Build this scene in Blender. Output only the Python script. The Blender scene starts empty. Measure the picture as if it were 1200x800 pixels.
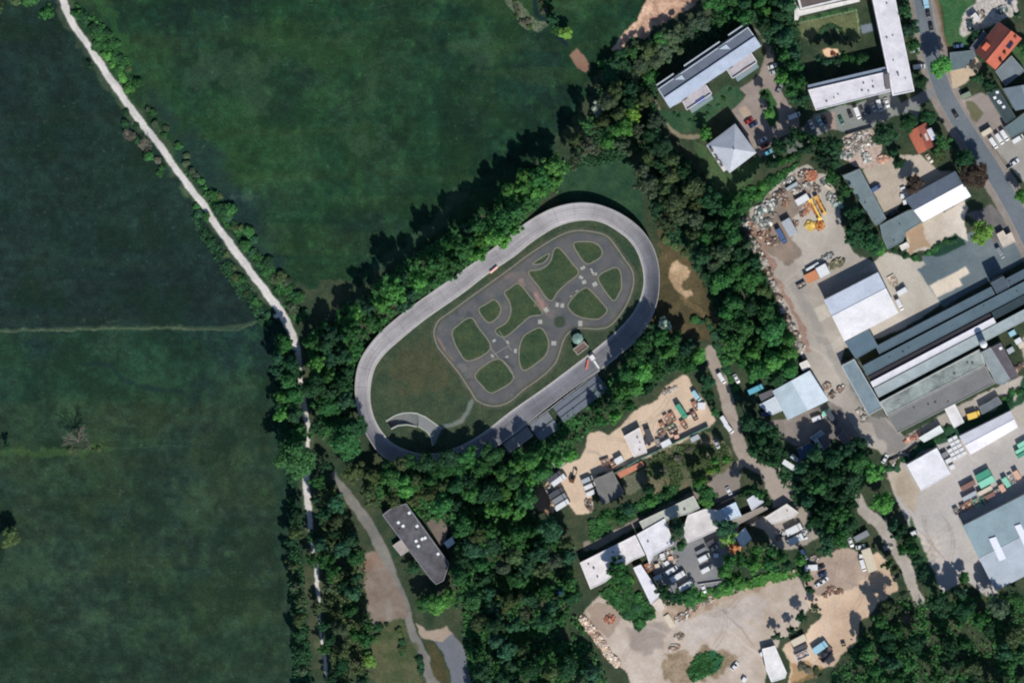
import bpy, math, random
import numpy as np
from mathutils import Vector, Matrix
random.seed(7)
SC = bpy.context.scene
COL = SC.collection
S = 0.375                       # metres per map unit
H = 2400.0                      # flying height
def G(px, py): return ((px-600)*S, (400-py)*S)
NX, NY = G(700, -350)           # nadir point of the aircraft
def R(px, py, h):               # map unit of a point standing h metres above the ground
    x, y = G(px, py); f = (H-h)/H
    return (NX+(x-NX)*f, NY+(y-NY)*f)
def U(x, y): return (x/S+600, 400-y/S)
def lin(v):
    v = v/255.0
    return v/12.92 if v <= 0.04045 else ((v+0.055)/1.055)**2.4
def alb(c, k=1.0): return tuple(min(0.88, lin(x)*k/1.0) for x in c)

# ---------------------------------------------------------------- materials
MATS = {}
def new_mat(name):
    m = bpy.data.materials.new(name); m.use_nodes = True
    nt = m.node_tree; b = nt.nodes['Principled BSDF']
    return m, nt, b
def nd(nt, t, **kw):
    n = nt.nodes.new(t)
    for k, v in kw.items(): setattr(n, k, v)
    return n
def mixc(nt, a, b, fac=None, mode='MIX', f=0.5):
    n = nt.nodes.new('ShaderNodeMix'); n.data_type = 'RGBA'; n.blend_type = mode
    if fac is not None: nt.links.new(fac, n.inputs[0])
    else: n.inputs[0].default_value = f
    for s, i in ((a, 6), (b, 7)):
        if isinstance(s, tuple): n.inputs[i].default_value = (*s[:3], 1)
        else: nt.links.new(s, n.inputs[i])
    return n.outputs[2]
def noise(nt, scale, detail=4, coord='Object', rough=0.6, vec=None):
    n = nd(nt, 'ShaderNodeTexNoise'); n.inputs['Scale'].default_value = scale
    n.inputs['Detail'].default_value = detail; n.inputs['Roughness'].default_value = rough
    if vec is None:
        g = nd(nt, 'ShaderNodeNewGeometry'); vec = g.outputs['Position']
    nt.links.new(vec, n.inputs['Vector'])
    return n.outputs['Fac']
def ramp(nt, fac, lo, hi, a=0.3, b=0.7):
    n = nd(nt, 'ShaderNodeMapRange'); n.inputs['From Min'].default_value = a; n.inputs['From Max'].default_value = b
    n.inputs['To Min'].default_value = lo; n.inputs['To Max'].default_value = hi
    nt.links.new(fac, n.inputs['Value']); return n.outputs['Result']
def gray(nt, v):
    n = nd(nt, 'ShaderNodeCombineColor')
    for i in range(3): nt.links.new(v, n.inputs[i])
    return n.outputs[0]
def bump(nt, b, h, strength=0.4, dist=0.1):
    n = nd(nt, 'ShaderNodeBump'); n.inputs['Strength'].default_value = strength; n.inputs['Distance'].default_value = dist
    nt.links.new(h, n.inputs['Height']); nt.links.new(n.outputs[0], b.inputs['Normal'])

def attr_ground(kind):
    key = 'ground_'+kind
    if key in MATS: return MATS[key]
    m, nt, b = new_mat(key)
    a = nd(nt, 'ShaderNodeAttribute', attribute_name='Col')
    if kind == 'grass':
        n1 = ramp(nt, noise(nt, 1.1, 5), 0.72, 1.28); n2 = ramp(nt, noise(nt, 0.25, 4), 0.86, 1.14)
        bh = noise(nt, 2.0, 5); bs = (0.8, 0.35)
    else:
        n1 = ramp(nt, noise(nt, 1.6, 5), 0.93, 1.07); n2 = ramp(nt, noise(nt, 0.12, 5), 0.92, 1.08)
        bh = noise(nt, 3.0, 4); bs = (0.3, 0.05)
    c = mixc(nt, a.outputs['Color'], gray(nt, n1), mode='MULTIPLY', f=1)
    c = mixc(nt, c, gray(nt, n2), mode='MULTIPLY', f=1)
    nt.links.new(c, b.inputs['Base Color']); b.inputs['Roughness'].default_value = 0.95
    b.inputs['Specular IOR Level'].default_value = 0.1
    bump(nt, b, bh, *bs)
    MATS[key] = m; return m

def mat(kind, col=(128, 128, 128), name=None, k=1.0):
    """kinds: felt, metal, tile, wall, paint, glass, plain, concrete, objpaint, foliage, scrap"""
    key = (kind, tuple(col), k)
    if key in MATS: return MATS[key]
    m, nt, b = new_mat(name or kind)
    base = alb(col, k)
    b.inputs['Roughness'].default_value = 0.8; b.inputs['Specular IOR Level'].default_value = 0.2
    if kind == 'felt':
        n1 = ramp(nt, noise(nt, 0.18, 6, rough=0.75), 0.72, 1.12); n2 = ramp(nt, noise(nt, 1.3, 4), 0.92, 1.06)
        c = mixc(nt, base, gray(nt, n1), mode='MULTIPLY', f=1); c = mixc(nt, c, gray(nt, n2), mode='MULTIPLY', f=1)
        nt.links.new(c, b.inputs['Base Color']); bump(nt, b, noise(nt, 2), .2, .03)
    elif kind in ('metal', 'tile', 'glazed'):
        uv = nd(nt, 'ShaderNodeUVMap'); w = nd(nt, 'ShaderNodeTexWave', wave_type='BANDS', bands_direction='X' if kind != 'tile' else 'Y')
        w.inputs['Scale'].default_value = {'metal': 0.28, 'tile': 0.8, 'glazed': 0.42}[kind]
        w.inputs['Distortion'].default_value = 0.0; nt.links.new(uv.outputs[0], w.inputs['Vector'])
        lo = {'metal': .93, 'tile': .82, 'glazed': .72}[kind]
        c = mixc(nt, base, gray(nt, ramp(nt, w.outputs['Fac'], lo, 1.03, 0, .5)), mode='MULTIPLY', f=1)
        n1 = ramp(nt, noise(nt, 0.16, 6, rough=0.75), 0.80, 1.10); n2 = ramp(nt, noise(nt, 1.2, 4), 0.9 if kind == 'tile' else .96, 1.06)
        c = mixc(nt, c, gray(nt, n1), mode='MULTIPLY', f=1); c = mixc(nt, c, gray(nt, n2), mode='MULTIPLY', f=1)
        nt.links.new(c, b.inputs['Base Color']); bump(nt, b, w.outputs['Fac'], .3, .05)
        b.inputs['Roughness'].default_value = .55 if kind != 'tile' else .9
    elif kind == 'stained':
        n1 = ramp(nt, noise(nt, 0.11, 5, rough=.75), 0.5, 1.18, .36, .62); n2 = ramp(nt, noise(nt, .9, 4), 0.9, 1.08)
        c = mixc(nt, base, gray(nt, n1), mode='MULTIPLY', f=1); c = mixc(nt, c, gray(nt, n2), mode='MULTIPLY', f=1)
        nt.links.new(c, b.inputs['Base Color']); bump(nt, b, noise(nt, 2), .2, .03)
    elif kind in ('wall', 'concrete', 'wood'):
        n1 = ramp(nt, noise(nt, 0.5, 6), 0.82, 1.1)
        c = mixc(nt, base, gray(nt, n1), mode='MULTIPLY', f=1)
        nt.links.new(c, b.inputs['Base Color']); bump(nt, b, noise(nt, 6), .2, .01)
    elif kind == 'glass':
        b.inputs['Base Color'].default_value = (*base, 1); b.inputs['Roughness'].default_value = .12
        b.inputs['Specular IOR Level'].default_value = .5
    elif kind == 'objpaint':
        oi = nd(nt, 'ShaderNodeObjectInfo')
        n1 = ramp(nt, noise(nt, 1.5, 4), 0.88, 1.06)
        c = mixc(nt, oi.outputs['Color'], gray(nt, n1), mode='MULTIPLY', f=1)
        nt.links.new(c, b.inputs['Base Color']); b.inputs['Roughness'].default_value = .38
        b.inputs['Specular IOR Level'].default_value = .4
    elif kind == 'foliage':
        oi = nd(nt, 'ShaderNodeObjectInfo'); a = nd(nt, 'ShaderNodeAttribute', attribute_name='Col')
        c = mixc(nt, oi.outputs['Color'], a.outputs['Color'], mode='MULTIPLY', f=1)
        n1 = ramp(nt, noise(nt, 0.35, 3), 0.7, 1.3)
        c = mixc(nt, c, gray(nt, n1), mode='MULTIPLY', f=1)
        nt.links.new(c, b.inputs['Base Color']); b.inputs['Roughness'].default_value = .75
        b.inputs['Specular IOR Level'].default_value = .12
        ts = nd(nt, 'ShaderNodeBsdfTranslucent'); nt.links.new(c, ts.inputs['Color']); mx = nd(nt, 'ShaderNodeMixShader'); mx.inputs[0].default_value = .38
        nt.links.new(b.outputs[0], mx.inputs[1]); nt.links.new(ts.outputs[0], mx.inputs[2]); nt.links.new(mx.outputs[0], nt.nodes['Material Output'].inputs['Surface'])
    elif kind == 'scrap':
        a = nd(nt, 'ShaderNodeAttribute', attribute_name='Col')
        n1 = ramp(nt, noise(nt, 2.5, 4), 0.75, 1.15)
        c = mixc(nt, a.outputs['Color'], gray(nt, n1), mode='MULTIPLY', f=1)
        nt.links.new(c, b.inputs['Base Color']); b.inputs['Roughness'].default_value = .85
    else:
        n1 = ramp(nt, noise(nt, 1.2, 4), 0.88, 1.06)
        c = mixc(nt, base, gray(nt, n1), mode='MULTIPLY', f=1)
        nt.links.new(c, b.inputs['Base Color'])
        if kind == 'paint': b.inputs['Roughness'].default_value = .4
    MATS[key] = m; return m

# ---------------------------------------------------------------- labels
ORD = ['leftmost', 'second from the left', 'third from the left', 'fourth from the left', 'fifth from the left', 'sixth from the left',
 'seventh from the left', 'eighth from the left', 'ninth from the left', 'tenth from the left', 'eleventh from the left',
 'twelfth from the left', 'thirteenth from the left', 'fourteenth from the left', 'fifteenth from the left', 'sixteenth from the left',
 'seventeenth from the left', 'eighteenth from the left', 'nineteenth from the left', 'twentieth from the left']
REG = []
def reg(o, desc, cat, place='', group=None, px=0):
    o['category'] = cat
    if group: o['group'] = group
    REG.append([o, desc, place, px])
def finish_labels():
    d = {}
    for r in REG: d.setdefault((r[1], r[2]), []).append(r)
    for (desc, place), rs in d.items():
        rs.sort(key=lambda r: r[3])
        for i, r in enumerate(rs):
            nw = len((desc+' '+place).split())
            if len(rs) == 1: s = (desc+' '+place).strip()
            elif i == len(rs)-1: s = '%s, rightmost such %s' % (desc, place)
            else: s = '%s, %s %s' % (desc, ORD[i] if i < 20 else 'number %d from the left' % (i+1), place)
            if len(s.split()) > 16: s = s.replace('from the left', 'from left').replace('mid-sized ', '')
            if len(s.split()) > 16: s = s.replace('such ', '').replace(' in the ', ' in ')
            r[0]['label'] = s.strip()
    bad = [o['label'] for o, *_ in REG if not 4 <= len(o['label'].split()) <= 16]
    if bad: print('LABELS out of length:', len(bad), bad[:8])

# ---------------------------------------------------------------- mesh builder
class MB:
    def __init__(s): s.v = []; s.f = []; s.m = []; s.mats = []; s.uv = []; s.c = []
    def mi(s, m):
        if m not in s.mats: s.mats.append(m)
        return s.mats.index(m)
    def face(s, pts, m, uv=None, col=None):
        n = len(s.v); s.v += [tuple(p) for p in pts]; s.f.append(tuple(range(n, n+len(pts)))); s.m.append(s.mi(m))
        s.uv.append(uv or [(0, 0)]*len(pts)); s.c.append(col or (1, 1, 1))
    def prism(s, pts, z0, z1, m, mtop=None, rot=0, bottom=False, cap=True):
        a = sum(pts[i][0]*pts[(i+1) % len(pts)][1]-pts[(i+1) % len(pts)][0]*pts[i][1] for i in range(len(pts)))
        if a < 0: pts = pts[::-1]
        n = len(pts)
        za = z1 if isinstance(z1, (list, tuple)) else [z1]*n
        if a < 0 and isinstance(z1, (list, tuple)): za = za[::-1]
        for i in range(n):
            p, q = pts[i], pts[(i+1) % n]
            s.face([(p[0], p[1], z0), (q[0], q[1], z0), (q[0], q[1], za[(i+1) % n]), (p[0], p[1], za[i])], m, [(0, 0), (1, 0), (1, 1), (0, 1)])
        ca, sa = math.cos(rot), math.sin(rot)
        if cap: s.face([(p[0], p[1], z) for p, z in zip(pts, za)], mtop or m, [(p[0]*ca+p[1]*sa, -p[0]*sa+p[1]*ca) for p in pts])
        if bottom: s.face([(p[0], p[1], z0) for p in pts[::-1]], m)
    def box(s, c, sz, m, rz=0, col=None, tilt=None, top=None):
        x, y, z = c; a, b, h = sz[0]/2, sz[1]/2, sz[2]/2
        M = Matrix.Rotation(rz, 3, 'Z')
        if tilt: M = M @ Matrix.Rotation(tilt[0], 3, 'X') @ Matrix.Rotation(tilt[1], 3, 'Y')
        V = [M @ Vector(((-a, a)[i & 1], (-b, b)[i >> 1 & 1], (-h, h)[i >> 2 & 1]))+Vector(c) for i in range(8)]
        for q in ((0, 2, 3, 1), (4, 5, 7, 6), (0, 1, 5, 4), (1, 3, 7, 5), (3, 2, 6, 7), (2, 0, 4, 6)):
            s.face([V[i] for i in q], (top if top is not None and q == (4, 5, 7, 6) else m), [(0, 0), (1, 0), (1, 1), (0, 1)], col)
    def cyl(s, p0, p1, r0, r1, m, n=8, cap=True, col=None):
        p0, p1 = Vector(p0), Vector(p1); d = (p1-p0).normalized()
        u = d.orthogonal().normalized(); w = d.cross(u)
        A = [p0+(u*math.cos(t)+w*math.sin(t))*r0 for t in [i*2*math.pi/n for i in range(n)]]
        B = [p1+(u*math.cos(t)+w*math.sin(t))*r1 for t in [i*2*math.pi/n for i in range(n)]]
        for i in range(n): s.face([A[i], A[(i+1) % n], B[(i+1) % n], B[i]], m, None, col)
        if cap: s.face(B, m, None, col); s.face(A[::-1], m, None, col)
    def build(s, name, parent=None, loc=(0, 0, 0), sub=None):
        """vertices are in world axes; loc is taken off them when the object sits at loc / under a parent at loc"""
        me = bpy.data.meshes.new(name)
        me.from_pydata([(a-loc[0], b-loc[1], c-loc[2]) for a, b, c in s.v], [], s.f)
        for m in s.mats: me.materials.append(m)
        me.polygons.foreach_set('material_index', s.m)
        uvl = me.uv_layers.new(name='UVMap'); uvl.data.foreach_set('uv', [x for f in s.uv for p in f for x in p])
        ca = me.color_attributes.new('Col', 'FLOAT_COLOR', 'CORNER')
        ca.data.foreach_set('color', [x for f, c in zip(s.f, s.c) for _ in f for x in (c[0], c[1], c[2], 1.0)])
        me.update()
        o = bpy.data.objects.new(name, me); COL.objects.link(o)
        if parent: o.parent = parent
        else: o.location = loc
        return o
def empty(name, loc, rz=0):
    o = bpy.data.objects.new(name, None); COL.objects.link(o); o.location = loc; o.rotation_euler = (0, 0, rz)
    o.empty_display_size = 0.5; return o
def copy_tree(o, parent=None):
    c = o.copy(); COL.objects.link(c)
    if parent: c.parent = parent
    for ch in [k for k in CH.get(o.name, [])]: 
        d = copy_tree(ch, c)
        CH.setdefault(c.name, []).append(d)
    return c
CH = {}
def kids(o, *cs): CH.setdefault(o.name, []).extend(cs)

# ---------------------------------------------------------------- numpy noise and masks on the map grid
PADL, W0, H0 = 100, 1200, 800
GX = np.arange(-PADL, W0+PADL+1); GY = np.arange(-PADL, H0+PADL+1)
XX, YY = np.meshgrid(GX.astype(np.float32), GY.astype(np.float32))
rng = np.random.default_rng(5)
def vnoise(scale, sx=1.0, sy=1.0, ang=0.0):
    a = math.radians(ang); x = (XX*math.cos(a)-YY*math.sin(a))/scale/sx+500; y = (XX*math.sin(a)+YY*math.cos(a))/scale/sy+500
    g = rng.random((1024, 1024)).astype(np.float32)
    xi = np.floor(x).astype(int); yi = np.floor(y).astype(int); fx = x-xi; fy = y-yi
    fx = fx*fx*(3-2*fx); fy = fy*fy*(3-2*fy); q = lambda i, j: g[(yi+j) % 1024, (xi+i) % 1024]
    return (q(0, 0)*(1-fx)+q(1, 0)*fx)*(1-fy)+(q(0, 1)*(1-fx)+q(1, 1)*fx)*fy
def fbm(scale, octs=4, **k):
    t = 0; w = 1; s = 0
    for i in range(octs): t = t+w*vnoise(scale/2**i, **k); s += w; w *= .55
    t = t/s; return np.clip((t-.5)*1.9+.5, 0, 1)
WX = (fbm(14, 3)-.5)*2; WY = (fbm(14, 3)-.5)*2
def inpoly(P, warp=0.0):
    xs = [p[0] for p in P]; ys = [p[1] for p in P]; e = 3+abs(warp)*1.2
    m = np.zeros(XX.shape, bool)
    i0, i1 = max(0, int(min(xs)-e)+PADL), min(len(GX), int(max(xs)+e)+PADL+2)
    j0, j1 = max(0, int(min(ys)-e)+PADL), min(len(GY), int(max(ys)+e)+PADL+2)
    if i1 <= i0 or j1 <= j0: return m
    x = XX[j0:j1, i0:i1]+WX[j0:j1, i0:i1]*warp; y = YY[j0:j1, i0:i1]+WY[j0:j1, i0:i1]*warp
    r = np.zeros(x.shape, bool); n = len(P)
    for i in range(n):
        (xa, ya), (xb, yb) = P[i], P[(i+1) % n]
        if ya == yb: continue
        c = ((ya > y) != (yb > y)) & (x < (xb-xa)*(y-ya)/(yb-ya)+xa)
        r ^= c
    m[j0:j1, i0:i1] = r; return m
def nearline(P, w, warp=0.0):
    """P: [(x,y)] or [(x,y,w)]"""
    m = np.zeros(XX.shape, bool)
    for i in range(len(P)-1):
        a, b = P[i], P[i+1]; wa = a[2] if len(a) > 2 else w; wb = b[2] if len(b) > 2 else w
        e = max(wa, wb)+2+abs(warp)
        i0, i1 = max(0, int(min(a[0], b[0])-e)+PADL), min(len(GX), int(max(a[0], b[0])+e)+PADL+2)
        j0, j1 = max(0, int(min(a[1], b[1])-e)+PADL), min(len(GY), int(max(a[1], b[1])+e)+PADL+2)
        if i1 <= i0 or j1 <= j0: continue
        xs, ys = XX[j0:j1, i0:i1]+WX[j0:j1, i0:i1]*warp, YY[j0:j1, i0:i1]+WY[j0:j1, i0:i1]*warp
        dx, dy = b[0]-a[0], b[1]-a[1]; L = dx*dx+dy*dy+1e-9
        t = np.clip(((xs-a[0])*dx+(ys-a[1])*dy)/L, 0, 1)
        d = np.hypot(xs-a[0]-t*dx, ys-a[1]-t*dy)
        m[j0:j1, i0:i1] |= d < (wa+(wb-wa)*t)/2
    return m
def blur(a, n=1):
    for _ in range(n):
        b = a.copy(); b[1:-1, 1:-1] = (a[1:-1, 1:-1]*4+a[:-2, 1:-1]+a[2:, 1:-1]+a[1:-1, :-2]+a[1:-1, 2:])/8; a = b
    return a
def catmull(P, n=8, closed=True):
    out = []; N = len(P)
    rngi = range(N) if closed else range(N-1)
    for i in rngi:
        g = (lambda k: P[k % N]) if closed else (lambda k: P[max(0, min(N-1, k))])
        p0, p1, p2, p3 = g(i-1), g(i), g(i+1), g(i+2)
        for j in range(n):
            t = j/n
            out.append(tuple(.5*((2*p1[k])+(-p0[k]+p2[k])*t+(2*p0[k]-5*p1[k]+4*p2[k]-p3[k])*t*t+(-p0[k]+3*p1[k]-3*p2[k]+p3[k])*t**3) for k in (0, 1)))
    if not closed: out.append(tuple(P[-1][:2]))
    return out
# ================================================================ GROUND: one gridded sheet, cut into named pieces
def C3(c): return np.array(c, np.float32)
n_big, n_mid, n_sm, n_grain = fbm(160, 4), fbm(45, 4), fbm(12, 4), vnoise(1.3)
n_str = fbm(40, 4, sx=4, sy=.35)
field = np.zeros(XX.shape+(3,), np.float32); zone = np.zeros(XX.shape, np.int16)
ZN = ['meadow']; ZK = ['grass']
def mix(a, b, t): return a*(1-t[..., None])+b*t[..., None]
# meadow colour: blue-green dark west fields, slightly lighter north field
mead = mix(C3((25, 50, 45)), C3((39, 67, 50)), np.clip(n_big*1.1-.05, 0, 1))
mead = mix(mead, C3((46, 68, 56)), np.clip((n_mid-.5)*1.3, 0, .6))
mead = mix(mead, C3((26, 44, 50)), np.clip((fbm(90, 3)-.55)*2, 0, .55))
mead = mix(mead, C3((52, 68, 50)), np.clip((n_str-.6)*1.6, 0, .45))
west = inpoly([(-120, -120), (60, -120), (75, 10), (160, 145), (260, 285), (310, 350), (310, 382), (-120, 392)], 6).astype(np.float32)
west = blur(west, 6)
mead = mix(mead, C3((27, 45, 48)), west*.62)
low = (YY > 470).astype(np.float32)
mead = mix(mead, mix(C3((32, 56, 48)), C3((50, 70, 60)), n_sm), blur(low*.55, 10))
mead = mix(mead, C3((44, 76, 54)), np.clip((n_sm-.62)*2, 0, .4)*(1-west))

_n5, _n9 = fbm(26, 4), fbm(7, 3); _mow = fbm(30, 4, sx=6, sy=.16)
mead = mead*(.90+.20*_n5[..., None])*(.88+.24*_n9[..., None])*(.965+.07*_mow[..., None])
mead = mix(mead, C3((50, 72, 48)), np.clip((fbm(60, 5)-.62)*1.6, 0, .35)*(1-west)); mead = mix(mead, C3((24, 46, 36)), np.clip((fbm(35, 5)-.6)*2.2, 0, .55))
mead = mead*C3((.90, .92, .85))*.98; mead = mix(mead, mead*C3((1.02, .98, .96)), west); mead = mix(mead, mead*C3((1.0, 1.06, .92)), (1-west)*(YY < 380)); mead = mix(mead, mead*C3((1.08, .98, .95)), blur(low, 10)); mead = mead*(.93+.14*n_grain[..., None])
field[:] = mead
def paint(mask, c1, c2=None, nz=None, name=None, kind=None, soft=1, op=1.0, grain=.08):
    ys_, xs_ = np.nonzero(mask.any(1))[0], np.nonzero(mask.any(0))[0]
    if not len(ys_): return
    g = soft+2; sl = (slice(max(0, ys_[0]-g), ys_[-1]+g+1), slice(max(0, xs_[0]-g), xs_[-1]+g+1))
    t = blur(mask[sl].astype(np.float32), soft)*op; nz = (n_mid if nz is None else nz)[sl]
    c = C3(c1) if c2 is None else mix(C3(c1), C3(c2), nz)
    c = (c if c.ndim == 3 else np.broadcast_to(c, t.shape+(3,)))*(1-grain/2+grain*n_grain[sl][..., None])
    field[sl] = mix(field[sl], c, t)
    if name:
        if name not in ZN: ZN.append(name); ZK.append(kind or 'paved')
        zone[mask] = ZN.index(name)
def area(P, *a, warp=3, **k): paint(inpoly(P, warp), *a, **k)
def road(P, w, *a, warp=1.5, **k): paint(nearline(P, w, warp), *a, **k)
GR1, GR2 = (32, 56, 42), (50, 78, 48)
# field boundary strips, ditches, patches
road([(-120, 390), (0, 387), (100, 385), (260, 384), (285, 381), (300, 377)], 4.5, (58, 74, 56), (70, 84, 62), n_sm, op=.7, soft=2)
road([(-120, 390), (0, 388), (120, 386), (200, 384.5), (262, 387), (280, 385), (305, 376)], 1.3, (92, 104, 78), op=.75)
road([(-120, 528), (0, 528), (60, 528), (105, 526), (150, 524), (220, 522)], 1.3, (70, 88, 64), op=.4)
area([(-10, 527), (120, 523), (135, 526), (90, 536), (-10, 532)], (62, 88, 44), warp=5, op=.5, soft=2)
road([(100, 426), (125, 427), (148, 446), (185, 457), (215, 458)], 5, (24, 42, 42), op=.6, soft=3)
area([(96, 0), (110, 12), (140, 60), (160, 110), (158, 60), (125, 10)], (46, 84, 44), warp=8, op=.55, soft=2)
area([(150, 70), (190, 120), (245, 165), (290, 240), (330, 300), (330, 330), (270, 262), (200, 175)], (28, 44, 50), warp=14, op=.5, soft=40)
for (x, y, rx, ry) in [(400, 40, 22, 10), (440, 100, 10, 20), (430, 165, 26, 12), (250, 80, 40, 22), (560, 60, 24, 20), (20, 665, 40, 22), (110, 720, 30, 22), (230, 590, 40, 18), (300, 95, 20, 40)]:
    area([(x+rx*math.cos(t), y+ry*math.sin(t)) for t in [i*.5236 for i in range(12)]], (58, 80, 58), warp=16, op=.38, soft=5)
# belt-edge drier grass
road([(405, 355), (440, 320), (480, 285), (510, 262), (545, 225)], 14, (66, 82, 62), warp=8, op=.6, soft=4)
# eastern half: mixed green-brown base
east = inpoly([(330, 340), (420, 330), (600, 240), (690, 110), (720, 60), (760, 50), (830, -120), (1320, -120), (1320, 920), (430, 920), (345, 800), (330, 560)], 8)
paint(east, (40, 58, 42), (76, 78, 58), n_sm*.6+n_mid*.4, name='rough_grass', kind='grass', soft=3)
leftstrip = inpoly([(318, 400), (352, 400), (362, 560), (350, 700), (385, 920), (345, 920), (330, 700), (318, 560)], 5)
paint(leftstrip, (30, 52, 40), (44, 62, 46), n_sm, soft=3)
# lawn between the belt and the track
area([(650, 235), (660, 205), (700, 180), (740, 185), (752, 215), (752, 262), (720, 245), (690, 238)], (36, 62, 46), (50, 76, 52), n_sm, warp=2, soft=2)
# soil / reed areas
area([(716, 58), (724, 48), (735, 33), (748, 18), (757, 2), (762, -60), (860, -100), (830, -12), (813, 8), (800, 18), (790, 21), (780, 30), (768, 31), (756, 46), (742, 44), (732, 56)], (150, 118, 98), (214, 178, 150), n_sm, name='bare_soil', warp=4, grain=.3)
area([(668, 65), (677, 58), (684, 64), (691, 78), (689, 82), (685, 86), (676, 80)], (120, 92, 76), (140, 112, 92), name='bare_soil', warp=1.5)
road([(596, -60), (602, 0), (612, 18), (630, 30)], 16, (66, 74, 58), (130, 134, 108), n_grain, warp=5, op=.8)
road([(625, -10), (628, 15), (640, 24), (665, 55)], 5, (22, 36, 46), warp=2, op=.8)
area([(268, 228), (292, 224), (300, 232), (280, 240)], (70, 90, 76), warp=8, op=.4)
# earth east of the track
area([(772, 268), (800, 288), (818, 330), (840, 360), (842, 392), (820, 402), (790, 392), (768, 412), (760, 380), (775, 340)], (72, 66, 46), (98, 84, 60), n_sm, warp=6, soft=3, op=.9)
area([(783, 312), (796, 306), (806, 318), (800, 335), (812, 345), (806, 356), (797, 342), (788, 330)], (150, 126, 98), (190, 164, 132), n_sm, warp=4, soft=2)
road([(800, 350), (822, 366), (838, 372)], 7, (104, 88, 62), warp=3, op=.7)
# long gravel path
PATH = [(60, -60, 8), (72, -10, 8), (76, 8, 8), (88, 32, 8), (104, 54, 8), (130, 94, 8), (160, 136, 8), (190, 176, 8), (217, 213, 8), (240, 243, 8), (262, 276, 8.5), (285, 306, 8.5), (303, 330, 8.5), (322, 356, 10), (334, 374, 10.5), (343, 392, 9), (347, 408, 8.5), (350, 425, 6), (352, 445, 5), (356, 470, 6), (359, 488, 7), (362, 500, 5), (360, 520, 4), (358, 560, 7), (361, 585, 8), (363, 610, 6), (366, 640, 4), (371, 672, 5.5), (372, 692, 4.5), (374, 715, 2.5), (377, 750, 3), (381, 775, 3.5), (385, 810, 3), (392, 900, 4)]
road([(p[0], p[1], p[2]+8) for p in PATH], 16, (62, 74, 56), (84, 92, 70), n_sm, warp=5, soft=4, op=.6)
road(PATH, 8, (176, 172, 166), (202, 195, 188), n_sm, name='gravel_path', warp=1.0, soft=1)
road([(p[0]+.6, p[1]) for p in PATH[:14]], 1.3, (172, 166, 154), warp=2, op=.35)
road([(322, 371), (330, 370)], 4, (190, 184, 172), name='gravel_path', warp=1)
# lower-left lane
road([(392, 556, 7), (404, 575, 10), (420, 597, 11), (437, 622, 12), (450, 650, 12), (462, 680, 11), (474, 712, 11), (484, 742, 10), (497, 772, 11), (508, 800, 12), (522, 860, 12)], 12, (104, 102, 98), (124, 120, 112), n_sm, name='lane', warp=1.5)
area([(424, 652), (442, 647), (450, 662), (462, 685), (473, 712), (474, 726), (456, 731), (440, 735), (430, 728), (430, 700), (425, 672)], (112, 98, 86), (132, 122, 112), n_sm, name='dirt_pull_in', warp=4, soft=3)
area([(424, 652), (442, 648), (450, 664), (428, 672)], (128, 102, 84), warp=3, op=.5)
area([(488, 728), (500, 738), (524, 734), (530, 742), (545, 762), (552, 790), (566, 880), (530, 880), (528, 792), (518, 762), (508, 748), (494, 746)], (96, 100, 108), (120, 116, 112), n_mid, name='lane', warp=2)
area([(488, 728), (500, 738), (524, 733), (529, 742), (520, 750), (508, 748), (494, 748)], (160, 142, 124), warp=2, op=.9)
area([(498, 750), (510, 752), (520, 775), (524, 798), (512, 798), (505, 775)], (74, 68, 44), warp=2, op=.8)
area([(436, 734), (470, 728), (482, 752), (498, 800), (440, 802), (428, 770)], (62, 74, 46), (92, 92, 66), n_sm, warp=6, soft=3, op=.8)
area([(452, 632), (466, 625), (476, 648), (462, 655)], (44, 64, 46), warp=1)
# ------------ velodrome infield
INNER = [(462, 522), (450, 511), (439, 494), (433, 473), (433, 452), (437.5, 432), (447.5, 416), (464, 400), (497, 373), (540, 343), (570, 320), (600, 300), (620, 284), (640, 270.5), (655, 263), (673, 258), (692, 256.8), (707, 260), (722, 268), (737, 279.5), (747, 293), (753, 308.7), (755.5, 323), (755, 337), (750.5, 353), (742.5, 368), (729, 384), (713, 398.5), (693, 415), (672, 431), (640, 455), (600, 483), (572, 505), (548, 520), (525, 529), (505, 533), (484, 531)]
OUTER = [(450, 536), (434, 515.5), (424, 496), (417, 466), (417, 446), (421, 425), (431, 408), (447, 389), (468, 371), (492, 353), (528, 328), (556, 308), (586, 286), (612, 265), (630, 253.5), (646.7, 245), (664, 240), (681, 238), (700, 240), (718.7, 246.7), (735, 255.5), (751, 269), (761.5, 283), (768.5, 299), (772, 317), (772, 336), (770.5, 350), (766, 365), (757, 384), (742, 401.5), (723, 417), (704, 431), (660, 462), (620, 493), (587, 518.5), (562, 534), (532, 545), (505, 549), (478, 548)]
IN = catmull(INNER, 8); OUT = catmull(OUTER, 8)
road([(868, 262), (884, 292), (898, 322), (915, 352)], 10, (110, 88, 76), (146, 126, 112), n_grain, warp=5, soft=2, op=.8)
paint(inpoly(OUT), (48, 50, 44), name='rough_grass')
area(IN, (46, 62, 48), (70, 78, 56), n_sm*.6+n_grain*.4, name='infield_grass', kind='grass', warp=0, soft=1)
area([(470, 400), (500, 385), (520, 410), (530, 450), (500, 470), (460, 455)], (74, 72, 50), warp=14, op=.5, soft=5)
area([(620, 300), (700, 262), (745, 290), (752, 330), (735, 300), (690, 275)], (42, 62, 46), warp=4, op=.6, soft=3)
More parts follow.
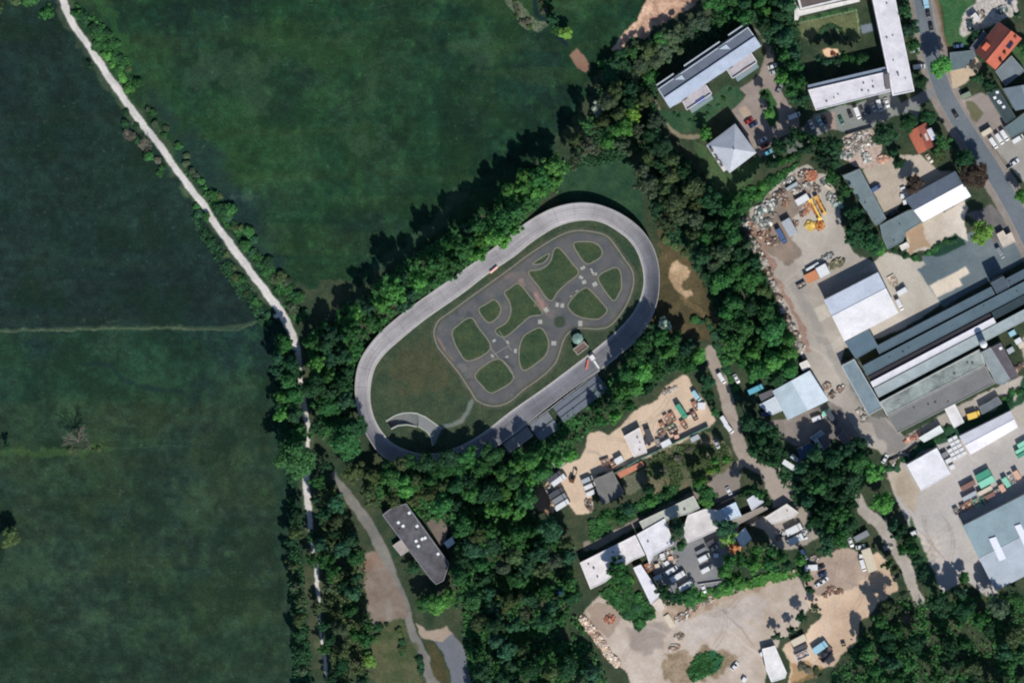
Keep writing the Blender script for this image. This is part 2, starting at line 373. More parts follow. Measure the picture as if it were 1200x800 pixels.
LOOP = [(510.7, 381), (508.5, 391), (512.5, 405), (523, 419), (537, 436), (551, 457), (558, 468), (569, 474), (583, 475.5), (598, 470), (613, 457), (630, 445), (643, 434), (652, 423), (656.7, 410), (661, 397), (669, 388), (680, 384.5), (700, 385.3), (714, 382), (727, 368.5), (737, 351), (742.5, 332), (740.7, 316.7), (733, 305), (726.7, 296), (716, 281), (708, 275), (694.7, 271.5), (677, 270), (663, 273), (646.7, 281), (620, 298), (600, 313), (578, 329), (553, 347), (527, 366), (515.5, 374)]
ISL = {
 'A': [(530, 389), (533, 384), (551, 372), (561, 384), (575, 408), (549, 423), (537, 410), (531, 397)],
 'B': [(561, 362), (570, 356), (579, 351), (586, 358), (586.5, 366), (581, 374), (573, 378), (566, 372)],
 'C': [(591, 343), (597, 338), (608, 332), (620, 346), (636, 367), (621, 371), (608, 382), (591, 395), (580, 387), (593, 378), (598.5, 366), (597, 354)],
 'D': [(611, 399), (617, 391), (633, 384), (641, 394), (643, 405), (640, 415), (632, 423), (615, 434), (609, 426), (608.5, 410)],
 'E': [(557, 438), (584, 420), (602, 443), (580, 459), (572, 459), (565, 452)],
 'F': [(672, 285), (683, 283), (695, 284), (702, 288), (706, 295), (704, 301), (697, 306), (687, 309), (677, 297)],
 'G': [(656, 291), (671, 309), (678, 320), (664, 332), (653, 343), (647, 352), (640, 349), (632, 337), (619, 319), (631, 316), (641, 311), (646, 304), (649, 293)],
 'J': [(624, 309), (643, 297), (641, 304), (634, 309)],
 'H': [(701, 324), (713, 316), (722.5, 313.5), (727.5, 320), (728.5, 336), (726, 343), (720.5, 352), (716, 350), (705, 335)],
 'I': [(687, 337), (677, 343), (670, 350), (665.5, 359), (673, 368), (684, 372.5), (700, 374), (708, 369), (711.5, 363), (705, 354), (696, 344)],
}
def rounded(P): return catmull(P, 4)
area(rounded(LOOP), (78, 81, 84), (94, 92, 90), n_sm, name='training_road', warp=.4)
road([(595, 322), (612, 322), (626, 340), (645, 368)], 9, (120, 100, 92), (98, 94, 92), n_sm, name='training_road', warp=1.5, op=.9)
road([(512, 395), (524, 415), (548, 452), (556, 464)], 3, (150, 118, 98), warp=2, op=.5)
for k, P in ISL.items(): area(rounded(P), (44, 64, 46), (70, 80, 54), n_sm*.6+n_grain*.4, name='infield_grass', warp=.4)
area([(656+7*math.cos(t), 377+7*math.sin(t)) for t in [i*.35 for i in range(18)]], (58, 68, 54), name='infield_grass', warp=.3)
for p in [(627, 352), (634, 358), (612, 333)]: area([(p[0]-4, p[1]-6), (p[0]+1, p[1]-7), (p[0]+5, p[1]+6), (p[0]-1, p[1]+5)], (164, 128, 112), warp=3, op=.5)
# link path and underpass ramp
road([(558, 465), (552, 472), (548, 482), (541, 493), (530, 498), (518, 500)], 5, (92, 104, 98), (108, 112, 104), n_sm, name='footpath', warp=.6)
RO = [(452.7, 494), (463, 487.3), (472, 484.5), (481, 484), (490, 485), (498, 488), (508, 495), (518, 502)]
RI = [(458, 502), (466, 498), (476.7, 496.8), (490, 499), (500.5, 505.5), (505, 512), (507, 522)]
area(RO+[(512, 515), (509, 522)]+RI[::-1], (110, 112, 110), (124, 126, 124), name='footpath', warp=0)
HOLE = RO[:5]+[(489, 499)]+RI[:3][::-1]
zone[inpoly(HOLE)] = -1
_q = random.Random(4)
for i in range(34):
    x, y = _q.uniform(515, 740), _q.uniform(275, 470); r_ = _q.uniform(3, 8)
    mk = inpoly([(x+r_*_q.uniform(.5, 1)*math.cos(t), y+r_*_q.uniform(.5, 1)*math.sin(t)) for t in [k*.7 for k in range(9)]], 5) & (zone == ZN.index('training_road'))
    paint(mk, *_q.choice([((110, 108, 104),), ((64, 68, 68),), ((84, 92, 78),), ((104, 92, 84),)]), soft=1, op=.6)
# verge tones along the training roads
road(rounded(LOOP)+[rounded(LOOP)[0]], 7, (70, 76, 64), (84, 78, 68), n_sm, warp=.6, op=.75)
for P in ISL.values(): road(rounded(P)+[rounded(P)[0]], 3.2, (74, 76, 64), (92, 82, 70), n_sm, warp=.5, op=.6)
# ------------ paved yards, east
YB1, YB2 = (150, 142, 132), (172, 164, 152)
area([(876, 246), (890, 238), (905, 222), (925, 200), (945, 192), (958, 202), (972, 205), (982, 228), (984, 262), (1000, 292), (1014, 306), (985, 318), (964, 332), (958, 352), (980, 388), (990, 402), (986, 430), (1010, 470), (1022, 488), (1040, 490), (1060, 512), (1130, 470), (1200, 440), (1320, 400), (1320, 480), (1200, 500), (1140, 530), (1085, 520), (1045, 535), (1012, 522), (990, 500), (966, 462), (945, 425), (925, 385), (905, 345), (890, 300)], YB1, YB2, n_mid, name='yard', warp=2)
area([(955, 330), (1010, 300), (1032, 310), (1064, 366), (1005, 412), (975, 400), (955, 355)], YB1, YB2, n_mid, name='yard', warp=1)
area([(903, 494), (925, 490), (971, 470), (985, 478), (1008, 512), (990, 516), (960, 514), (938, 522), (918, 518), (900, 506)], (112, 106, 100), (134, 124, 116), n_sm, name='yard', warp=2)
area([(1063, 352), (1090, 337), (1098, 352), (1070, 366)], (134, 132, 126), (144, 142, 134), name='yard', warp=.3)
area([(952, 362), (966, 356), (974, 370), (960, 378)], (178, 170, 156), name='yard', warp=.3)
area([(880, 245), (905, 225), (940, 200), (955, 215), (930, 260), (935, 300), (915, 312), (895, 290)], (110, 98, 88), (134, 116, 102), n_sm, warp=5, op=.85)
road([(872, 256), (886, 275), (900, 305), (920, 345), (938, 385), (950, 410)], 7, (120, 96, 84), (150, 118, 102), n_grain, warp=4, op=.8)
road([(930, 330), (958, 385), (985, 435), (1012, 480)], 10, (136, 132, 126), warp=3, op=.6, soft=3)
road([(1000, 430), (1020, 470), (1030, 500), (1050, 520)], 22, (112, 110, 108), warp=5, op=.7, soft=3)
area([(1003, 320), (1040, 296), (1080, 306), (1098, 300), (1100, 312), (1088, 328), (1110, 350), (1060, 385), (1018, 400), (1010, 385), (1050, 365), (1030, 318)], (168, 160, 146), (182, 174, 162), n_mid, name='yard', warp=1)
area([(1075, 316), (1103, 300), (1140, 290), (1200, 285), (1320, 260), (1320, 300), (1200, 306), (1165, 325), (1105, 360), (1085, 330)], (84, 96, 100), (104, 114, 116), n_mid, name='asphalt_yard', warp=1)
area([(1089, 334), (1115, 321), (1132, 312), (1136, 320), (1124, 327), (1128, 334), (1098, 349)], (196, 182, 162), (204, 190, 172), name='yard', warp=.5)
area([(1130, 275), (1165, 265), (1185, 275), (1200, 290), (1200, 300), (1130, 300), (1085, 310), (1080, 300), (1110, 290)], (88, 100, 104), (108, 116, 118), n_mid, name='asphalt_yard', warp=1)
area([(1062, 270), (1080, 262), (1130, 235), (1136, 245), (1130, 262), (1136, 285), (1120, 278), (1085, 292), (1062, 298)], (170, 158, 142), (208, 198, 184), n_mid, name='yard', warp=2)
area([(1062, 270), (1082, 262), (1090, 285), (1064, 296)], (146, 118, 90), warp=5, op=.75, soft=2)
area([(1080, 298), (1120, 274), (1130, 282), (1132, 287), (1100, 300)], (34, 62, 48), name='rough_grass', warp=1)
area([(1132, 252), (1160, 240), (1168, 246), (1186, 275), (1165, 285), (1150, 262)], (92, 90, 90), (110, 106, 102), n_sm, name='asphalt_yard', warp=1)
area([(1012, 200), (1020, 190), (1050, 182), (1062, 182), (1078, 182), (1102, 200), (1118, 200), (1062, 232), (1050, 246), (1038, 254)], (160, 148, 132), (178, 166, 152), n_mid, name='yard', warp=1)
area([(985, 165), (1000, 155), (1020, 150), (1030, 165), (1035, 185), (1012, 200), (1000, 195), (990, 186)], (150, 130, 118), (186, 168, 156), n_grain, name='yard', warp=3)
# streets
STREET = [(1070, -120), (1078, -20), (1084, 20), (1091, 55), (1098, 85), (1107, 110), (1122, 138), (1140, 165), (1157, 190), (1174, 218), (1192, 250), (1212, 290), (1250, 370), (1290, 460)]
road(STREET, 36, (120, 112, 104), (138, 128, 120), n_sm, name='pavement', warp=.5)
road([(1072, -100), (1079, 0), (1087, 40), (1095, 80), (1106, 110), (1122, 138), (1140, 165), (1157, 190), (1174, 218), (1192, 250), (1212, 290), (1250, 370), (1290, 460)], 20, (94, 102, 108), (106, 112, 116), n_mid, name='street', warp=0)
area([(1090, -60), (1100, 0), (1112, 55), (1135, 55), (1140, 0), (1130, -60)], (46, 86, 52), (66, 96, 60), n_sm, name='rough_grass', warp=2)
area([(1097, -20), (1106, 40), (1116, 60), (1122, 70), (1114, 70), (1104, 40), (1094, 0)], (104, 84, 58), warp=2, op=.7)
area([(1142, 4), (1150, -20), (1185, -20), (1195, 20), (1185, 20), (1150, 35), (1130, 45), (1124, 38), (1128, 22)], (150, 142, 134), (196, 188, 178), n_grain, name='yard', warp=2)
area([(1115, 62), (1140, 58), (1142, 66), (1128, 82), (1114, 84)], (84, 98, 102), (100, 112, 112), name='asphalt_yard', warp=.5)
area([(1114, 84), (1130, 78), (1144, 66), (1152, 76), (1142, 90), (1128, 100), (1116, 104)], (176, 156, 130), (186, 168, 146), name='yard', warp=1)
area([(1120, 100), (1128, 118), (1150, 108), (1158, 112), (1180, 148), (1166, 162), (1155, 160), (1128, 125)], (132, 122, 116), (144, 134, 128), name='yard', warp=.5)
area([(1132, 122), (1142, 118), (1152, 130), (1144, 142), (1138, 136)], (88, 88, 60), warp=3, op=.8)
area([(1160, 165), (1178, 152), (1190, 162), (1206, 160), (1320, 120), (1320, 260), (1215, 230), (1185, 198)], (140, 136, 128), (152, 146, 138), name='yard', warp=.5)
area([(1184, 54), (1200, 45), (1320, 30), (1320, 60), (1200, 80), (1188, 66)], (60, 84, 54), name='rough_grass', warp=1)
road([(1050, 130), (1075, 118), (1088, 110)], 12, (118, 118, 118), name='street', warp=.5)
# estate parking
area([(895, 70), (904, 48), (908, 52), (907, 75), (910, 98), (924, 122), (937, 133), (937, 150), (912, 162), (900, 175), (890, 186), (882, 172), (868, 150), (858, 130), (868, 120), (874, 112), (866, 105), (876, 98), (890, 86)], (128, 118, 110), (142, 130, 122), n_sm, name='parking_lot', warp=.8)
area([(888, 108), (900, 105), (910, 122), (912, 140), (904, 150), (897, 138), (900, 125)], (50, 84, 46), name='rough_grass', warp=1.5)
area([(866, 127), (874, 124), (880, 134), (872, 140)], (170, 150, 128), warp=1, op=.8)
area([(953, 136), (985, 123), (1000, 124), (1045, 104), (1056, 120), (1080, 125), (1075, 140), (1050, 135), (1022, 150), (996, 157), (975, 152), (955, 160)], (116, 120, 116), (132, 132, 126), n_mid, name='parking_lot', warp=.8)
area([(970, 133), (978, 131), (980, 152), (972, 152)], (148, 128, 116), warp=1)
area([(900, 175), (938, 150), (953, 138), (958, 160), (930, 180)], (86, 92, 88), (104, 106, 100), name='parking_lot', warp=2)
road([(763, 100), (764, 115), (772, 130), (780, 142), (788, 152), (798, 159), (812, 161), (818, 160)], 5, (116, 106, 88), (134, 124, 106), name='footpath', warp=.8)
road([(886, 34), (895, 46), (900, 60)], 4, (112, 108, 102), name='footpath', warp=.6)
area([(768, 130), (812, 132), (850, 100), (866, 102), (872, 116), (858, 128), (846, 128), (826, 148), (818, 152), (800, 156), (785, 148)], (42, 72, 50), (60, 84, 58), n_sm, name='rough_grass', warp=1)
area([(812, 162), (828, 172), (850, 202), (862, 204), (888, 184), (895, 190), (878, 215), (850, 230), (835, 222), (820, 185)], (52, 78, 50), (78, 94, 62), n_sm, name='rough_grass', warp=2)
# court garden
area([(927, 30), (1004, 14), (1008, 46), (990, 52), (975, 30), (960, 32), (952, 50), (940, 44)], (86, 94, 62), (102, 108, 78), n_sm, name='lawn', kind='grass', warp=1)
area([(937, 22), (1004, 8), (1005, 12), (940, 26)], (52, 84, 50), name='lawn', warp=1)
road([(927, 29), (1004, 12.5), (1007, 42)], 1.5, (122, 134, 100), warp=.3)
area([(964, 58), (970, 55), (982, 58), (985, 66), (976, 70), (966, 66)], (212, 176, 140), (224, 190, 156), name='sand_pit', warp=1)
area([(1008, 30), (1022, 27), (1024, 36), (1010, 40)], (110, 120, 128), name='footpath', warp=.3)
# middle yards
SAND1, SAND2 = (186, 164, 142), (198, 176, 152)
area([(727, 500), (745, 480), (772, 468), (780, 452), (800, 440), (806, 440), (812, 452), (826, 470), (838, 492), (832, 500), (800, 518), (760, 536), (735, 545), (700, 555), (694, 575), (690, 600), (676, 602), (660, 585), (648, 600), (630, 598), (622, 590), (640, 568), (652, 552), (664, 542), (680, 536), (688, 522), (690, 508), (700, 504), (712, 509)], SAND1, SAND2, n_mid, name='sand_yard', warp=1.5)
area([(622, 572), (640, 568), (648, 590), (646, 600), (630, 600), (620, 590)], (132, 104, 82), warp=3, op=.8)
road([(833, 412), (838, 428), (846, 448), (852, 470), (858, 492), (864, 515), (872, 535), (884, 545), (905, 556), (925, 570), (938, 578)], 15, (140, 128, 118), (154, 142, 130), n_sm, name='lane', warp=1.5)
area([(884, 540), (905, 545), (930, 550), (942, 565), (940, 585), (925, 590), (905, 595), (900, 575)], (146, 134, 124), (158, 146, 136), name='lane', warp=2)
road([(866, 543), (845, 558), (820, 580), (780, 596), (740, 615), (700, 636), (688, 640)], 9, (126, 116, 104), (148, 136, 122), n_sm, name='lane', warp=2)
area([(834, 560), (862, 546), (868, 556), (868, 575), (855, 590), (836, 598)], (122, 114, 106), (136, 126, 118), name='lane', warp=2)
area([(752, 560), (765, 530), (800, 515), (835, 505), (858, 528), (860, 545), (820, 568), (790, 580), (760, 592)], (76, 84, 60), (122, 108, 86), n_sm, name='rough_grass', warp=3, op=.9)
area([(815, 520), (838, 512), (846, 522), (822, 534)], (164, 140, 112), warp=4, op=.6)
area([(728, 560), (760, 548), (752, 572), (735, 580)], (96, 98, 80), warp=2)
area([(770, 650), (800, 628), (840, 610), (868, 612), (862, 650), (845, 690), (825, 690), (790, 700), (768, 680), (760, 655)], (112, 114, 116), (128, 126, 124), n_mid, name='asphalt_yard', warp=1)
area([(868, 612), (900, 600), (930, 590), (960, 600), (975, 620), (940, 640), (905, 645), (895, 620)], (140, 132, 122), (158, 148, 136), name='yard', warp=1.5)
# big gravel lot, lower middle
area([(682, 722), (700, 700), (730, 690), (765, 712), (800, 700), (850, 690), (880, 680), (910, 672), (930, 675), (945, 690), (950, 712), (935, 735), (912, 750), (898, 775), (905, 900), (760, 900), (740, 800), (725, 780), (700, 755)], (158, 142, 126), (188, 176, 164), n_sm*.5+n_mid*.5, name='gravel_lot', warp=3)
area([(690, 716), (730, 692), (738, 705), (728, 730), (705, 745)], (140, 122, 106), warp=5, op=.7)
area([(776, 770), (800, 762), (850, 760), (862, 772), (860, 785), (820, 795), (790, 810), (775, 800)], (104, 88, 66), (160, 142, 118), n_grain*.5+n_sm*.5, warp=7, soft=3, op=.85)
area([(815, 768), (835, 762), (848, 772), (838, 786), (815, 798), (806, 790)], (40, 84, 56), warp=4, soft=2)
area([(940, 700), (960, 690), (1000, 655), (1030, 645), (1045, 665), (1050, 690), (1030, 705), (1010, 730), (1000, 760), (985, 768), (975, 780), (950, 790), (925, 800), (925, 778), (915, 760), (940, 745), (962, 720)], (178, 154, 130), (204, 180, 156), n_mid, name='sand_yard', warp=3)
area([(940, 668), (960, 655), (990, 640), (1012, 645), (1022, 670), (1000, 690), (960, 700), (945, 690)], (146, 128, 114), (166, 148, 132), n_sm, name='gravel_lot', warp=3)
area([(925, 780), (950, 772), (965, 785), (955, 798), (930, 800)], (142, 112, 74), warp=4, op=.7)
# dirt track on the right and concrete yard
road([(1005, 585), (1012, 598), (1030, 612), (1048, 640), (1062, 665), (1070, 690), (1078, 705)], 13, (148, 140, 130), (168, 160, 150), n_sm, name='lane', warp=2)
area([(1037, 545), (1048, 538), (1062, 530), (1120, 510), (1195, 500), (1320, 470), (1320, 580), (1200, 580), (1130, 612), (1170, 695), (1160, 700), (1130, 680), (1105, 695), (1096, 680), (1085, 650), (1066, 620), (1052, 590), (1044, 570)], (160, 154, 148), (174, 168, 162), n_mid, name='concrete_yard', warp=1)
area([(1044, 542), (1060, 545), (1078, 575), (1070, 600), (1055, 590), (1040, 560)], (150, 136, 116), (178, 164, 146), n_sm, warp=3, soft=2, op=.8)
area([(1126, 515), (1060, 530), (1100, 500), (1135, 492), (1190, 470), (1200, 440), (1320, 420), (1320, 440), (1200, 470)], (44, 74, 54), name='rough_grass', warp=1)
area([(1195, 400), (1200, 395), (1320, 350), (1320, 460), (1204, 440)], (160, 150, 138), name='yard', warp=1)
area([(1066, 602), (1080, 640), (1100, 690), (1090, 700), (1074, 670), (1060, 630)], (52, 76, 48), warp=3, soft=2, op=.9)
for i in range(16): 
    a, b = i % 4, i//4; x, y = 1078+a*6+b*3, 628+b*8-a*0.5*2+a*3
    area([(x-3, y-1.5), (x+2, y-2.5), (x+3, y+1), (x-2, y+2)], (196, 180, 160), warp=1.5, op=.6)
area([(776, 715), (800, 704), (850, 692), (900, 674), (925, 676), (900, 690), (860, 698), (830, 712), (800, 726), (780, 735)], (128, 104, 84), (170, 150, 130), n_sm, warp=5, soft=2, op=.75)
area([(740, 740), (760, 722), (790, 735), (776, 760), (750, 765)], (132, 122, 114), warp=8, soft=4, op=.6)
area([(790, 730), (860, 705), (900, 705), (880, 740), (820, 752)], (166, 158, 152), (184, 172, 166), n_sm, warp=10, soft=3, op=.6)
_r = random.Random(9)
for i in range(46):          # tyre tracks
    x, y, a, k = _r.choice([(820, 730), (1080, 620), (1150, 530), (940, 330), (975, 420), (990, 680), (735, 520), (1040, 220), (1000, 740), (800, 740)])+(_r.uniform(0, 6.28), _r.uniform(-.03, .03))
    x += _r.uniform(-35, 35); y += _r.uniform(-25, 25); P = []
    for j in range(14): P.append((x, y)); x += 4*math.cos(a); y += 4*math.sin(a); a += k*4
    dk = _r.random() < .55
    for o in (0, 4.6):
        Q = [(p[0]+o*.7, p[1]+o*.7) for p in P]; mk = nearline(Q, 1.4, 1) & np.isin(zone, [ZN.index(n) for n in ('gravel_lot', 'yard', 'sand_yard', 'concrete_yard')])
        paint(mk, (116, 106, 98) if dk else (198, 186, 172), soft=1, op=.28)
# speckled litter across working yards
lit = (vnoise(1.6) > .93) & np.isin(zone, [ZN.index(n) for n in ('gravel_lot', 'yard', 'sand_yard')]) & (n_mid > .45)
paint(lit, (198, 186, 172), soft=1, op=.35)
lit = (vnoise(2.2) > .93) & (zone == 0) & (n_sm > .5)
paint(lit, (80, 100, 80), soft=1, op=.5)
lit = (vnoise(3.2, sx=5, sy=.5, ang=12) > .93) & (zone == 0) & (n_mid > .45)
paint(lit, (72, 88, 72), soft=1, op=.32)
lit = (vnoise(2.4) > .92) & (zone == 0) & (n_sm > .4)
paint(lit, (22, 38, 36), soft=1, op=.5)

def v_lin(c):
    c = np.clip(c, 0, 255)/255.0
    return np.where(c <= .04045, c/12.92, ((c+.055)/1.055)**2.4)
field = blur(field, 1) if False else field
LINC = np.concatenate([v_lin(field), np.ones(field.shape[:2]+(1,))], -1).astype(np.float32)
def grid_mesh(name, cellmask, matl):
    j, i = np.nonzero(cellmask); w = len(GX)
    q = np.stack([j*w+i, (j+1)*w+i, (j+1)*w+i+1, j*w+i+1], 1)
    uq, inv = np.unique(q, return_inverse=True); inv = inv.reshape(-1)
    x = (GX[uq % w]-600)*S; y = (400-GY[uq//w])*S
    co = np.stack([x, y, np.zeros_like(x)], 1).astype(np.float32)
    me = bpy.data.meshes.new(name); nf = len(q)
    me.vertices.add(len(uq)); me.vertices.foreach_set('co', co.ravel())
    me.loops.add(nf*4); me.loops.foreach_set('vertex_index', inv.astype(np.int32))
    me.polygons.add(nf); me.polygons.foreach_set('loop_start', np.arange(0, nf*4, 4, dtype=np.int32))
    me.update(calc_edges=True)
    ca = me.color_attributes.new('Col', 'FLOAT_COLOR', 'POINT')
    ca.data.foreach_set('color', LINC[uq//w, uq % w].ravel())
    me.materials.append(matl); me.validate()
    o = bpy.data.objects.new(name, me); COL.objects.link(o); o['kind'] = 'structure'; return o
zc = zone[:-1, :-1]
for k, nme in enumerate(ZN):
    mk = zc == k
    if mk.any(): grid_mesh(nme, mk, attr_ground(ZK[k]))
# surrounding country beyond the mapped sheet
b = MB(); g = mat('felt', (34, 58, 46), 'far_grass'); x0, y0 = G(-PADL, H0+PADL); x1, y1 = G(W0+PADL, -PADL); F = 4000
for (a, c, d, e) in ((-F, -F, F, y0), (-F, y1, F, F), (-F, y0, x0, y1), (x1, y0, F, y1)):
    b.face([(a, c, 0), (d, c, 0), (d, e, 0), (a, e, 0)], g)
o = b.build('surrounding_land'); o['kind'] = 'structure'

# kerbs round the training roads, one continuous structure
def strip(b, P, w, z, m, closed=True, h=.08):
    n = len(P); Q = [Vector(G(*p)) for p in P]; L = []
    for i in range(n):
        a = Q[(i-1) % n] if closed or i else Q[i]; c = Q[(i+1) % n] if closed or i < n-1 else Q[i]
        d = (c-a); d = d.normalized() if d.length else Vector((1, 0)); nn = Vector((-d.y, d.x))*w/2
        L.append((Q[i]-nn, Q[i]+nn))
    for i in range(n if closed else n-1):
        A, B = L[i], L[(i+1) % n]
        t = [(A[0].x, A[0].y, z), (B[0].x, B[0].y, z), (B[1].x, B[1].y, z), (A[1].x, A[1].y, z)]
        b.face(t, m, [(0, 0)]*4)
        for p, q in ((0, 1), (2, 3)): b.face([(t[p][0], t[p][1], z-h), (t[q][0], t[q][1], z-h), t[q], t[p]][::-1], m)
kb = MB(); km = mat('concrete', (128, 128, 112), 'kerb_stone')
strip(kb, rounded(LOOP), .42, .08, km)
for P in ISL.values(): strip(kb, rounded(P), .38, .08, km)
o = kb.build('kerb'); o['kind'] = 'structure'
kb = MB(); km = mat('concrete', (150, 144, 136), 'granite_kerb')
for s_ in (-1, 1):
    L_ = []
    for i, p in enumerate(STREET[:-1]):
        q = STREET[i+1]; dx, dy = q[0]-p[0], q[1]-p[1]; l = math.hypot(dx, dy); L_.append((p[0]-dy/l*10.4*s_, p[1]+dx/l*10.4*s_))
    strip(kb, L_, .22, .12, km, closed=False, h=.12)
o = kb.build('street_kerb'); o['kind'] = 'structure'
# white pads painted on the training roads
pm = mat('plain', (158, 157, 148), 'road_paint'); b = MB()
for (x, y, w, h, a) in [(640, 363, 6, 7, 30), (653, 357, 5, 6, -10), (659, 358, 5, 6, -10), (633, 377, 6, 6, 0), (680, 379, 6, 8, 0), (649, 402, 7, 6, -5), (683, 314, 7, 4, 30), (695, 320, 7, 3, -50), (698, 321, 4, 4, -30), (681, 325, 6, 4, -30), (684.5, 330.5, 6, 5, 20), (697, 333, 7, 6, 30), (693, 316, 4, 2.5, -50), (579, 399, 5, 3.5, 30), (577, 417, 3, 5, 30), (595, 401, 3, 5, 30), (604, 411, 4, 6, 0), (594, 418, 5, 2.5, 20), (676, 341, 4, 1.6, 30), (669, 347, 3, 1.4, 40)]:
    cx, cy = G(x, y); n = 3; w *= .8; h *= .8
    for i in range(n):          # worn zebra bars
        t = math.radians(a); ww = w*S/(2*n-1)*1.5; off = (i-(n-1)/2)*w*S/n
        b.box((cx+off*math.cos(t), cy+off*math.sin(t), .006), (ww, h*S, .012), pm, t)
for (x0, y0, x1, y1, c) in [(481+19, 330, 0, 0, 0)]: pass
def pline(b, pts, w, m, z=.012):
    for p, q in zip(pts[:-1], pts[1:]):
        a = Vector(G(*p)); c = Vector(G(*q)); d = c-a
        b.box(((a.x+c.x)/2, (a.y+c.y)/2, z/2), (d.length, w, z), m, math.atan2(d.y, d.x))
wm = mat('plain', (150, 150, 140), 'worn_paint')
for a in [((584, 419), (575, 408)), ((600, 411), (584.5, 387)), ((604, 443), (590, 424)), ((578, 416), (596, 405))]: pline(b, a, .16, wm)
o = b.build('road_marking'); o['kind'] = 'structure'
# ================================================================ CYCLE TRACK
root = empty('cycle_track', (*G(595, 395), 0)); rl = root.location
reg(root, 'oval banked concrete cycle track with weathered grey surface around the training roads', 'cycle track')
m, nt, bb = new_mat('track_concrete')
uv = nd(nt, 'ShaderNodeUVMap'); mp = nd(nt, 'ShaderNodeMapping'); mp.inputs['Scale'].default_value = (.012, 1.6, 1)
nt.links.new(uv.outputs[0], mp.inputs[0])
n1 = noise(nt, 3.0, 6, rough=.7, vec=mp.outputs[0]); n2 = noise(nt, .06, 5); n3 = noise(nt, .9, 5)
a = nd(nt, 'ShaderNodeAttribute', attribute_name='Col')
c = mixc(nt, a.outputs['Color'], gray(nt, ramp(nt, n1, .5, 1.3, .32, .66)), mode='MULTIPLY', f=1)
c = mixc(nt, c, gray(nt, ramp(nt, n2, .66, 1.18)), mode='MULTIPLY', f=1); c = mixc(nt, c, gray(nt, ramp(nt, n3, .92, 1.06)), mode='MULTIPLY', f=1)
sx = nd(nt, 'ShaderNodeSeparateXYZ'); nt.links.new(uv.outputs[0], sx.inputs[0])
def jt(o_, per, wd):
    d_ = nd(nt, 'ShaderNodeMath', operation='MODULO'); d_.inputs[1].default_value = per; nt.links.new(o_, d_.inputs[0])
    g_ = nd(nt, 'ShaderNodeMath', operation='GREATER_THAN'); g_.inputs[1].default_value = wd; nt.links.new(d_.outputs[0], g_.inputs[0]); return ramp(nt, g_.outputs[0], .78, 1, 0, 1)
c = mixc(nt, c, gray(nt, jt(sx.outputs[0], 7.5, .3)), mode='MULTIPLY', f=1); c = mixc(nt, c, gray(nt, jt(sx.outputs[1], 2.2, .16)), mode='MULTIPLY', f=1)
nt.links.new(c, bb.inputs['Base Color']); bb.inputs['Roughness'].default_value = .9; bump(nt, bb, n3, .2, .03)
TRK = m
def sstep(a, b, x): t = max(0, min(1, (x-a)/(b-a))); return t*t*(3-2*t)
inn = IN; near = []
for p in inn:
    best = min(OUT, key=lambda q: (q[0]-p[0])**2+(q[1]-p[1])**2); near.append(best)
near = [(sum(near[(i+k) % len(near)][0] for k in range(-3, 4))/7, sum(near[(i+k) % len(near)][1] for k in range(-3, 4))/7) for i in range(len(near))]
sb, eb, wb, pb = MB(), MB(), MB(), MB(); L = 0; cm = mat('concrete', (170, 166, 160), 'track_edge'); wm2 = mat('wall', (120, 114, 108), 'track_wall')
rows = []
for i, (p, q) in enumerate(zip(inn, near)):
    t = ((p[0]-595)*.82-(p[1]-395)*.57); hh = .9+(4.6 if t > 0 else 3.4)*sstep(88, 150, abs(t))
    L += math.dist(inn[i], inn[i-1])*S; row = []
    wg = sstep(80, 200, t)        # south-east straight is greyer asphalt
    for k in range(9):
        f = k/8; x, y = G(p[0]+(q[0]-p[0])*f, p[1]+(q[1]-p[1])*f); z = .05+hh*(f**1.55)
        x, y = NX+(x-NX)*(H-z)/H, NY+(y-NY)*(H-z)/H
        row.append((x, y, z))
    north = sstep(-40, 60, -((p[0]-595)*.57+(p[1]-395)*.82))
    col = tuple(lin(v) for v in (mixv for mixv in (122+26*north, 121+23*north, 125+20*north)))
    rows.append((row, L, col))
n = len(rows)
for i in range(n):
    (A, la, ca), (B, lb, cb) = rows[i], rows[(i+1) % n]
    if i == n-1: lb = la+.5
    for k in range(8):
        w = 6.5
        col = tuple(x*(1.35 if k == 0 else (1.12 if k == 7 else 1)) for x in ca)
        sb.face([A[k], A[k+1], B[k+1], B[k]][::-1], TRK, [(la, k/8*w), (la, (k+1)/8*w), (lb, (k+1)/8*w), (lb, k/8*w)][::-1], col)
    def rail(bm, k, dz, wd, m):
        a0, b0 = Vector(A[k]), Vector(B[k]); s = (Vector(A[8])-Vector(A[0])).normalized()*wd; s.z = 0
        t = [a0, b0, b0+s, a0+s]
        up = [(v.x, v.y, v.z+dz) for v in t]; dn = [(v.x, v.y, v.z-.03) for v in t]
        bm.face(up, m); bm.face([dn[0], dn[1], up[1], up[0]], m); bm.face([up[3], up[2], dn[2], dn[3]], m)
    rail(eb, 0, .06, -.75, cm); rail(pb, 8, .25, .35, cm)
    a0, b0 = A[8], B[8]; s = (Vector(A[8])-Vector(A[0])).normalized()*.2; s.z = 0
    wb.face([(a0[0]+s.x, a0[1]+s.y, 0), (b0[0]+s.x, b0[1]+s.y, 0), (b0[0]+s.x, b0[1]+s.y, b0[2]), (a0[0]+s.x, a0[1]+s.y, a0[2])][::-1], wm2)
sb.build('banked_surface', root, rl); eb.build('inner_edge', root, rl); pb.build('parapet', root, rl); wb.build('retaining_wall', root, rl)

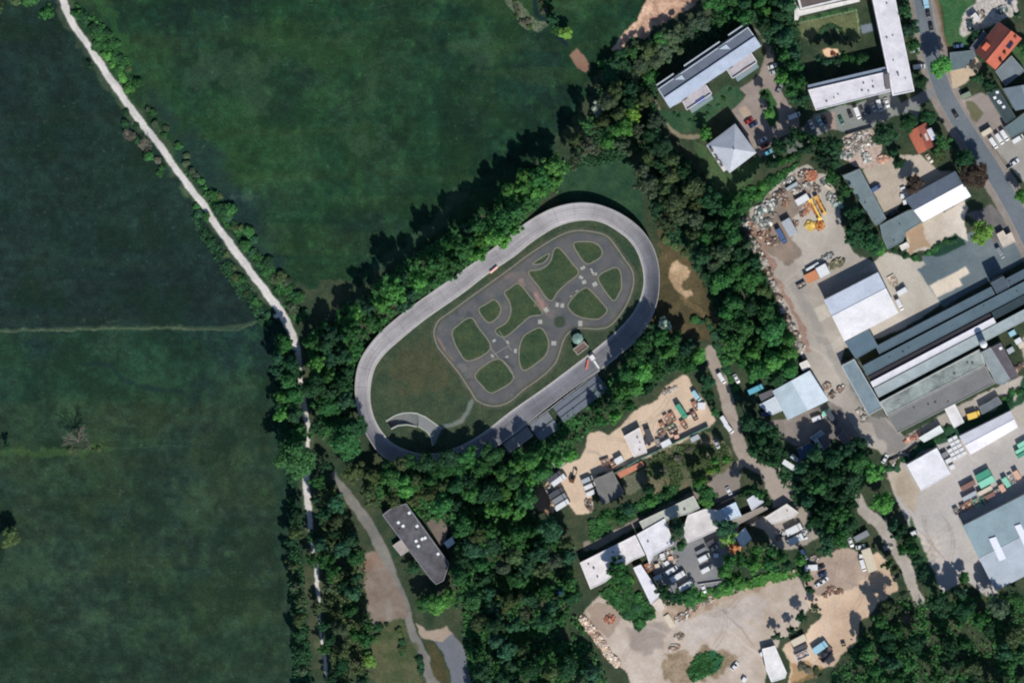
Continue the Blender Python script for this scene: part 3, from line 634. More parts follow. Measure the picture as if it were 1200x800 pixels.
# underpass cut
b = MB(); um = mat('concrete', (112, 114, 112), 'ramp_concrete'); uw = mat('concrete', (176, 178, 168), 'ramp_wall')
o_ = RO[:5]; i_ = RI[:3]+[(489, 499)]
def samp(P, t):
    P = [Vector((*G(*p), 0)) for p in P]; ls = [(P[k+1]-P[k]).length for k in range(len(P)-1)]; d = t*sum(ls)
    for k, l in enumerate(ls):
        if d <= l or k == len(ls)-1: return P[k].lerp(P[k+1], min(1, d/l))
        d -= l
N_ = 14
root = empty('underpass_ramp', (*G(470, 492), 0)); rl = root.location
reg(root, 'curved concrete ramp sinking under the track beside a half-round lawn', 'ramp')
fl, wl = MB(), MB()
for k in range(N_):
    t0, t1 = k/N_, (k+1)/N_; z0, z1 = -3.4*(1-t0)**.9, -3.4*(1-t1)**.9
    a0, a1, c0, c1 = samp(o_, t0), samp(o_, t1), samp(i_, t0), samp(i_, t1)
    fl.face([(a0.x, a0.y, z0), (c0.x, c0.y, z0), (c1.x, c1.y, z1), (a1.x, a1.y, z1)], um)
    for (p, q, sg) in ((a0, a1, 1), (c0, c1, -1)):
        wl.face([(p.x, p.y, z0), (q.x, q.y, z1), (q.x, q.y, .2), (p.x, p.y, .2)], uw)
    for (p, q, u0, u1) in ((a0, a1, c0, c1), (c0, c1, a0, a1)):
        s0 = (p-u0).normalized()*.45; s1 = (q-u1).normalized()*.45
        wl.face([(p.x, p.y, .2), (q.x, q.y, .2), (q.x+s1.x, q.y+s1.y, .2), (p.x+s0.x, p.y+s0.y, .2)], uw)
        wl.face([(p.x+s0.x, p.y+s0.y, 0), (q.x+s1.x, q.y+s1.y, 0), (q.x+s1.x, q.y+s1.y, .2), (p.x+s0.x, p.y+s0.y, .2)], uw)
a0, c0 = samp(o_, 0), samp(i_, 0); wl.face([(a0.x, a0.y, -3.4), (c0.x, c0.y, -3.4), (c0.x, c0.y, .2), (a0.x, a0.y, .2)], mat('wall', (30, 32, 34), 'tunnel_dark'))  # near-black end face: darkness of the tunnel mouth put into the colour
fl.build('ramp_floor', root, rl); wl.build('retaining_wall', root, rl)
b = MB(); strip(b, RI[3:]+[(507, 522)], .4, .2, uw, closed=False, h=.2); strip(b, RO[4:], .4, .2, uw, closed=False, h=.2)
b.build('coping', root, rl)

# ================================================================ BUILDINGS
WALL = (176, 170, 160)
def inset(P, d):
    n = len(P); out = []
    ar = sum(P[i][0]*P[(i+1) % n][1]-P[(i+1) % n][0]*P[i][1] for i in range(n)); sg = 1 if ar > 0 else -1
    for i in range(n):
        a, b_, c = Vector(P[i-1][:2]), Vector(P[i][:2]), Vector(P[(i+1) % n][:2])
        d1 = (b_-a).normalized(); d2 = (c-b_).normalized()
        n1 = Vector((-d1.y, d1.x))*sg; n2 = Vector((-d2.y, d2.x))*sg; k = n1+n2; k = k/(max(.3, k.dot(n1)))
        out.append((b_.x+k.x*d, b_.y+k.y*d))
    return out
def windows_on(root, rl, P, h, storeys, zb=0, step=3.2, size=(1.3, 1.4), cap=90, z0=1.0):
    gm = mat('glass', (30, 38, 46), 'window_glass'); fm = mat('paint', (215, 215, 212), 'window_frame'); cnt = 0; n = len(P)
    ar = sum(P[i][0]*P[(i+1) % n][1]-P[(i+1) % n][0]*P[i][1] for i in range(n)); sg = 1 if ar > 0 else -1
    for i in range(n):
        a, c = Vector(P[i]), Vector(P[(i+1) % n]); l = (c-a).length
        if l < 4: continue
        d = (c-a)/l; o = Vector((d.y, -d.x))*sg; k = int((l-1.5)//step)
        for j in range(k):
            p = a+d*(l*(j+.5)/k)
            for s in range(storeys):
                if cnt >= cap: return
                z = zb+z0+size[1]/2+s*(h-zb-.4)/storeys; b = MB(); rz = math.atan2(d.y, d.x)
                b.box((p.x+o.x*.02, p.y+o.y*.02, z), (size[0], .12, size[1]), fm, rz); w_ = b.build('window', root, rl)
                b = MB(); b.box((p.x+o.x*.05, p.y+o.y*.05, z), (size[0]-.2, .12, size[1]-.2), gm, rz)
                b.build('pane', w_, rl); cnt += 1
def door_on(root, rl, P, e=0, w=3.2, hh=3.2, col=(90, 96, 100)):
    n = len(P); a, c = Vector(P[e % n]), Vector(P[(e+1) % n]); l = (c-a).length
    if l < w+.6: w = l*.5
    d = (c-a)/l; ar = sum(P[i][0]*P[(i+1) % n][1]-P[(i+1) % n][0]*P[i][1] for i in range(n)); sg = 1 if ar > 0 else -1
    o = Vector((d.y, -d.x))*sg; p = a+d*l*.5; b = MB()
    b.box((p.x+o.x*.04, p.y+o.y*.04, hh/2), (w, .14, hh), mat('paint', col, 'door_paint'), math.atan2(d.y, d.x)); b.build('door', root, rl)
def roof_stuff(root, rl, P, z, vents=0, skyl=0, seed=0, rot=0):
    r = random.Random(seed); xs = [p[0] for p in P]; ys = [p[1] for p in P]; Pi = inset(P, 1.2)
    def inside(x, y):
        c = False
        for i in range(len(Pi)):
            (xa, ya), (xb, yb) = Pi[i], Pi[(i+1) % len(Pi)]
            if (ya > y) != (yb > y) and x < (xb-xa)*(y-ya)/(yb-ya)+xa: c = not c
        return c
    for kind, cnt in (('vent', vents), ('skylight', skyl)):
        k = t = 0
        while k < cnt and t < 400:
            t += 1; x, y = r.uniform(min(xs), max(xs)), r.uniform(min(ys), max(ys))
            if not inside(x, y): continue
            k += 1; b = MB()
            if kind == 'vent':
                s = r.uniform(.25, .5); m_ = mat('paint', (92, 88, 92), 'vent_metal')
                b.cyl((x, y, z), (x, y, z+.5), s*.6, s*.6, m_, 8); b.cyl((x, y, z+.5), (x, y, z+.65), s, s*.6, m_, 8)
            else:
                b.box((x, y, z+.15), (1.3, 1.3, .3), mat('paint', (190, 190, 186), 'kerb_frame'), rot)
            w_ = b.build(kind, root, rl)
            if kind == 'skylight': b = MB(); b.box((x, y, z+.34), (1.05, 1.05, .14), mat('paint', (222, 226, 228), 'dome'), rot); b.build('dome', w_, rl)
def cen(pts): return (sum(p[0] for p in pts)/len(pts), sum(p[1] for p in pts)/len(pts))
def flat(name, label, cat, pts, h, roof, wall=WALL, kind='felt', par=.35, pcol=None, st=0, vents=0, skyl=0, group=None, door=0, zb=0, pw=.3):
    P = [R(*p, h) for p in pts]; cx, cy = cen(P); root = empty(name, (cx, cy, 0)); rl = (cx, cy, 0)
    reg(root, label, cat, '', group, cen(pts)[0])
    rot = math.atan2(P[1][1]-P[0][1], P[1][0]-P[0][0])
    b = MB(); b.prism(P, zb, h-.35, mat('wall', wall, 'render_wall')); b.build('wall', root, rl)
    b = MB(); Pr = inset(P, pw-.02) if par > 0 else P; b.prism(Pr, h-.35, h, mat(kind, roof, 'roof_'+kind), rot=rot, bottom=True); b.build('roof', root, rl)
    if par > 0:
        b = MB(); Pi = inset(P, pw); pm_ = mat('concrete', pcol or tuple(min(225, x+14) for x in roof), 'parapet_cap'); n = len(P); t = h+par
        ar = sum(P[i][0]*P[(i+1) % n][1]-P[(i+1) % n][0]*P[i][1] for i in range(n))
        for i in range(n):
            j = (i+1) % n; A, B_, C_, D_ = P[i], P[j], Pi[j], Pi[i]
            fs = [[(*A, t), (*B_, t), (*C_, t), (*D_, t)], [(*A, h-.35), (*B_, h-.35), (*B_, t), (*A, t)], [(*C_, h-.35), (*D_, h-.35), (*D_, t), (*C_, t)]]
            for f in fs: b.face(f if ar > 0 else f[::-1], pm_)
        b.build('parapet', root, rl)
    if st: windows_on(root, rl, P, h, st)
    if door is not None: door_on(root, rl, P, door, hh=min(3.2, h*.7))
    if vents or skyl: roof_stuff(root, rl, P, h, vents, skyl, int(cx*7+cy*3), rot)
    return root, rl, P, rot
def gable(name, label, cat, q, he, hr, roof, wall=WALL, kind='tile', roof2=None, st=0, ridge=None, vents=0, over=.0, frac=.5, door=None, skyq=()):
    """q = A,B,C,D: A-B first eave, C-D the other; ridge from D..A to B..C at frac; roof colours: AB side first"""
    A, B_, C_, D_ = [R(*p, he) for p in q]
    def mid(p, r, f): return (p[0]+(r[0]-p[0])*f, p[1]+(r[1]-p[1])*f)
    qa = mid(q[0], q[3], frac); qb = mid(q[1], q[2], frac); r0, r1 = R(*qa, hr), R(*qb, hr)
    cx, cy = cen([A, B_, C_, D_]); root = empty(name, (cx, cy, 0)); rl = (cx, cy, 0); reg(root, label, cat, '', None, cen(q)[0])
    P = [A, B_, C_, D_]; wm_ = mat('wall', wall, 'render_wall'); b = MB()
    Pw = inset(P, .35)
    b.prism(Pw, 0, he-.05, wm_, cap=False)
    w0 = mid(Pw[0], Pw[3], frac); w1 = mid(Pw[1], Pw[2], frac)
    b.face([(*Pw[3], he-.05), (*Pw[0], he-.05), (*w0, hr-.3)], wm_); b.face([(*Pw[1], he-.05), (*Pw[2], he-.05), (*w1, hr-.3)], wm_)
    b.build('wall', root, rl)
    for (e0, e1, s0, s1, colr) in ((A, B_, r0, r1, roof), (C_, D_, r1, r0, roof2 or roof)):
        b = MB(); m_ = mat(kind, colr, 'roof_'+kind); l = math.dist(e0, e1); sl = math.hypot(math.dist(e0, s0), hr-he)
        T = [(*e0, he+.12), (*e1, he+.12), (*s1, hr+.12), (*s0, hr+.12)]
        uvs = [(0, 0), (l, 0), (l, sl), (0, sl)]
        nrm = (Vector(T[1])-Vector(T[0])).cross(Vector(T[3])-Vector(T[0]))
        if nrm.z < 0: T = T[::-1]; uvs = uvs[::-1]
        b.face(T, m_, uvs); Bt = [(x, y, z-.16) for x, y, z in T]; b.face(Bt[::-1], wm_)
        for i in range(4): b.face([Bt[i], Bt[(i+1) % 4], T[(i+1) % 4], T[i]], wm_)
        b.build('roof', root, rl)
    b = MB(); b.cyl((*r0, hr+.14), (*r1, hr+.14), .14, .14, mat('paint', ridge or roof, 'ridge'), 6); b.build('ridge_cap', root, rl)
    if st: windows_on(root, rl, Pw, he, st)
    if door is not None: door_on(root, rl, Pw, door, hh=min(3.4, he*.7))
    return root, rl, P, (r0, r1)
def part_box(root, rl, name, px, py, z, w, d, h, ang, m_, tilt=None):
    """w,d in map units, centre at map point; z = underside"""
    x, y = R(px, py, z+h); b = MB(); b.box((x, y, z+h/2), (w*S, d*S, h), m_, math.radians(ang), tilt=tilt); return b.build(name, root, rl)
def part_poly(root, rl, name, pts, z0, z1, m_, mtop=None):
    b = MB(); P = [R(*p, z1) for p in pts]; b.prism(P, z0, z1, m_, mtop, rot=math.atan2(P[1][1]-P[0][1], P[1][0]-P[0][0]), bottom=True); return b.build(name, root, rl)
WH = mat('paint', (212, 212, 210), 'white_metal'); DK = mat('paint', (40, 44, 50), 'dark_metal')

# apartment block with terraces, top centre
root, rl, P, rot = flat('apartment_building', 'long grey ribbed-roof apartment block with stepped roof terraces behind a lawn', 'apartment building', [(771, 104.5), (876.5, 32), (892, 53.5), (784.5, 126)], 11, (96, 104, 116), (190, 186, 182), par=.2, pcol=(196, 202, 208), st=3)
part_poly(root, rl, 'roof_canopy', [(778.5, 114.5), (884.5, 43), (892.2, 54.4), (785, 127)], 11.0, 11.9, mat('glazed', (176, 186, 200), 'glazed_roof'))
for (a, c_) in (((769, 99.5), (789, 86)), ((801, 77), (843, 48.5)), ((853, 41), (874.5, 26.5))):
    part_poly(root, rl, 'balcony', [a, c_, (c_[0]+.8, c_[1]+1.2), (a[0]+.8, a[1]+1.2)], 10.2, 11.2, mat('concrete', (176, 182, 186), 'balcony_rail'))
    part_poly(root, rl, 'balcony_floor', [a, c_, (c_[0]+2.6, c_[1]+3.8), (a[0]+2.6, a[1]+3.8)], 9.2, 9.5, mat('concrete', (60, 66, 76), 'balcony_slab'))  # floor coloured dark to give the dark gap behind the rail
for q in ([(790, 93.5), (799, 88), (803, 93.5)], [(842, 58), (851, 52), (856, 57.5)]): part_poly(root, rl, 'skylight', q, 11, 11.8, mat('glass', (170, 180, 188), 'pale_glass'))
for i, q in enumerate(([(790, 124), (800, 119), (805, 129), (834, 110), (827.5, 100), (818, 98)], [(843, 88), (852, 82), (858.5, 92), (887, 73), (880, 62), (868, 62)])):
    part_poly(root, rl, 'terrace', q, 0, 8.2, mat('wall', (190, 184, 180), 'pale_render'), mat('felt', (172, 166, 168), 'terrace_slab'))
    b = MB(); e = q[2:4]+[q[4]]; 
    for p_, q_ in ((q[1], q[2]), (q[2], q[3]), (q[3], q[4])):
        A, B_ = R(*p_, 9), R(*q_, 9); l = math.dist(A, B_); b.box(((A[0]+B_[0])/2, (A[1]+B_[1])/2, 8.65), (l, .35, .9), mat('paint', (205, 204, 202), 'rail_white'), math.atan2(B_[1]-A[1], B_[0]-A[0]))
    b.build('terrace_rail', root, rl)
    x0, y0 = q[2]; part_box(root, rl, 'stair_head', x0-3, y0-14, 8.2, 5, 5, 2.4, 34, mat('paint', (96, 90, 92), 'grey_box'))
    part_box(root, rl, 'awning', x0+16, y0-11, 8.25, 12, 3 if i else 4, .5, 33, mat('paint', ((150, 120, 112), (62, 82, 150))[1-i], 'awning_cloth'))
    part_poly(root, rl, 'conservatory', [(x0+3, y0-1), (x0+28, y0-18.5), (x0+31, y0-13), (x0+6, y0+4)], 0, 3.5, mat('wall', WALL, 'base'), mat('glass', (120, 134, 136), 'sunroom_glass'))
# pyramid villa
pts = [(827.5, 170.6), (861.5, 145), (886.5, 179), (855, 203)]; h = 8.6; P = [R(*p, h) for p in pts]; ap = R(860, 174.5, 13); cx, cy = cen(P)
root = empty('villa', (cx, cy, 0)); rl = (cx, cy, 0); reg(root, 'square villa under a pale grey pyramid roof beside the parking lot', 'house')
Pw = inset(P, .6); b = MB(); b.prism(Pw, 0, h, mat('wall', (205, 202, 198), 'white_render')); b.build('wall', root, rl)
for i in range(4):
    b = MB(); A, B_ = P[i-1], P[i]; l = math.dist(A, B_); t = [(*A, h), (*B_, h), (*ap, 13)]; uvs = [(0, 0), (l, 0), (l/2, l/2)]
    if (Vector(t[1])-Vector(t[0])).cross(Vector(t[2])-Vector(t[0])).z < 0: t = t[::-1]; uvs = uvs[::-1]
    b.face(t, mat('metal', (172, 176, 182), 'zinc_roof'), uvs); b.face([(x, y, h-.15) for x, y in (A, B_)]+[(*ap, 12.7)], mat('wall', (90, 90, 90)))
    b.build('roof', root, rl)
b = MB(); b.cyl((*ap, 12.9), (*ap, 13.5), .3, .3, DK, 8); b.build('roof_finial', root, rl); windows_on(root, rl, Pw, h, 2)
part_poly(root, rl, 'balcony', [(829, 172), (833, 169), (852, 199), (848, 201.5)], 4.8, 5.6, mat('concrete', (200, 198, 194), 'balcony_white'))
for (x, y) in ((834, 176), (840, 186), (845, 193)): part_box(root, rl, 'dormer', x, y, 9.4, 5, 3, 1.0, -58, mat('paint', (90, 84, 84), 'dormer_dark'))
# L-shaped long white-roof blocks
flat('apartment_building', 'long narrow white flat-roofed apartment block running down the top edge by the street', 'apartment building', [(1014, -40), (1040, -46), (1071.5, 107), (1046, 112.5)], 12, (206, 202, 204), (196, 192, 188), par=.3, st=4, vents=10, pw=.5)
root, rl, P, rot = flat('apartment_building', 'shorter white flat-roofed apartment wing with blue-grey balcony front facing the garden court', 'apartment building', [(947, 105.5), (1039.5, 84), (1043.6, 107.5), (956, 129.5)], 11, (206, 202, 204), (196, 192, 188), par=.3, st=4, vents=8)
part_poly(root, rl, 'balcony', [(946.4, 100), (1037.5, 78.5), (1038.4, 82.5), (947.3, 104)], 9.5, 10.2, mat('glazed', (130, 142, 156), 'balcony_glazing'))
part_poly(root, rl, 'plant_room', [(1036, 87), (1042, 86), (1044, 104), (1038, 105)], 11, 12.6, mat('paint', (104, 98, 98), 'grey_brown'))
root, rl, P, rot = flat('terrace_house', 'white terraced house with brown roof at the top edge above the garden court', 'house', [(931, -14), (1008, -32), (1014, -6), (938, 12)], 6, (98, 86, 84), (205, 200, 194), par=.35, pcol=(208, 204, 200), st=2, pw=.9)
part_poly(root, rl, 'terrace', [(931, 2), (938, 12.5), (1006, -2), (1008, 2), (937, 19), (935, 24), (931, 24)], 0, 2.9, mat('wall', (205, 202, 198), 'white_render'))
# street side houses
gr = gable('house', 'tall house with bright orange tiled roof at the top right corner', 'house', [(1197.5, 45.5), (1166.5, 82), (1142, 61), (1170.5, 25.5)], 6.5, 11.5, (178, 98, 78), (200, 190, 176), st=2, frac=.46, roof2=(140, 84, 74))  # north-west slope: shaded side put into a darker tile colour
root, rl = gr[0], gr[1]
part_box(root, rl, 'solar_panel', 1183.5, 53, 9.55, 9, 5, .25, 55, mat('glass', (44, 46, 66), 'panel'), tilt=(.0, 0))
for (x, y, c_) in ((1173.5, 72, (70, 50, 46)), (1178, 63, (120, 84, 50)), (1190, 44, (120, 70, 60))): part_box(root, rl, 'chimney', x, y, 8, 3, 2.4, 2.6, 50, mat('concrete', c_, 'brick'))
part_box(root, rl, 'dormer', 1155.5, 55, 8.5, 9, 6, 1.6, 50, mat('tile', (200, 104, 78), 'dormer_tile'))
part_poly(root, rl, 'balcony', [(1136, 57), (1152.5, 36), (1157, 40), (1141, 61)], 3.0, 4.0, mat('paint', (96, 96, 104), 'balcony_grey'))
flat('annex', 'flat grey annex tucked under the orange-roofed corner house', 'annex', [(1166.5, 84), (1185.5, 65.5), (1201, 83), (1178, 101.5)], 4, (112, 122, 126), par=.2, vents=0)
flat('garage', 'low slate-grey carport roof beside a blue parked car', 'garage', [(1113, 62), (1141, 59), (1144, 66), (1130, 80), (1115, 83)], 2.8, (96, 110, 114), par=.1)
flat('patio_hut', 'small white square garden pavilion beside the orange-roofed corner house', 'pavilion', [(1137, 20), (1143, 15), (1149, 22), (1142, 27)], 3, (204, 200, 196), par=.1, kind='felt')
flat('shop_wing', 'long dark green flat roof with five dome skylights beside the street yard', 'building', [(1156, 109), (1170, 103), (1190.5, 137.5), (1179, 145)], 5, (58, 72, 74), par=.25, skyl=5)
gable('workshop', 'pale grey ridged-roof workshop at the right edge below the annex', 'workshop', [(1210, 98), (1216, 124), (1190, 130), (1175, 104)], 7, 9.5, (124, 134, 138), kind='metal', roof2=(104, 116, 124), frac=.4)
flat('workshop', 'dark green-grey shed roof at the right edge above the parked white vans', 'workshop', [(1176.5, 150), (1200, 133), (1240, 110), (1250, 124), (1203, 152), (1185, 162)], 4.5, (92, 108, 110), par=.2, kind='metal')
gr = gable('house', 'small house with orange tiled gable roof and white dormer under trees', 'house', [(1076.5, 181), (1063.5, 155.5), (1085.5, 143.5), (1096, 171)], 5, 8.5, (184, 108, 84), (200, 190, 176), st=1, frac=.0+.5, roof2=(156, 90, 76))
part_box(gr[0], gr[1], 'dormer', 1091.5, 157.5, 6.3, 6, 14, 1.2, 26, mat('felt', (196, 198, 206), 'dormer_white'))
part_box(gr[0], gr[1], 'chimney', 1079.5, 160, 7.6, 2.2, 2.2, 1.8, 20, DK)
flat('shed', 'pale green-grey garden shed on the verge beside the street', 'shed', [(1125.5, 112), (1136, 107), (1138.5, 112), (1128, 117)], 2.4, (120, 132, 112), par=0, kind='metal')
# grey / white long workshop
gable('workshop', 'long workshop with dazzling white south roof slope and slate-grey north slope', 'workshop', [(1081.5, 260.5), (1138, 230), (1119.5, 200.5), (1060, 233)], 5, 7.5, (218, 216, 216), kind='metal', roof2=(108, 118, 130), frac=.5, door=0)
flat('workshop_wing', 'greenish flat-roofed wing joining the two long grey workshop roofs', 'workshop', [(1031, 264), (1064, 247), (1072, 245), (1081, 260), (1062, 272), (1058, 283), (1040, 292), (1034, 278)], 4, (106, 120, 122), par=.2, vents=2)
flat('warehouse', 'long narrow slate-grey warehouse roof between scrapyard trees and the beige yard', 'warehouse', [(987.5, 206), (1007.5, 198), (1038.5, 256), (1030.5, 262.5), (1026, 264)], 4, (110, 124, 126), par=.2, vents=1)
flat('shed', 'tiny white square shed below the white-roofed workshop', 'shed', [(1054, 288), (1063, 283.5), (1066, 289), (1057, 294)], 2.5, (206, 200, 190), par=.1)
flat('kiosk', 'beige L-shaped gatehouse on the asphalt at the right', 'gatehouse', [(1168, 274.5), (1175.5, 270), (1179, 275.5), (1185, 272), (1190, 283), (1175.5, 290)], 3, (196, 182, 166), par=.15)
# white hall
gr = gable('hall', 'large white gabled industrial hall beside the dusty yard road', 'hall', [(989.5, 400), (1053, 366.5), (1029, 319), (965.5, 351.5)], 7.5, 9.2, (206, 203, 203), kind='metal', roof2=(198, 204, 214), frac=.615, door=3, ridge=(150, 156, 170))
flat('annex', 'blue-grey square annex at the foot of the large white hall', 'annex', [(990, 401), (1018, 386), (1029, 405.5), (1003, 420.5)], 6, (84, 104, 116), kind='metal', par=.15)
flat('office_wing', 'long grey wing closing the west end of the factory roofs', 'factory wing', [(986, 428.5), (1001, 420.5), (1034.5, 477.5), (1017.5, 486.5)], 5.5, (118, 134, 140), par=.3, pcol=(180, 184, 182))
# factory sawtooth strips: shared direction
FA = math.atan2(60, 135)
def strip_roof(name, label, a, b_, w, h, colr, kind='metal', par=.12, vents=0, pcol=None, wall=(60, 70, 76)):
    dx, dy = b_[0]-a[0], b_[1]-a[1]; l = math.hypot(dx, dy); nx, ny = -dy/l, dx/l
    return flat(name, label, 'factory roof', [a, b_, (b_[0]+nx*w, b_[1]+ny*w), (a[0]+nx*w, a[1]+ny*w)], h, colr, kind=kind, par=par, vents=vents, pcol=pcol, wall=wall, door=None)
strip_roof('factory_hall', 'long slate-blue factory roof strip, northernmost of the parallel strips', (1026, 406), (1161.5, 336), 9.7, 4.5, (78, 96, 106))
strip_roof('factory_hall', 'short factory roof strip beyond the stair tower at the right edge', (1178, 327), (1260, 284), 9.7, 4.5, (72, 88, 100), vents=1)
strip_roof('factory_hall', 'second long slate-teal factory roof strip with small vents', (1010.5, 428.8), (1260, 298.5), 12.6, 5.2, (80, 98, 106), vents=6)
strip_roof('factory_hall', 'dark brown glazed factory strip above the bright white band', (1017, 441.5), (1160, 367), 6.0, 4.6, (52, 48, 54), kind='felt')
strip_roof('factory_hall', 'bright white roof band crossing the factory complex', (1020, 447.5), (1164, 372), 7, 5.6, (206, 204, 206), par=.1)
strip_roof('factory_hall', 'dark teal recessed roof strip right of the white band', (1162, 366), (1260, 314), 9, 4.0, (48, 62, 68), kind='felt')
strip_roof('factory_hall', 'pale grey smooth factory roof strip right below the white band', (1024, 455), (1262, 330), 12, 4.8, (152, 162, 162), kind='felt', vents=0)
flat('stair_tower', 'dark square stair tower rising from the slate factory strips', 'tower', [(1161, 331.5), (1176, 323.5), (1183, 336), (1168, 344)], 9.5, (76, 86, 96), par=.25, wall=(80, 88, 94))
flat('factory_hall', 'patched grey-green flat factory roof with stained felt edged by white parapet', 'factory roof', [(1031, 471), (1148, 409), (1154.5, 427), (1039.5, 487)], 4.3, (136, 144, 138), par=.35, pcol=(196, 196, 188), vents=3, kind='stained')
flat('factory_hall', 'southernmost grey factory roof of corrugated panels and dark felt, white-edged', 'factory roof', [(1040, 488), (1154, 428.2), (1166, 449), (1051.5, 507.5)], 3.6, (112, 112, 110), par=.3, pcol=(150, 150, 146), kind='metal', vents=4)
x, y = R(1153, 404, 13); root = empty('silo', (x, y, 0)); reg(root, 'white round silo casting a long shadow on the factory roofs', 'silo')
b = MB(); b.cyl((x, y, 0), (x, y, 12), 1.5, 1.5, mat('paint', (190, 194, 194), 'silo_metal'), 20); b.build('shell', root, (x, y, 0))
b = MB(); b.cyl((x, y, 12), (x, y, 12.8), 1.55, .4, mat('paint', (214, 216, 214), 'silo_top'), 20); b.build('roof', root, (x, y, 0))
flat('workshop', 'grey roofed workshop directly below the silo, split by a dark strip', 'workshop', [(1149, 413.5), (1161, 407), (1184, 444), (1177, 451), (1167, 449)], 6, (134, 142, 142), par=.2)
flat('workshop', 'dark brown and grey roofed shed against the silo workshop', 'workshop', [(1162, 407), (1173, 401.5), (1194, 441), (1184.5, 446)], 5.2, (92, 86, 90), par=.2, skyl=1)
flat('container_office', 'long white cabin standing upright between factory and big halls', 'cabin', [(1105, 475), (1117.5, 470), (1130, 494.5), (1118, 501.5)], 3.2, (212, 208, 204), par=.08)
flat('shed', 'white shed with mossy corner beside the container yard hedge', 'shed', [(1076.5, 513), (1101.5, 498), (1106, 505.5), (1083, 518)], 3.2, (206, 210, 206), par=.08)
flat('container_office', 'dark grey long cabin behind the lower white hall', 'cabin', [(1147.5, 477), (1169.5, 464.5), (1174.5, 472.5), (1150.5, 485.5)], 3.2, (104, 110, 114), par=.08)
gable('hall', 'long white hall above the container yard', 'hall', [(1137.5, 532.5), (1193, 500.5), (1184.5, 481), (1124, 511)], 6.5, 7.6, (212, 208, 212), kind='metal', roof2=(208, 206, 210))
flat('hall', 'square white-roofed hall left of the container yard', 'hall', [(1062.5, 544.5), (1098, 524.5), (1114, 555), (1079.5, 574.5)], 6, (212, 210, 212), par=.12, kind='metal')
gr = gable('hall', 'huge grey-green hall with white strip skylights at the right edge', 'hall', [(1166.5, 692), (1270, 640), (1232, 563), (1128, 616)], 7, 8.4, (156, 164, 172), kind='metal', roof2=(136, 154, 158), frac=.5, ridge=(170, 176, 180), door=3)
for q in ([(1159, 631), (1167, 628.5), (1179, 654), (1171, 657)], [(1189, 616), (1196, 613.5), (1210, 640), (1202, 643)]): part_poly(gr[0], gr[1], 'skylight', q, 7.6, 8.75, mat('paint', (214, 216, 222), 'rooflight'))
# lower centre white row
flat('workshop', 'long white flat workshop roof partly covered by an overhanging tree, lower centre', 'workshop', [(679.5, 659), (744.5, 626.5), (756, 650), (742, 656), (730, 664), (709.5, 681.5), (692, 690)], 5, (214, 208, 206), par=.2, vents=4, wall=(70, 60, 60))
flat('workshop', 'white workshop roof with grey inset panel in the middle of the row', 'workshop', [(746, 626), (779, 607), (790, 637), (766, 651), (761, 661), (757.5, 650)], 5, (210, 208, 210), par=.2, wall=(90, 84, 80), vents=2)
flat('workshop', 'pale green-grey long flat workshop roof along the dirt lane', 'workshop', [(749, 611), (813, 580.5), (820, 595), (806, 602), (790, 606), (755, 622)], 4.4, (174, 176, 164), par=.2, wall=(90, 84, 80), vents=1)
flat('workshop', 'broad dusty white workshop roof east of the tall dark tree', 'workshop', [(806, 603), (826, 596), (843, 598), (852, 614), (838, 622), (806, 636), (800, 622)], 4.8, (204, 198, 194), par=.2, vents=0)
flat('shed', 'pale blue ridged shed roof at the end of the white row', 'shed', [(842, 598), (862, 588), (869, 604), (851, 611)], 4, (186, 200, 212), par=.12, kind='metal')
flat('shed', 'pale lilac shed roof below the dirt junction under overhanging trees', 'shed', [(875, 585), (889, 576), (895, 588), (881, 598)], 4, (190, 192, 200), par=.12, kind='metal')
flat('lean_to', 'brownish lean-to roof strip under the blue shed', 'lean-to', [(858, 609), (896, 592), (900, 596), (862, 616)], 3, (146, 136, 126), par=.1)
flat('workshop', 'narrow white workshop roof with a broken lower end beside the overgrown lot', 'workshop', [(742, 665), (751, 661), (774, 697), (763, 708)], 4.2, (210, 208, 212), par=.15, kind='metal')
flat('lean_to', 'cracked dusty lean-to at the foot of the narrow white workshop', 'lean-to', [(764, 708), (774, 699), (779, 713), (771, 716)], 2.8, (196, 184, 172), par=.05)
flat('shed', 'bright white angled shed roof beside the orange-brown heap', 'shed', [(862, 628), (873, 618), (881, 631), (869, 642)], 3.6, (220, 220, 222), par=.08)
flat('workshop', 'white flat roof below the dirt junction, between the lanes', 'workshop', [(896, 606), (922, 590), (936, 600), (930, 606), (905, 614)], 4, (206, 200, 194), par=.15, vents=1)
# track-side yard
flat('shed', 'dusty white shed roof beside the sand yard skips', 'shed', [(731, 511), (749.5, 500.5), (758.5, 530), (743, 535.5)], 3.4, (206, 198, 194), par=.12, vents=3)
flat('shed', 'narrow orange tiled shed along the sand yard fence', 'shed', [(722.5, 554), (752, 540), (755, 545.5), (727, 560)], 2.6, (186, 122, 98), kind='tile', par=0)
flat('shed', 'grey-brown mono-pitch shed half in tree shade by the sand yard', 'shed', [(695.5, 562), (718, 552), (731, 578), (706, 592)], 4.6, (112, 110, 106), par=.12)
b = None
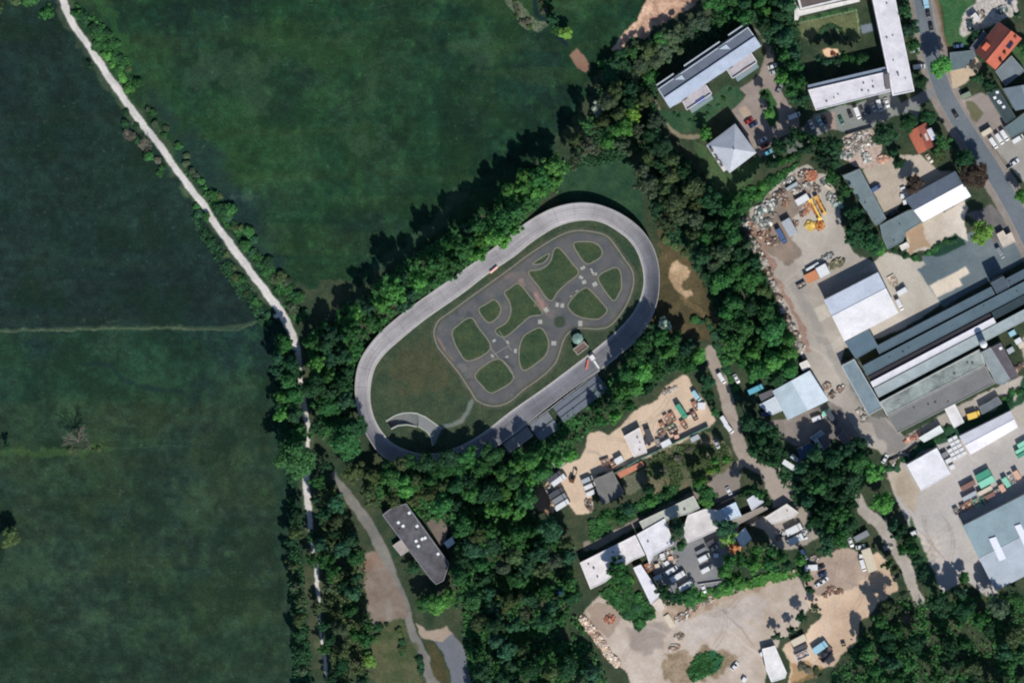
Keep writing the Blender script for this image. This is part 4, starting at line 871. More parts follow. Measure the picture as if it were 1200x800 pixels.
# club house lower left
flat('club_house', 'long dark-roofed club house with bright dome skylights beside the curved lane', 'club house', [(448, 603), (460, 594), (476, 589.5), (526.5, 660), (520, 680), (511, 684.5), (504, 677.5)], 4.6, (92, 90, 94), (140, 136, 130), par=.35, pcol=(138, 138, 140), skyl=9, vents=3, st=1, door=6, kind='stained')
flat('porch', 'small paved entrance porch on the lane side of the club house', 'porch', [(460, 639), (470, 632), (479, 645), (470, 651)], 2.4, (158, 148, 142), par=.1)
flat('shed', 'brown flat shed behind the club house', 'shed', [(500, 612), (514, 602), (524, 618), (522, 634), (517, 640)], 1.2, (110, 98, 90), par=.1)
flat('shed', 'tiny bright white hut behind the club house', 'hut', [(520, 636), (530, 628.5), (533, 636), (525, 642)], 2.6, (216, 218, 214), par=.05, kind='metal')
# nursery barn
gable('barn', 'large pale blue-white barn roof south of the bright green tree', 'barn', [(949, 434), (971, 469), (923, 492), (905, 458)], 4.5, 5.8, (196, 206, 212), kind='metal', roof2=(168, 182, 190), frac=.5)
flat('barn_wing', 'low pale wing on the west side of the blue-white barn', 'barn', [(889, 474.5), (905, 466), (908, 464), (917, 481), (904, 486.5)], 3.6, (188, 196, 202), par=.1, kind='metal')
flat('shed', 'dark flat shed beside a turquoise truck', 'shed', [(889, 463), (905, 456), (909, 462), (893, 471)], 2.8, (92, 90, 92), par=.1)
flat('shed', 'white square shed beside the bright green tree and yard road', 'shed', [(936.5, 426), (946, 421.5), (950, 429.5), (941, 435)], 3, (212, 206, 198), par=.1)
for (q, hh, c_, lb) in (([(949, 513), (962, 504), (967, 508), (953, 516)], 2.8, (150, 160, 162), 'pale blue-grey hut roof at the bottom of the nursery lot'),
    ([(934, 526), (950, 518), (955, 524), (948, 536), (938, 538)], 2.8, (64, 84, 104), 'dusky blue canopy roof under tree shade near white vans'),
    ([(953, 515), (958, 513), (966, 527), (962, 529)], 2.8, (196, 200, 204), 'narrow bright white hut strip near the shaded yard'),
    ([(960, 512), (970, 508), (974, 520), (966, 528)], 2.8, (112, 104, 104), 'brown-grey hut next to the bright white strip'),
    ([(980, 513), (989, 503), (998, 520), (996, 526)], 2.8, (116, 108, 108), 'brown-grey hut with a white vent near the shaded junction')):
    flat('hut', lb, 'hut', q, hh, c_, par=.08)
# lower right yard buildings
flat('shed', 'white U-shaped shed at the bottom edge of the gravel lot', 'shed', [(893, 760), (908, 756), (922, 788), (920, 794), (904, 799), (898, 785)], 3.2, (214, 210, 206), par=.15)
# infield hut, stands
x, y = R(677, 397, 3); root = empty('round_hut', (x, y, 0)); reg(root, 'round hut with pale green conical roof on the track infield', 'hut')
b = MB(); b.cyl((x, y, 0), (x, y, 2.6), 1.9, 1.9, mat('wall', (150, 150, 140), 'hut_wall'), 12); b.build('wall', root, (x, y, 0))
b = MB(); b.cyl((x, y, 2.6), (x, y, 3.6), 2.5, .1, mat('paint', (112, 138, 126), 'copper_green'), 8); b.build('roof', root, (x, y, 0))
flat('judges_stand', 'small brown-decked judges stand with white rim on the track infield', 'stand', [(671.5, 409), (684, 399.5), (690, 406), (677, 416)], 2.6, (112, 92, 84), par=.5, pcol=(168, 160, 146), door=0)
flat('start_box', 'white start box beside the home straight of the cycle track', 'box', [(690, 418), (694.5, 415), (698, 420), (693.5, 423)], 2.4, (218, 216, 212), par=0)
for i, (x0, y0, x1, y1, c_, nm, lb) in enumerate([(689.5, 421, 687, 432.5, (214, 120, 108), 'banner', 'red and white banner board lying across the home straight'), (696, 422, 702, 431, (208, 212, 210), 'ramp_board', 'pale pointed ramp board on the outer edge of the home straight'), (574.5, 319.5, 583, 312.5, (222, 168, 156), 'advert_board', 'pink and white advertising board on the north edge of the infield')]):
    A, B_ = G(x0, y0), G(x1, y1); l = math.dist(A, B_); ang = math.atan2(B_[1]-A[1], B_[0]-A[0]); cx, cy = (A[0]+B_[0])/2, (A[1]+B_[1])/2
    root = empty(nm, (cx, cy, 0)); reg(root, lb, 'board'); b = MB()
    b.box((cx, cy, 1.2), (l, .9, .12), mat('plain', c_, nm), ang, tilt=(.35, 0)); b.build('panel', root, (cx, cy, 0))
    for sgn in (-1, 1): b = MB(); b.box((cx+math.cos(ang)*l*.4*sgn, cy+math.sin(ang)*l*.4*sgn, .6), (.12, .5, 1.2), WH, ang); b.build('post', root, (cx, cy, 0))
def bench_rows(name, label, a, c_, depth, rows, h0, step, colr):
    A, B_ = Vector(G(*a)), Vector(G(*c_)); d = (B_-A).normalized(); nn = Vector((d.y, -d.x)); cx, cy = (A+B_)/2
    root = empty(name, (cx, cy, 0)); reg(root, label, 'grandstand'); rl = (cx, cy, 0); l = (B_-A).length; ang = math.atan2(d.y, d.x)
    for k in range(rows):
        p = (A+B_)/2+nn*(k+.5)*depth*S/rows; w = depth*S/rows; b = MB(); hh = h0+step*k
        b.box((p.x, p.y, hh/2), (l, w*.98, hh), mat('concrete', colr, 'step_concrete'), ang); b.build('step', root, rl)
        if rows > 3: b = MB(); b.box((p.x, p.y, hh+.3), (l*.96, w*.4, .1), mat('wood', (176, 172, 164), 'bench_slat'), ang); b.build('bench', root, rl)
bench_rows('grandstand', 'stepped bench terrace at the lower end of the home straight', (589, 520), (618, 499), 13, 6, .5, .35, (110, 112, 116))
bench_rows('grandstand', 'grey concrete spectator platform beside the bench terrace', (619.5, 497.5), (642, 481.5), 24, 2, .8, .5, (108, 112, 116))
bench_rows('grandstand', 'long shaded concrete terrace along the home straight under trees', (648, 477), (700, 438), 22, 3, .8, .45, (100, 106, 114))
def fence(label, pts, hgt, colr, w=.12, name='fence', cat='fence', closed=False, posts=True, top=None):
    Q = [G(*p) for p in pts]; root = empty(name, (*Q[0], 0)); reg(root, label, cat, '', None, pts[0][0]); rl = (*Q[0], 0)
    b = MB(); m_ = mat('paint', colr, name+'_panel')
    for p, q in zip(Q[:-1], Q[1:]):
        l = math.dist(p, q); b.box(((p[0]+q[0])/2, (p[1]+q[1])/2, hgt/2+.05), (l, w, hgt-.1), m_, math.atan2(q[1]-p[1], q[0]-p[0]))
    b.build('panel', root, rl)
    cnt = 0
    for p, q in zip(Q[:-1], Q[1:]):
        k = max(1, int(math.dist(p, q)//6))
        for i in range(k):
            if cnt > 60: break
            b = MB(); b.box((p[0]+(q[0]-p[0])*i/k, p[1]+(q[1]-p[1])*i/k, hgt/2), (w+.06, w+.06, hgt), m_); b.build('post', root, rl); cnt += 1
fence('low dark barrier with pale top rail between the home straight and the stands', [(586.5, 519.5), (645, 478), (704, 432.5), (724, 417.5)], 1.3, (150, 152, 152), .3, 'barrier', 'barrier')
fence('green-grey fence wall dividing the sand yard from the overgrown plot', [(718, 555), (750, 537), (790, 518), (830, 499)], 2.4, (86, 122, 108), .5)
fence('dark wall between the residents parking and the rubble yard', [(992, 157.5), (1022, 149)], 1.8, (90, 92, 90), .3, 'wall', 'wall')
fence('dark boundary fence east of the long slate warehouse', [(1007.5, 199), (1038, 255)], 2.0, (60, 60, 60), .15)
fence('pale wall around the white vans forecourt by the street', [(1164, 174), (1180, 198), (1186, 194)], 1.8, (150, 146, 140), .25, 'wall', 'wall')
fence('thin fence along the container yard hedge above the square hall', [(1040, 540), (1060, 532), (1075, 520)], 1.6, (110, 96, 84), .15)
fence('white rail fence along the bottom of the vans courtyard', [(818, 684), (846, 680), (848, 665)], 1.1, (196, 192, 188), .15)
fence('clipped pale hedge wall closing the garden court', [(884.5, 59), (887, 56)], 1.0, (80, 92, 60), .5, 'garden_wall', 'wall')
fence('long dark wall on the south side of the lower dirt yard sheds', [(866, 619), (898, 602), (912, 596)], 2.2, (70, 60, 56), .3, 'wall', 'wall')
fence('dark brown wall along the dirt lane behind the white workshops', [(826, 597), (862, 580), (880, 572)], 2.2, (60, 56, 54), .3, 'wall', 'wall')
fence('fence line along the right side of the concrete yard beside the huge hall', [(1121, 598), (1128, 616)], 2, (120, 116, 108), .15)
# ================================================================ VEHICLES, CONTAINERS, HEAPS
OP = mat('objpaint'); GL = mat('glass', (24, 28, 34), 'car_glass'); TY = mat('plain', (26, 26, 28), 'tyre'); RM = mat('paint', (140, 142, 146), 'rim'); TL = mat('paint', (150, 20, 18), 'tail_lamp'); HLm = mat('glass', (220, 222, 220), 'head_lamp')
def ext(b, prof, w, m_, y0=None):
    """extrude an xz profile across the width, tumblehome free"""
    n = len(prof)
    for s in (-1, 1):
        f = [(x, s*w/2, z) for x, z in prof]; b.face(f if s < 0 else f[::-1], m_)
    for i in range(n):
        p, q = prof[i], prof[(i+1) % n]; b.face([(p[0], -w/2, p[1]), (p[0], w/2, p[1]), (q[0], w/2, q[1]), (q[0], -w/2, q[1])], m_)
def loft(b, secs, m_):
    """secs: list of (x, halfw, z0, z1) cross-sections -> rounded box hull"""
    def ring(x, hw, z0, z1): 
        c = min(.12, (z1-z0)*.3); return [(x, -hw, z0), (x, hw, z0), (x, hw, z1-c), (x, hw-c*1.3, z1), (x, -hw+c*1.3, z1), (x, -hw, z1-c)]
    Rr = [ring(*s) for s in secs]
    for a, c_ in zip(Rr[:-1], Rr[1:]):
        for i in range(6): j = (i+1) % 6; b.face([a[i], c_[i], c_[j], a[j]][::-1], m_)
    b.face(Rr[0], m_); b.face(Rr[-1][::-1], m_)
def wheels(root, L, w, r=.32):
    for x in (-L*.3, L*.31):
        for s in (-1, 1):
            b = MB(); b.cyl((x, s*(w/2-.2), r), (x, s*(w/2+.01), r), r, r, TY, 12); b.cyl((x, s*(w/2+.01), r), (x, s*(w/2+.03), r), r*.6, r*.55, RM, 10)
            kids(root, b.build('wheel', root))
def proto_car():
    r = empty('parked_car', (0, 0, 0))
    b = MB(); loft(b, [(-2.15, .72, .35, .85), (-1.9, .86, .25, .93), (-1.2, .89, .22, .97), (.6, .89, .22, .95), (1.4, .87, .24, .88), (1.95, .78, .28, .76), (2.12, .62, .35, .65)], OP); o = b.build('body', r)
    b = MB(); loft(b, [(-1.75, .68, .9, .98), (-1.25, .7, .9, 1.36), (-.3, .68, .9, 1.43), (.25, .68, .9, 1.38), (1.0, .72, .9, .96)], GL); g_ = b.build('windows', r)
    b = MB(); loft(b, [(-1.15, .58, 1.34, 1.43), (-.9, .62, 1.34, 1.47), (-.1, .62, 1.34, 1.47), (.2, .56, 1.33, 1.42)], OP); t = b.build('roof', r)
    kids(r, o, g_, t); wheels(r, 4.3, 1.72)
    for s in (-1, 1):
        b = MB(); b.box((1.98, s*.58, .66), (.22, .3, .12), HLm); kids(r, b.build('headlight', r))
        b = MB(); b.box((-2.1, s*.6, .76), (.08, .22, .12), TL); kids(r, b.build('tail_light', r))
    return r
def proto_van():
    r = empty('parked_van', (0, 0, 0))
    b = MB(); loft(b, [(-2.7, .9, .35, 2.1), (-2.6, .96, .3, 2.25), (1.0, .96, .3, 2.25), (1.35, .94, .3, 2.1), (2.0, .92, .3, 1.25), (2.6, .86, .32, 1.0), (2.7, .7, .4, .8)], OP); o = b.build('body', r)
    b = MB(); ext(b, [(1.33, 2.14), (1.38, 2.16), (2.06, 1.3), (2.0, 1.26)], 1.6, GL); g_ = b.build('windscreen', r)
    kids(r, o, g_)
    for s in (-1, 1): b = MB(); b.box((1.15, s*.96, 1.6), (.8, .04, .5), GL); kids(r, b.build('side_window', r))
    wheels(r, 5.4, 1.85, .36)
    return r
def proto_truck():
    r = empty('box_truck', (0, 0, 0))
    b = MB(); loft(b, [(1.9, 1.1, .5, 2.5), (2.1, 1.15, .45, 2.6), (3.2, 1.15, .45, 2.55), (3.6, 1.1, .5, 1.7), (3.65, 1.05, .55, 1.5)], OP); o = b.build('cab', r)
    b = MB(); ext(b, [(3.24, 2.5), (3.3, 2.52), (3.66, 1.72), (3.6, 1.7)], 1.9, GL); g_ = b.build('windscreen', r)
    b = MB(); b.box((-.95, 0, 1.95), (5.3, 2.3, 2.3), OP); bx = b.build('cargo_box', r)
    b = MB(); b.box((-.1, 0, .65), (6.6, .9, .25), DK); fr = b.build('chassis', r)
    kids(r, o, g_, bx, fr); wheels(r, 7.2, 2.2, .45); return r
def proto_container():
    r = empty('shipping_container', (0, 0, 0)); L, w, h_ = 6.0, 2.4, 2.5
    b = MB(); b.box((0, 0, h_/2+.05), (L-.1, w-.1, h_-.1), OP)
    for i in range(18): x = -L/2+.35+i*(L-.7)/17; b.box((x, 0, h_-.01), (.13, w-.2, .06), OP); b.box((x, 0, h_/2), (.13, w-.03, h_-.3), OP)
    o = b.build('shell', r)
    b = MB()
    for sx in (-1, 1):
        for sy in (-1, 1): b.box((sx*(L/2-.08), sy*(w/2-.08), h_/2+.03), (.16, .16, h_+.06), OP)
    for sy in (-1, 1): b.box((0, sy*(w/2-.06), h_+.0), (L, .12, .12), OP)
    f = b.build('frame', r); b = MB()
    for sy in (-1, 1): b.box((-L/2+.0, sy*.58, h_/2), (.1, 1.1, h_-.3), OP)
    d = b.build('door', r); kids(r, o, f, d); return r
def proto_skip():
    r = empty('skip_container', (0, 0, 0)); L, w, h_ = 4.2, 2.1, 1.5
    b = MB(); t = .1
    P = [(-L/2, -w/2), (L/2, -w/2), (L/2, w/2), (-L/2, w/2)]; Bt = [(-L/2+.5, -w/2+.15), (L/2-.5, -w/2+.15), (L/2-.5, w/2-.15), (-L/2+.5, w/2-.15)]
    for i in range(4):
        j = (i+1) % 4; b.face([(*Bt[i], .1), (*Bt[j], .1), (*P[j], h_), (*P[i], h_)], OP)
        Pi = [(x*.93, y*.9) for x, y in P]; Bi = [(x*.93, y*.9) for x, y in Bt]
        b.face([(*P[i], h_), (*P[j], h_), (*Pi[j], h_), (*Pi[i], h_)], OP); b.face([(*Bi[j], .3), (*Bi[i], .3), (*Pi[i], h_), (*Pi[j], h_)], OP)
    b.face([(*p, .1) for p in Bt][::-1], OP); o = b.build('tub', r)
    b = MB(); rr = random.Random(3)
    for i in range(24): 
        g = rr.uniform(.2, .6); b.box((rr.uniform(-1.5, 1.5), rr.uniform(-.7, .7), rr.uniform(.6, 1.15)), (rr.uniform(.3, 1.2), rr.uniform(.2, .5), .25), mat('scrap'), rr.uniform(0, 3), (g, g*.8, g*.65), (rr.uniform(-.4, .4), 0))
    c_ = b.build('load', r); b = MB()
    for s in (-1, 1): b.cyl((-.9, s*(w/2+.06), .9), (.9, s*(w/2+.06), .9), .06, .06, DK, 6)
    d = b.build('lifting_bar', r); kids(r, o, c_, d); return r
def proto_crate():
    r = empty('storage_crate', (0, 0, 0)); b = MB(); b.box((0, 0, .75), (2.0, 1.6, 1.3), OP); o = b.build('box', r)
    b = MB(); b.box((0, 0, 1.45), (2.1, 1.7, .12), OP); l = b.build('lid', r)
    b = MB()
    for s in (-.7, 0, .7): b.box((s, 0, .05), (.14, 1.6, .1), mat('wood', (130, 110, 84), 'pallet_wood'))
    p = b.build('pallet', r); kids(r, o, l, p); return r
PROTO = {'car': (proto_car, (4.3, 1.78, 1.45), 'car'), 'van': (proto_van, (5.4, 1.92, 2.25), 'van'), 'truck': (proto_truck, (7.2, 2.3, 3.1), 'truck'), 'box': (proto_container, (6.0, 2.4, 2.5), 'container'), 'skip': (proto_skip, (4.2, 2.1, 1.5), 'skip'), 'crate': (proto_crate, (2.1, 1.7, 1.5), 'crate')}
PR = {}; USED = set()
CN = {'white': (205, 206, 206), 'black': (34, 36, 42), 'grey': (120, 124, 128), 'silver': (160, 166, 170), 'red': (140, 42, 42), 'dark blue': (40, 58, 92), 'blue': (66, 88, 124), 'pale blue': (142, 182, 196), 'turquoise': (90, 158, 176), 'green': (62, 140, 112), 'pale green': (132, 196, 168), 'dark green': (40, 92, 70), 'orange': (186, 122, 84), 'salmon': (206, 164, 140), 'brown': (124, 92, 84), 'beige': (196, 184, 162), 'yellow': (220, 184, 84), 'dark grey': (66, 68, 74), 'dark red': (110, 46, 50)}
KW = {'car': 'parked car', 'van': 'parked van', 'truck': 'box truck', 'box': 'metal container', 'skip': 'open skip', 'crate': 'storage crate'}
def put(kind, px, py, ang, col, place, L=None, W=None, Hh=None, word=None, group=None, extra=''):
    if kind not in PR: PR[kind] = PROTO[kind][0]()
    p = PR[kind]; dims = PROTO[kind][1]
    o = p if kind not in USED else copy_tree(p); USED.add(kind)
    sc_ = ((L*S/dims[0]) if L else 1, (W*S/dims[1]) if W else 1, (Hh/dims[2]) if Hh else 1)
    x, y = G(px, py); o.location = (x, y, .004); o.rotation_euler = (0, 0, math.radians(ang)); o.scale = sc_
    c = (*alb(CN[col]), 1)
    for ch in CH[o.name]:
        ch.color = c; kids_ = CH.get(ch.name, [])
        for g_ in kids_: g_.color = c
    reg(o, (extra+' ' if extra else '')+col+' '+(word or KW[kind]), PROTO[kind][2], place, group or (KW[kind]+'s'), px)
    return o
PL1, PL2, PL3 = 'in the estate parking lot', 'in the parking row under the white-roofed wing', 'on the street past the long white block'
for a in [('car', 877.5, 141.5, 32, 'red'), ('car', 883, 146, 32, 'dark blue'), ('car', 893.5, 164, 32, 'white'), ('car', 896.5, 171, 30, 'dark red'), ('car', 899.5, 178.5, 25, 'turquoise'), ('van', 930.7, 135.5, 22, 'white'), ('car', 905.5, 77.5, 20, 'white'), ('car', 907.5, 84, 20, 'silver'), ('car', 913, 104, 60, 'grey'), ('car', 904, 185, 25, 'silver')]: put(*a, PL1)
for a in [('car', 951, 146, -66, 'white'), ('car', 960.5, 142, -66, 'pale blue'), ('car', 966, 140, -66, 'black'), ('car', 986, 141.5, -66, 'dark green'), ('car', 996.5, 134.5, -68, 'black'), ('van', 1004.5, 132.5, -68, 'white'), ('car', 1010.5, 130, -68, 'dark grey'), ('car', 1017, 128.5, -68, 'dark blue'), ('car', 1024, 126, -68, 'silver'), ('van', 1030.6, 123.5, -72, 'white'), ('car', 1039.2, 120.5, -72, 'white')]: put(*a, PL2)
put('truck', 1084.3, 1, -80, 'pale blue', PL3, Hh=2.9)
for a in [('car', 1087.5, 16, -80, 'black'), ('car', 1091, 32, -80, 'black'), ('van', 1077, 78, 6, 'white'), ('car', 1119.8, 134.5, -58, 'black'), ('car', 1123, 54, 8, 'blue'), ('car', 1089, 186, -55, 'beige'), ('van', 1172, 296, -60, 'grey'), ('car', 1072, 59, 8, 'silver')]: put(*a, PL3)
PF = 'on the walled forecourt by the street'
for a in [('van', 1164, 167.5, -57, 'white'), ('van', 1171, 162.7, -57, 'white'), ('van', 1177, 158.5, -57, 'white'), ('van', 1192.5, 162.5, 32, 'white'), ('car', 1189, 190, 35, 'white')]: put(*a, PF)
put('box', 1156, 154.5, 31, 'beige', 'beside the street forecourt vans', L=13, W=6, Hh=2.6)
put('van', 1025.6, 220.5, 32, 'blue', 'in the beige yard beside the slate warehouse'); put('car', 1047, 249, 30, 'dark grey', 'in the beige yard beside the slate warehouse')
PS = 'in the scrapyard'
put('box', 940, 233.5, 31, 'white', PS, L=16, W=8); put('box', 925, 266, -60, 'silver', PS, L=21, W=11, Hh=3, word='cabin roof'); put('truck', 915.5, 276, -60, 'blue', PS, Hh=2.6)
put('box', 928, 218, 31, 'silver', PS, L=15, W=4, Hh=2.2, extra='narrow'); put('box', 970, 219, -35, 'beige', PS, L=9, W=3, Hh=1.5, extra='small')
put('box', 960.5, 315, 30, 'dark grey', 'beside the orange and white cabins', L=22, W=4, Hh=2.2); put('box', 951, 323.5, 26, 'orange', 'north of the large white hall', L=15, W=11, Hh=2.7, word='cabin'); put('box', 964, 316.5, 28, 'white', 'north of the large white hall', L=13, W=13, Hh=2.9, word='cabin')
put('box', 952, 312, 30, 'white', 'beside the orange and white cabins', L=17, W=2.6, Hh=1.6, extra='slim')
put('skip', 939, 334, 30, 'grey', 'beside the orange and white cabins')
PH = 'at the east corner of the large white hall'
put('box', 1057, 341, 31, 'white', PH, L=12, W=6); put('van', 1054, 356.5, -63, 'white', PH)
put('skip', 1046.5, 329, -60, 'beige', PH, L=14, W=9, Hh=.6, word='concrete bay')
PY = 'in the sand yard beside the track'
for a, k in [(('truck', 798.5, 481, -56, 'green'), {}), (('van', 816, 463, -52, 'pale blue'), {}), (('skip', 815, 475, -58, 'orange'), {}), (('skip', 813.5, 486.5, -60, 'dark red'), {}), (('crate', 822, 475, 0, 'white'), dict(L=9, W=8)), (('skip', 788, 488, -60, 'orange'), {}), (('skip', 781.5, 490.5, -60, 'salmon'), {}), (('skip', 777, 499.5, -60, 'orange'), {}), (('skip', 789, 504, 28, 'dark red'), {}), (('skip', 801.5, 497, -55, 'orange'), {}), (('skip', 785.5, 500, 28, 'green'), {}), (('box', 780.5, 518.5, 28, 'white'), dict(L=12, W=7)), (('skip', 771, 518, -80, 'white'), dict(L=8, W=4)), (('box', 760, 508, -70, 'dark grey'), dict(L=14, W=7)), (('box', 725.5, 538, 30, 'white'), dict(L=10, W=7)), (('skip', 709, 540, 20, 'salmon'), {}), (('skip', 718, 543, 30, 'orange'), {}), (('box', 814.5, 512.5, 28, 'silver'), dict(L=11, W=6, Hh=2.6)), (('crate', 793, 511, 10, 'salmon'), {}), (('crate', 808, 488, 20, 'beige'), {})]: put(*a, PY, **k)
PZ = 'at the west end of the sand yard'
for a in [('truck', 650, 557.5, 36, 'dark grey'), ('truck', 655, 561, 36, 'white'), ('truck', 652, 576, 32, 'dark grey'), ('truck', 655.5, 583, 32, 'grey'), ('truck', 659, 590, 32, 'white'), ('van', 688, 561, 24, 'silver'), ('van', 691, 568.5, 24, 'white'), ('van', 693.5, 576, 24, 'white')]: put(*a, PZ)
PG = 'on the lane east of the sand yard'
for a in [('van', 845.6, 442.5, -58, 'white'), ('van', 849, 493, -58, 'white'), ('van', 854, 501, -50, 'white'), ('car', 854.5, 575.5, -62, 'white'), ('car', 863, 443.5, -60, 'white'), ('truck', 885.6, 455, 25, 'turquoise'), ('car', 840, 520, -65, 'silver'), ('truck', 902, 482, 20, 'dark blue')]: put(*a, PG)
PN = 'near the shaded junction below the barn'
for a, k in [(('truck', 925.6, 544.5, -33, 'white'), dict(Hh=2.8)), (('van', 932.5, 537, -40, 'silver'), {}), (('box', 968.5, 482.5, 28, 'pale green'), dict(L=10, W=6)), (('truck', 974, 488, -55, 'dark grey'), {}), (('car', 971, 543, 60, 'grey'), {}), (('van', 958, 489, 20, 'white'), {}), (('car', 1037, 537, 60, 'white'), {}), (('van', 944, 526, 40, 'pale blue'), {})]: put(*a, PN, **k)
PC = 'in the courtyard between the white workshops'
for a, k in [(('van', 825, 652.5, 28, 'white'), dict(L=15, W=6)), (('box', 821.5, 644.5, 28, 'grey'), dict(L=13, W=4, Hh=1.8)), (('van', 828, 666, 28, 'white'), {}), (('van', 787, 667, 31, 'white'), {}), (('truck', 794.5, 674, 31, 'white'), dict(Hh=2.9)), (('truck', 804, 685, 31, 'white'), dict(Hh=3)), (('van', 772.5, 674.5, 28, 'silver'), {}), (('skip', 760.8, 663.5, -60, 'orange'), dict(L=10, W=9)), (('car', 824.5, 689, -70, 'white'), {}), (('box', 832.5, 634.5, 28, 'dark grey'), dict(L=12, W=5)), (('car', 836, 642, 30, 'beige'), {}), (('crate', 839, 650, 0, 'white'), {}), (('crate', 776, 650, 15, 'white'), {}), (('crate', 781, 659, 35, 'white'), {}), (('crate', 786, 653, 10, 'salmon'), {}), (('crate', 770, 662, 15, 'beige'), {})]: put(*a, PC, **k)
PE = 'beside the lane below the dirt junction'
for a, k in [(('truck', 930.6, 619, 27, 'white'), dict(L=21, W=8)), (('truck', 932.6, 631, 27, 'white'), dict(L=20, W=8, Hh=2.7)), (('car', 943, 626, -70, 'silver'), {}), (('car', 914, 628, 40, 'dark grey'), {})]: put(*a, PE, **k)
PD = 'in the dusty lower yard'
for a, k in [(('box', 950.5, 664, 3, 'white'), dict(L=15, W=7)), (('car', 960, 683, 38, 'white'), {}), (('car', 966, 679.5, 38, 'white'), {}), (('car', 964, 672, 25, 'dark blue'), {}), (('car', 961.5, 664, 25, 'black'), {}), (('van', 942, 649, -60, 'dark blue'), {}), (('box', 1009.5, 627, 28, 'grey'), dict(L=18, W=7)), (('box', 1018.5, 655, -71, 'beige'), dict(L=28, W=11, Hh=2.8)), (('van', 1011, 661.5, -72, 'white'), {}), (('car', 997, 635, -70, 'white'), {}), (('car', 1008.5, 640, 10, 'white'), {}), (('crate', 1009.5, 651, 0, 'white'), {}), (('skip', 988.5, 754, 10, 'dark grey'), dict(L=5, W=4))]: put(*a, PD, **k)
PB = 'in the sandy bay at the bottom edge'
for a, k in [(('box', 936, 749, 27, 'beige'), dict(L=18, W=8)), (('box', 938, 757.5, 22, 'dark grey'), dict(L=17, W=5, Hh=2.2)), (('skip', 940, 766.5, 25, 'white'), dict(L=17, W=8)), (('truck', 961, 757, 35, 'pale blue'), dict(L=19, W=8, Hh=2.7)), (('skip', 967.5, 765.5, 47, 'brown'), dict(L=19, W=8, Hh=1.7)), (('car', 861, 779.5, 50, 'white'), {}), (('crate', 872, 795.5, 60, 'white'), {}), (('crate', 893, 765, 45, 'white'), {}), (('crate', 784.5, 727, -60, 'beige'), dict(L=16, W=7, Hh=.8))]: put(*a, PB, **k)
PK = 'in the container yard at the right'
for a, k in [(('box', 1134, 568, 28, 'brown'), dict(L=18, W=6)), (('box', 1136, 580, 28, 'silver'), dict(L=18, W=5)), (('box', 1152, 555.5, 28, 'green'), dict(L=18, W=8)), (('box', 1156, 563.5, 28, 'pale green'), dict(L=19, W=8)), (('box', 1154, 574, 28, 'beige'), dict(L=18, W=5)), (('skip', 1136, 590.8, -60, 'orange'), dict(L=9, W=8)), (('skip', 1144.5, 588.3, -60, 'pale green'), dict(L=9, W=7)), (('skip', 1153, 586, -60, 'green'), dict(L=9, W=7)), (('skip', 1129, 594.5, -60, 'brown'), dict(L=9, W=7)), (('skip', 1120.5, 598, -60, 'grey'), dict(L=8, W=6)), (('skip', 1167.5, 576, 28, 'white'), {}), (('box', 1174, 571, -60, 'salmon'), dict(L=9, W=6)), (('box', 1179, 564, -60, 'pale green'), dict(L=12, W=6)), (('skip', 1185.5, 560.5, -60, 'white'), {}), (('box', 1191.5, 555.5, -60, 'salmon'), dict(L=11, W=6)), (('box', 1198, 519, 30, 'pale green'), dict(L=13, W=5)), (('box', 1196, 526, 30, 'pale green'), dict(L=14, W=4)), (('box', 1197, 531.5, 30, 'green'), dict(L=12, W=4)), (('box', 1160, 580, 28, 'brown'), dict(L=12, W=5, Hh=2))]: put(*a, PK, **k)
PW = 'between the square hall and the long white hall'
k_ = 0
for i in range(5):
    for j in range(3):
        x, y = 1108+j*5.5+i*2.6, 518+i*4.6-j*2.9
        if (i, j) in ((0, 0), (1, 0)): continue
        put('crate', x, y, 28, 'white', PW, L=5.5, W=4.2, Hh=1.4, word='wrapped pallet')
for a, k in [(('box', 1107, 532, 28, 'grey'), dict(L=7, W=6, Hh=2)), (('crate', 1111.5, 539, 28, 'white'), dict(L=8, W=5)), (('crate', 1115.5, 546.5, 28, 'white'), dict(L=6, W=5)), (('van', 1071, 623.5, 25, 'white'), dict(L=9, W=5)), (('truck', 1141, 485.5, 17, 'yellow'), dict(L=16, W=7, Hh=2.8))]: put(*a, PW if a[1] != 1071 else 'at the west edge of the concrete yard', **k)
for i, (x, y) in enumerate([(1058, 221), (1061, 225), (1063, 229), (1065, 233), (1057, 230), (1060, 237)]): put('crate', x, y, 20+i*17, 'white', 'beside the brownish tree', L=5.5, W=4, Hh=1.1, word='sack')
for i, (x, y, c_) in enumerate([(1193, 399, 'white'), (1197, 404, 'beige'), (1186, 390, 'pale blue'), (1184, 410, 'silver')]): put('crate', x, y, 30, c_, 'at the right edge near the silo', L=8, W=6)
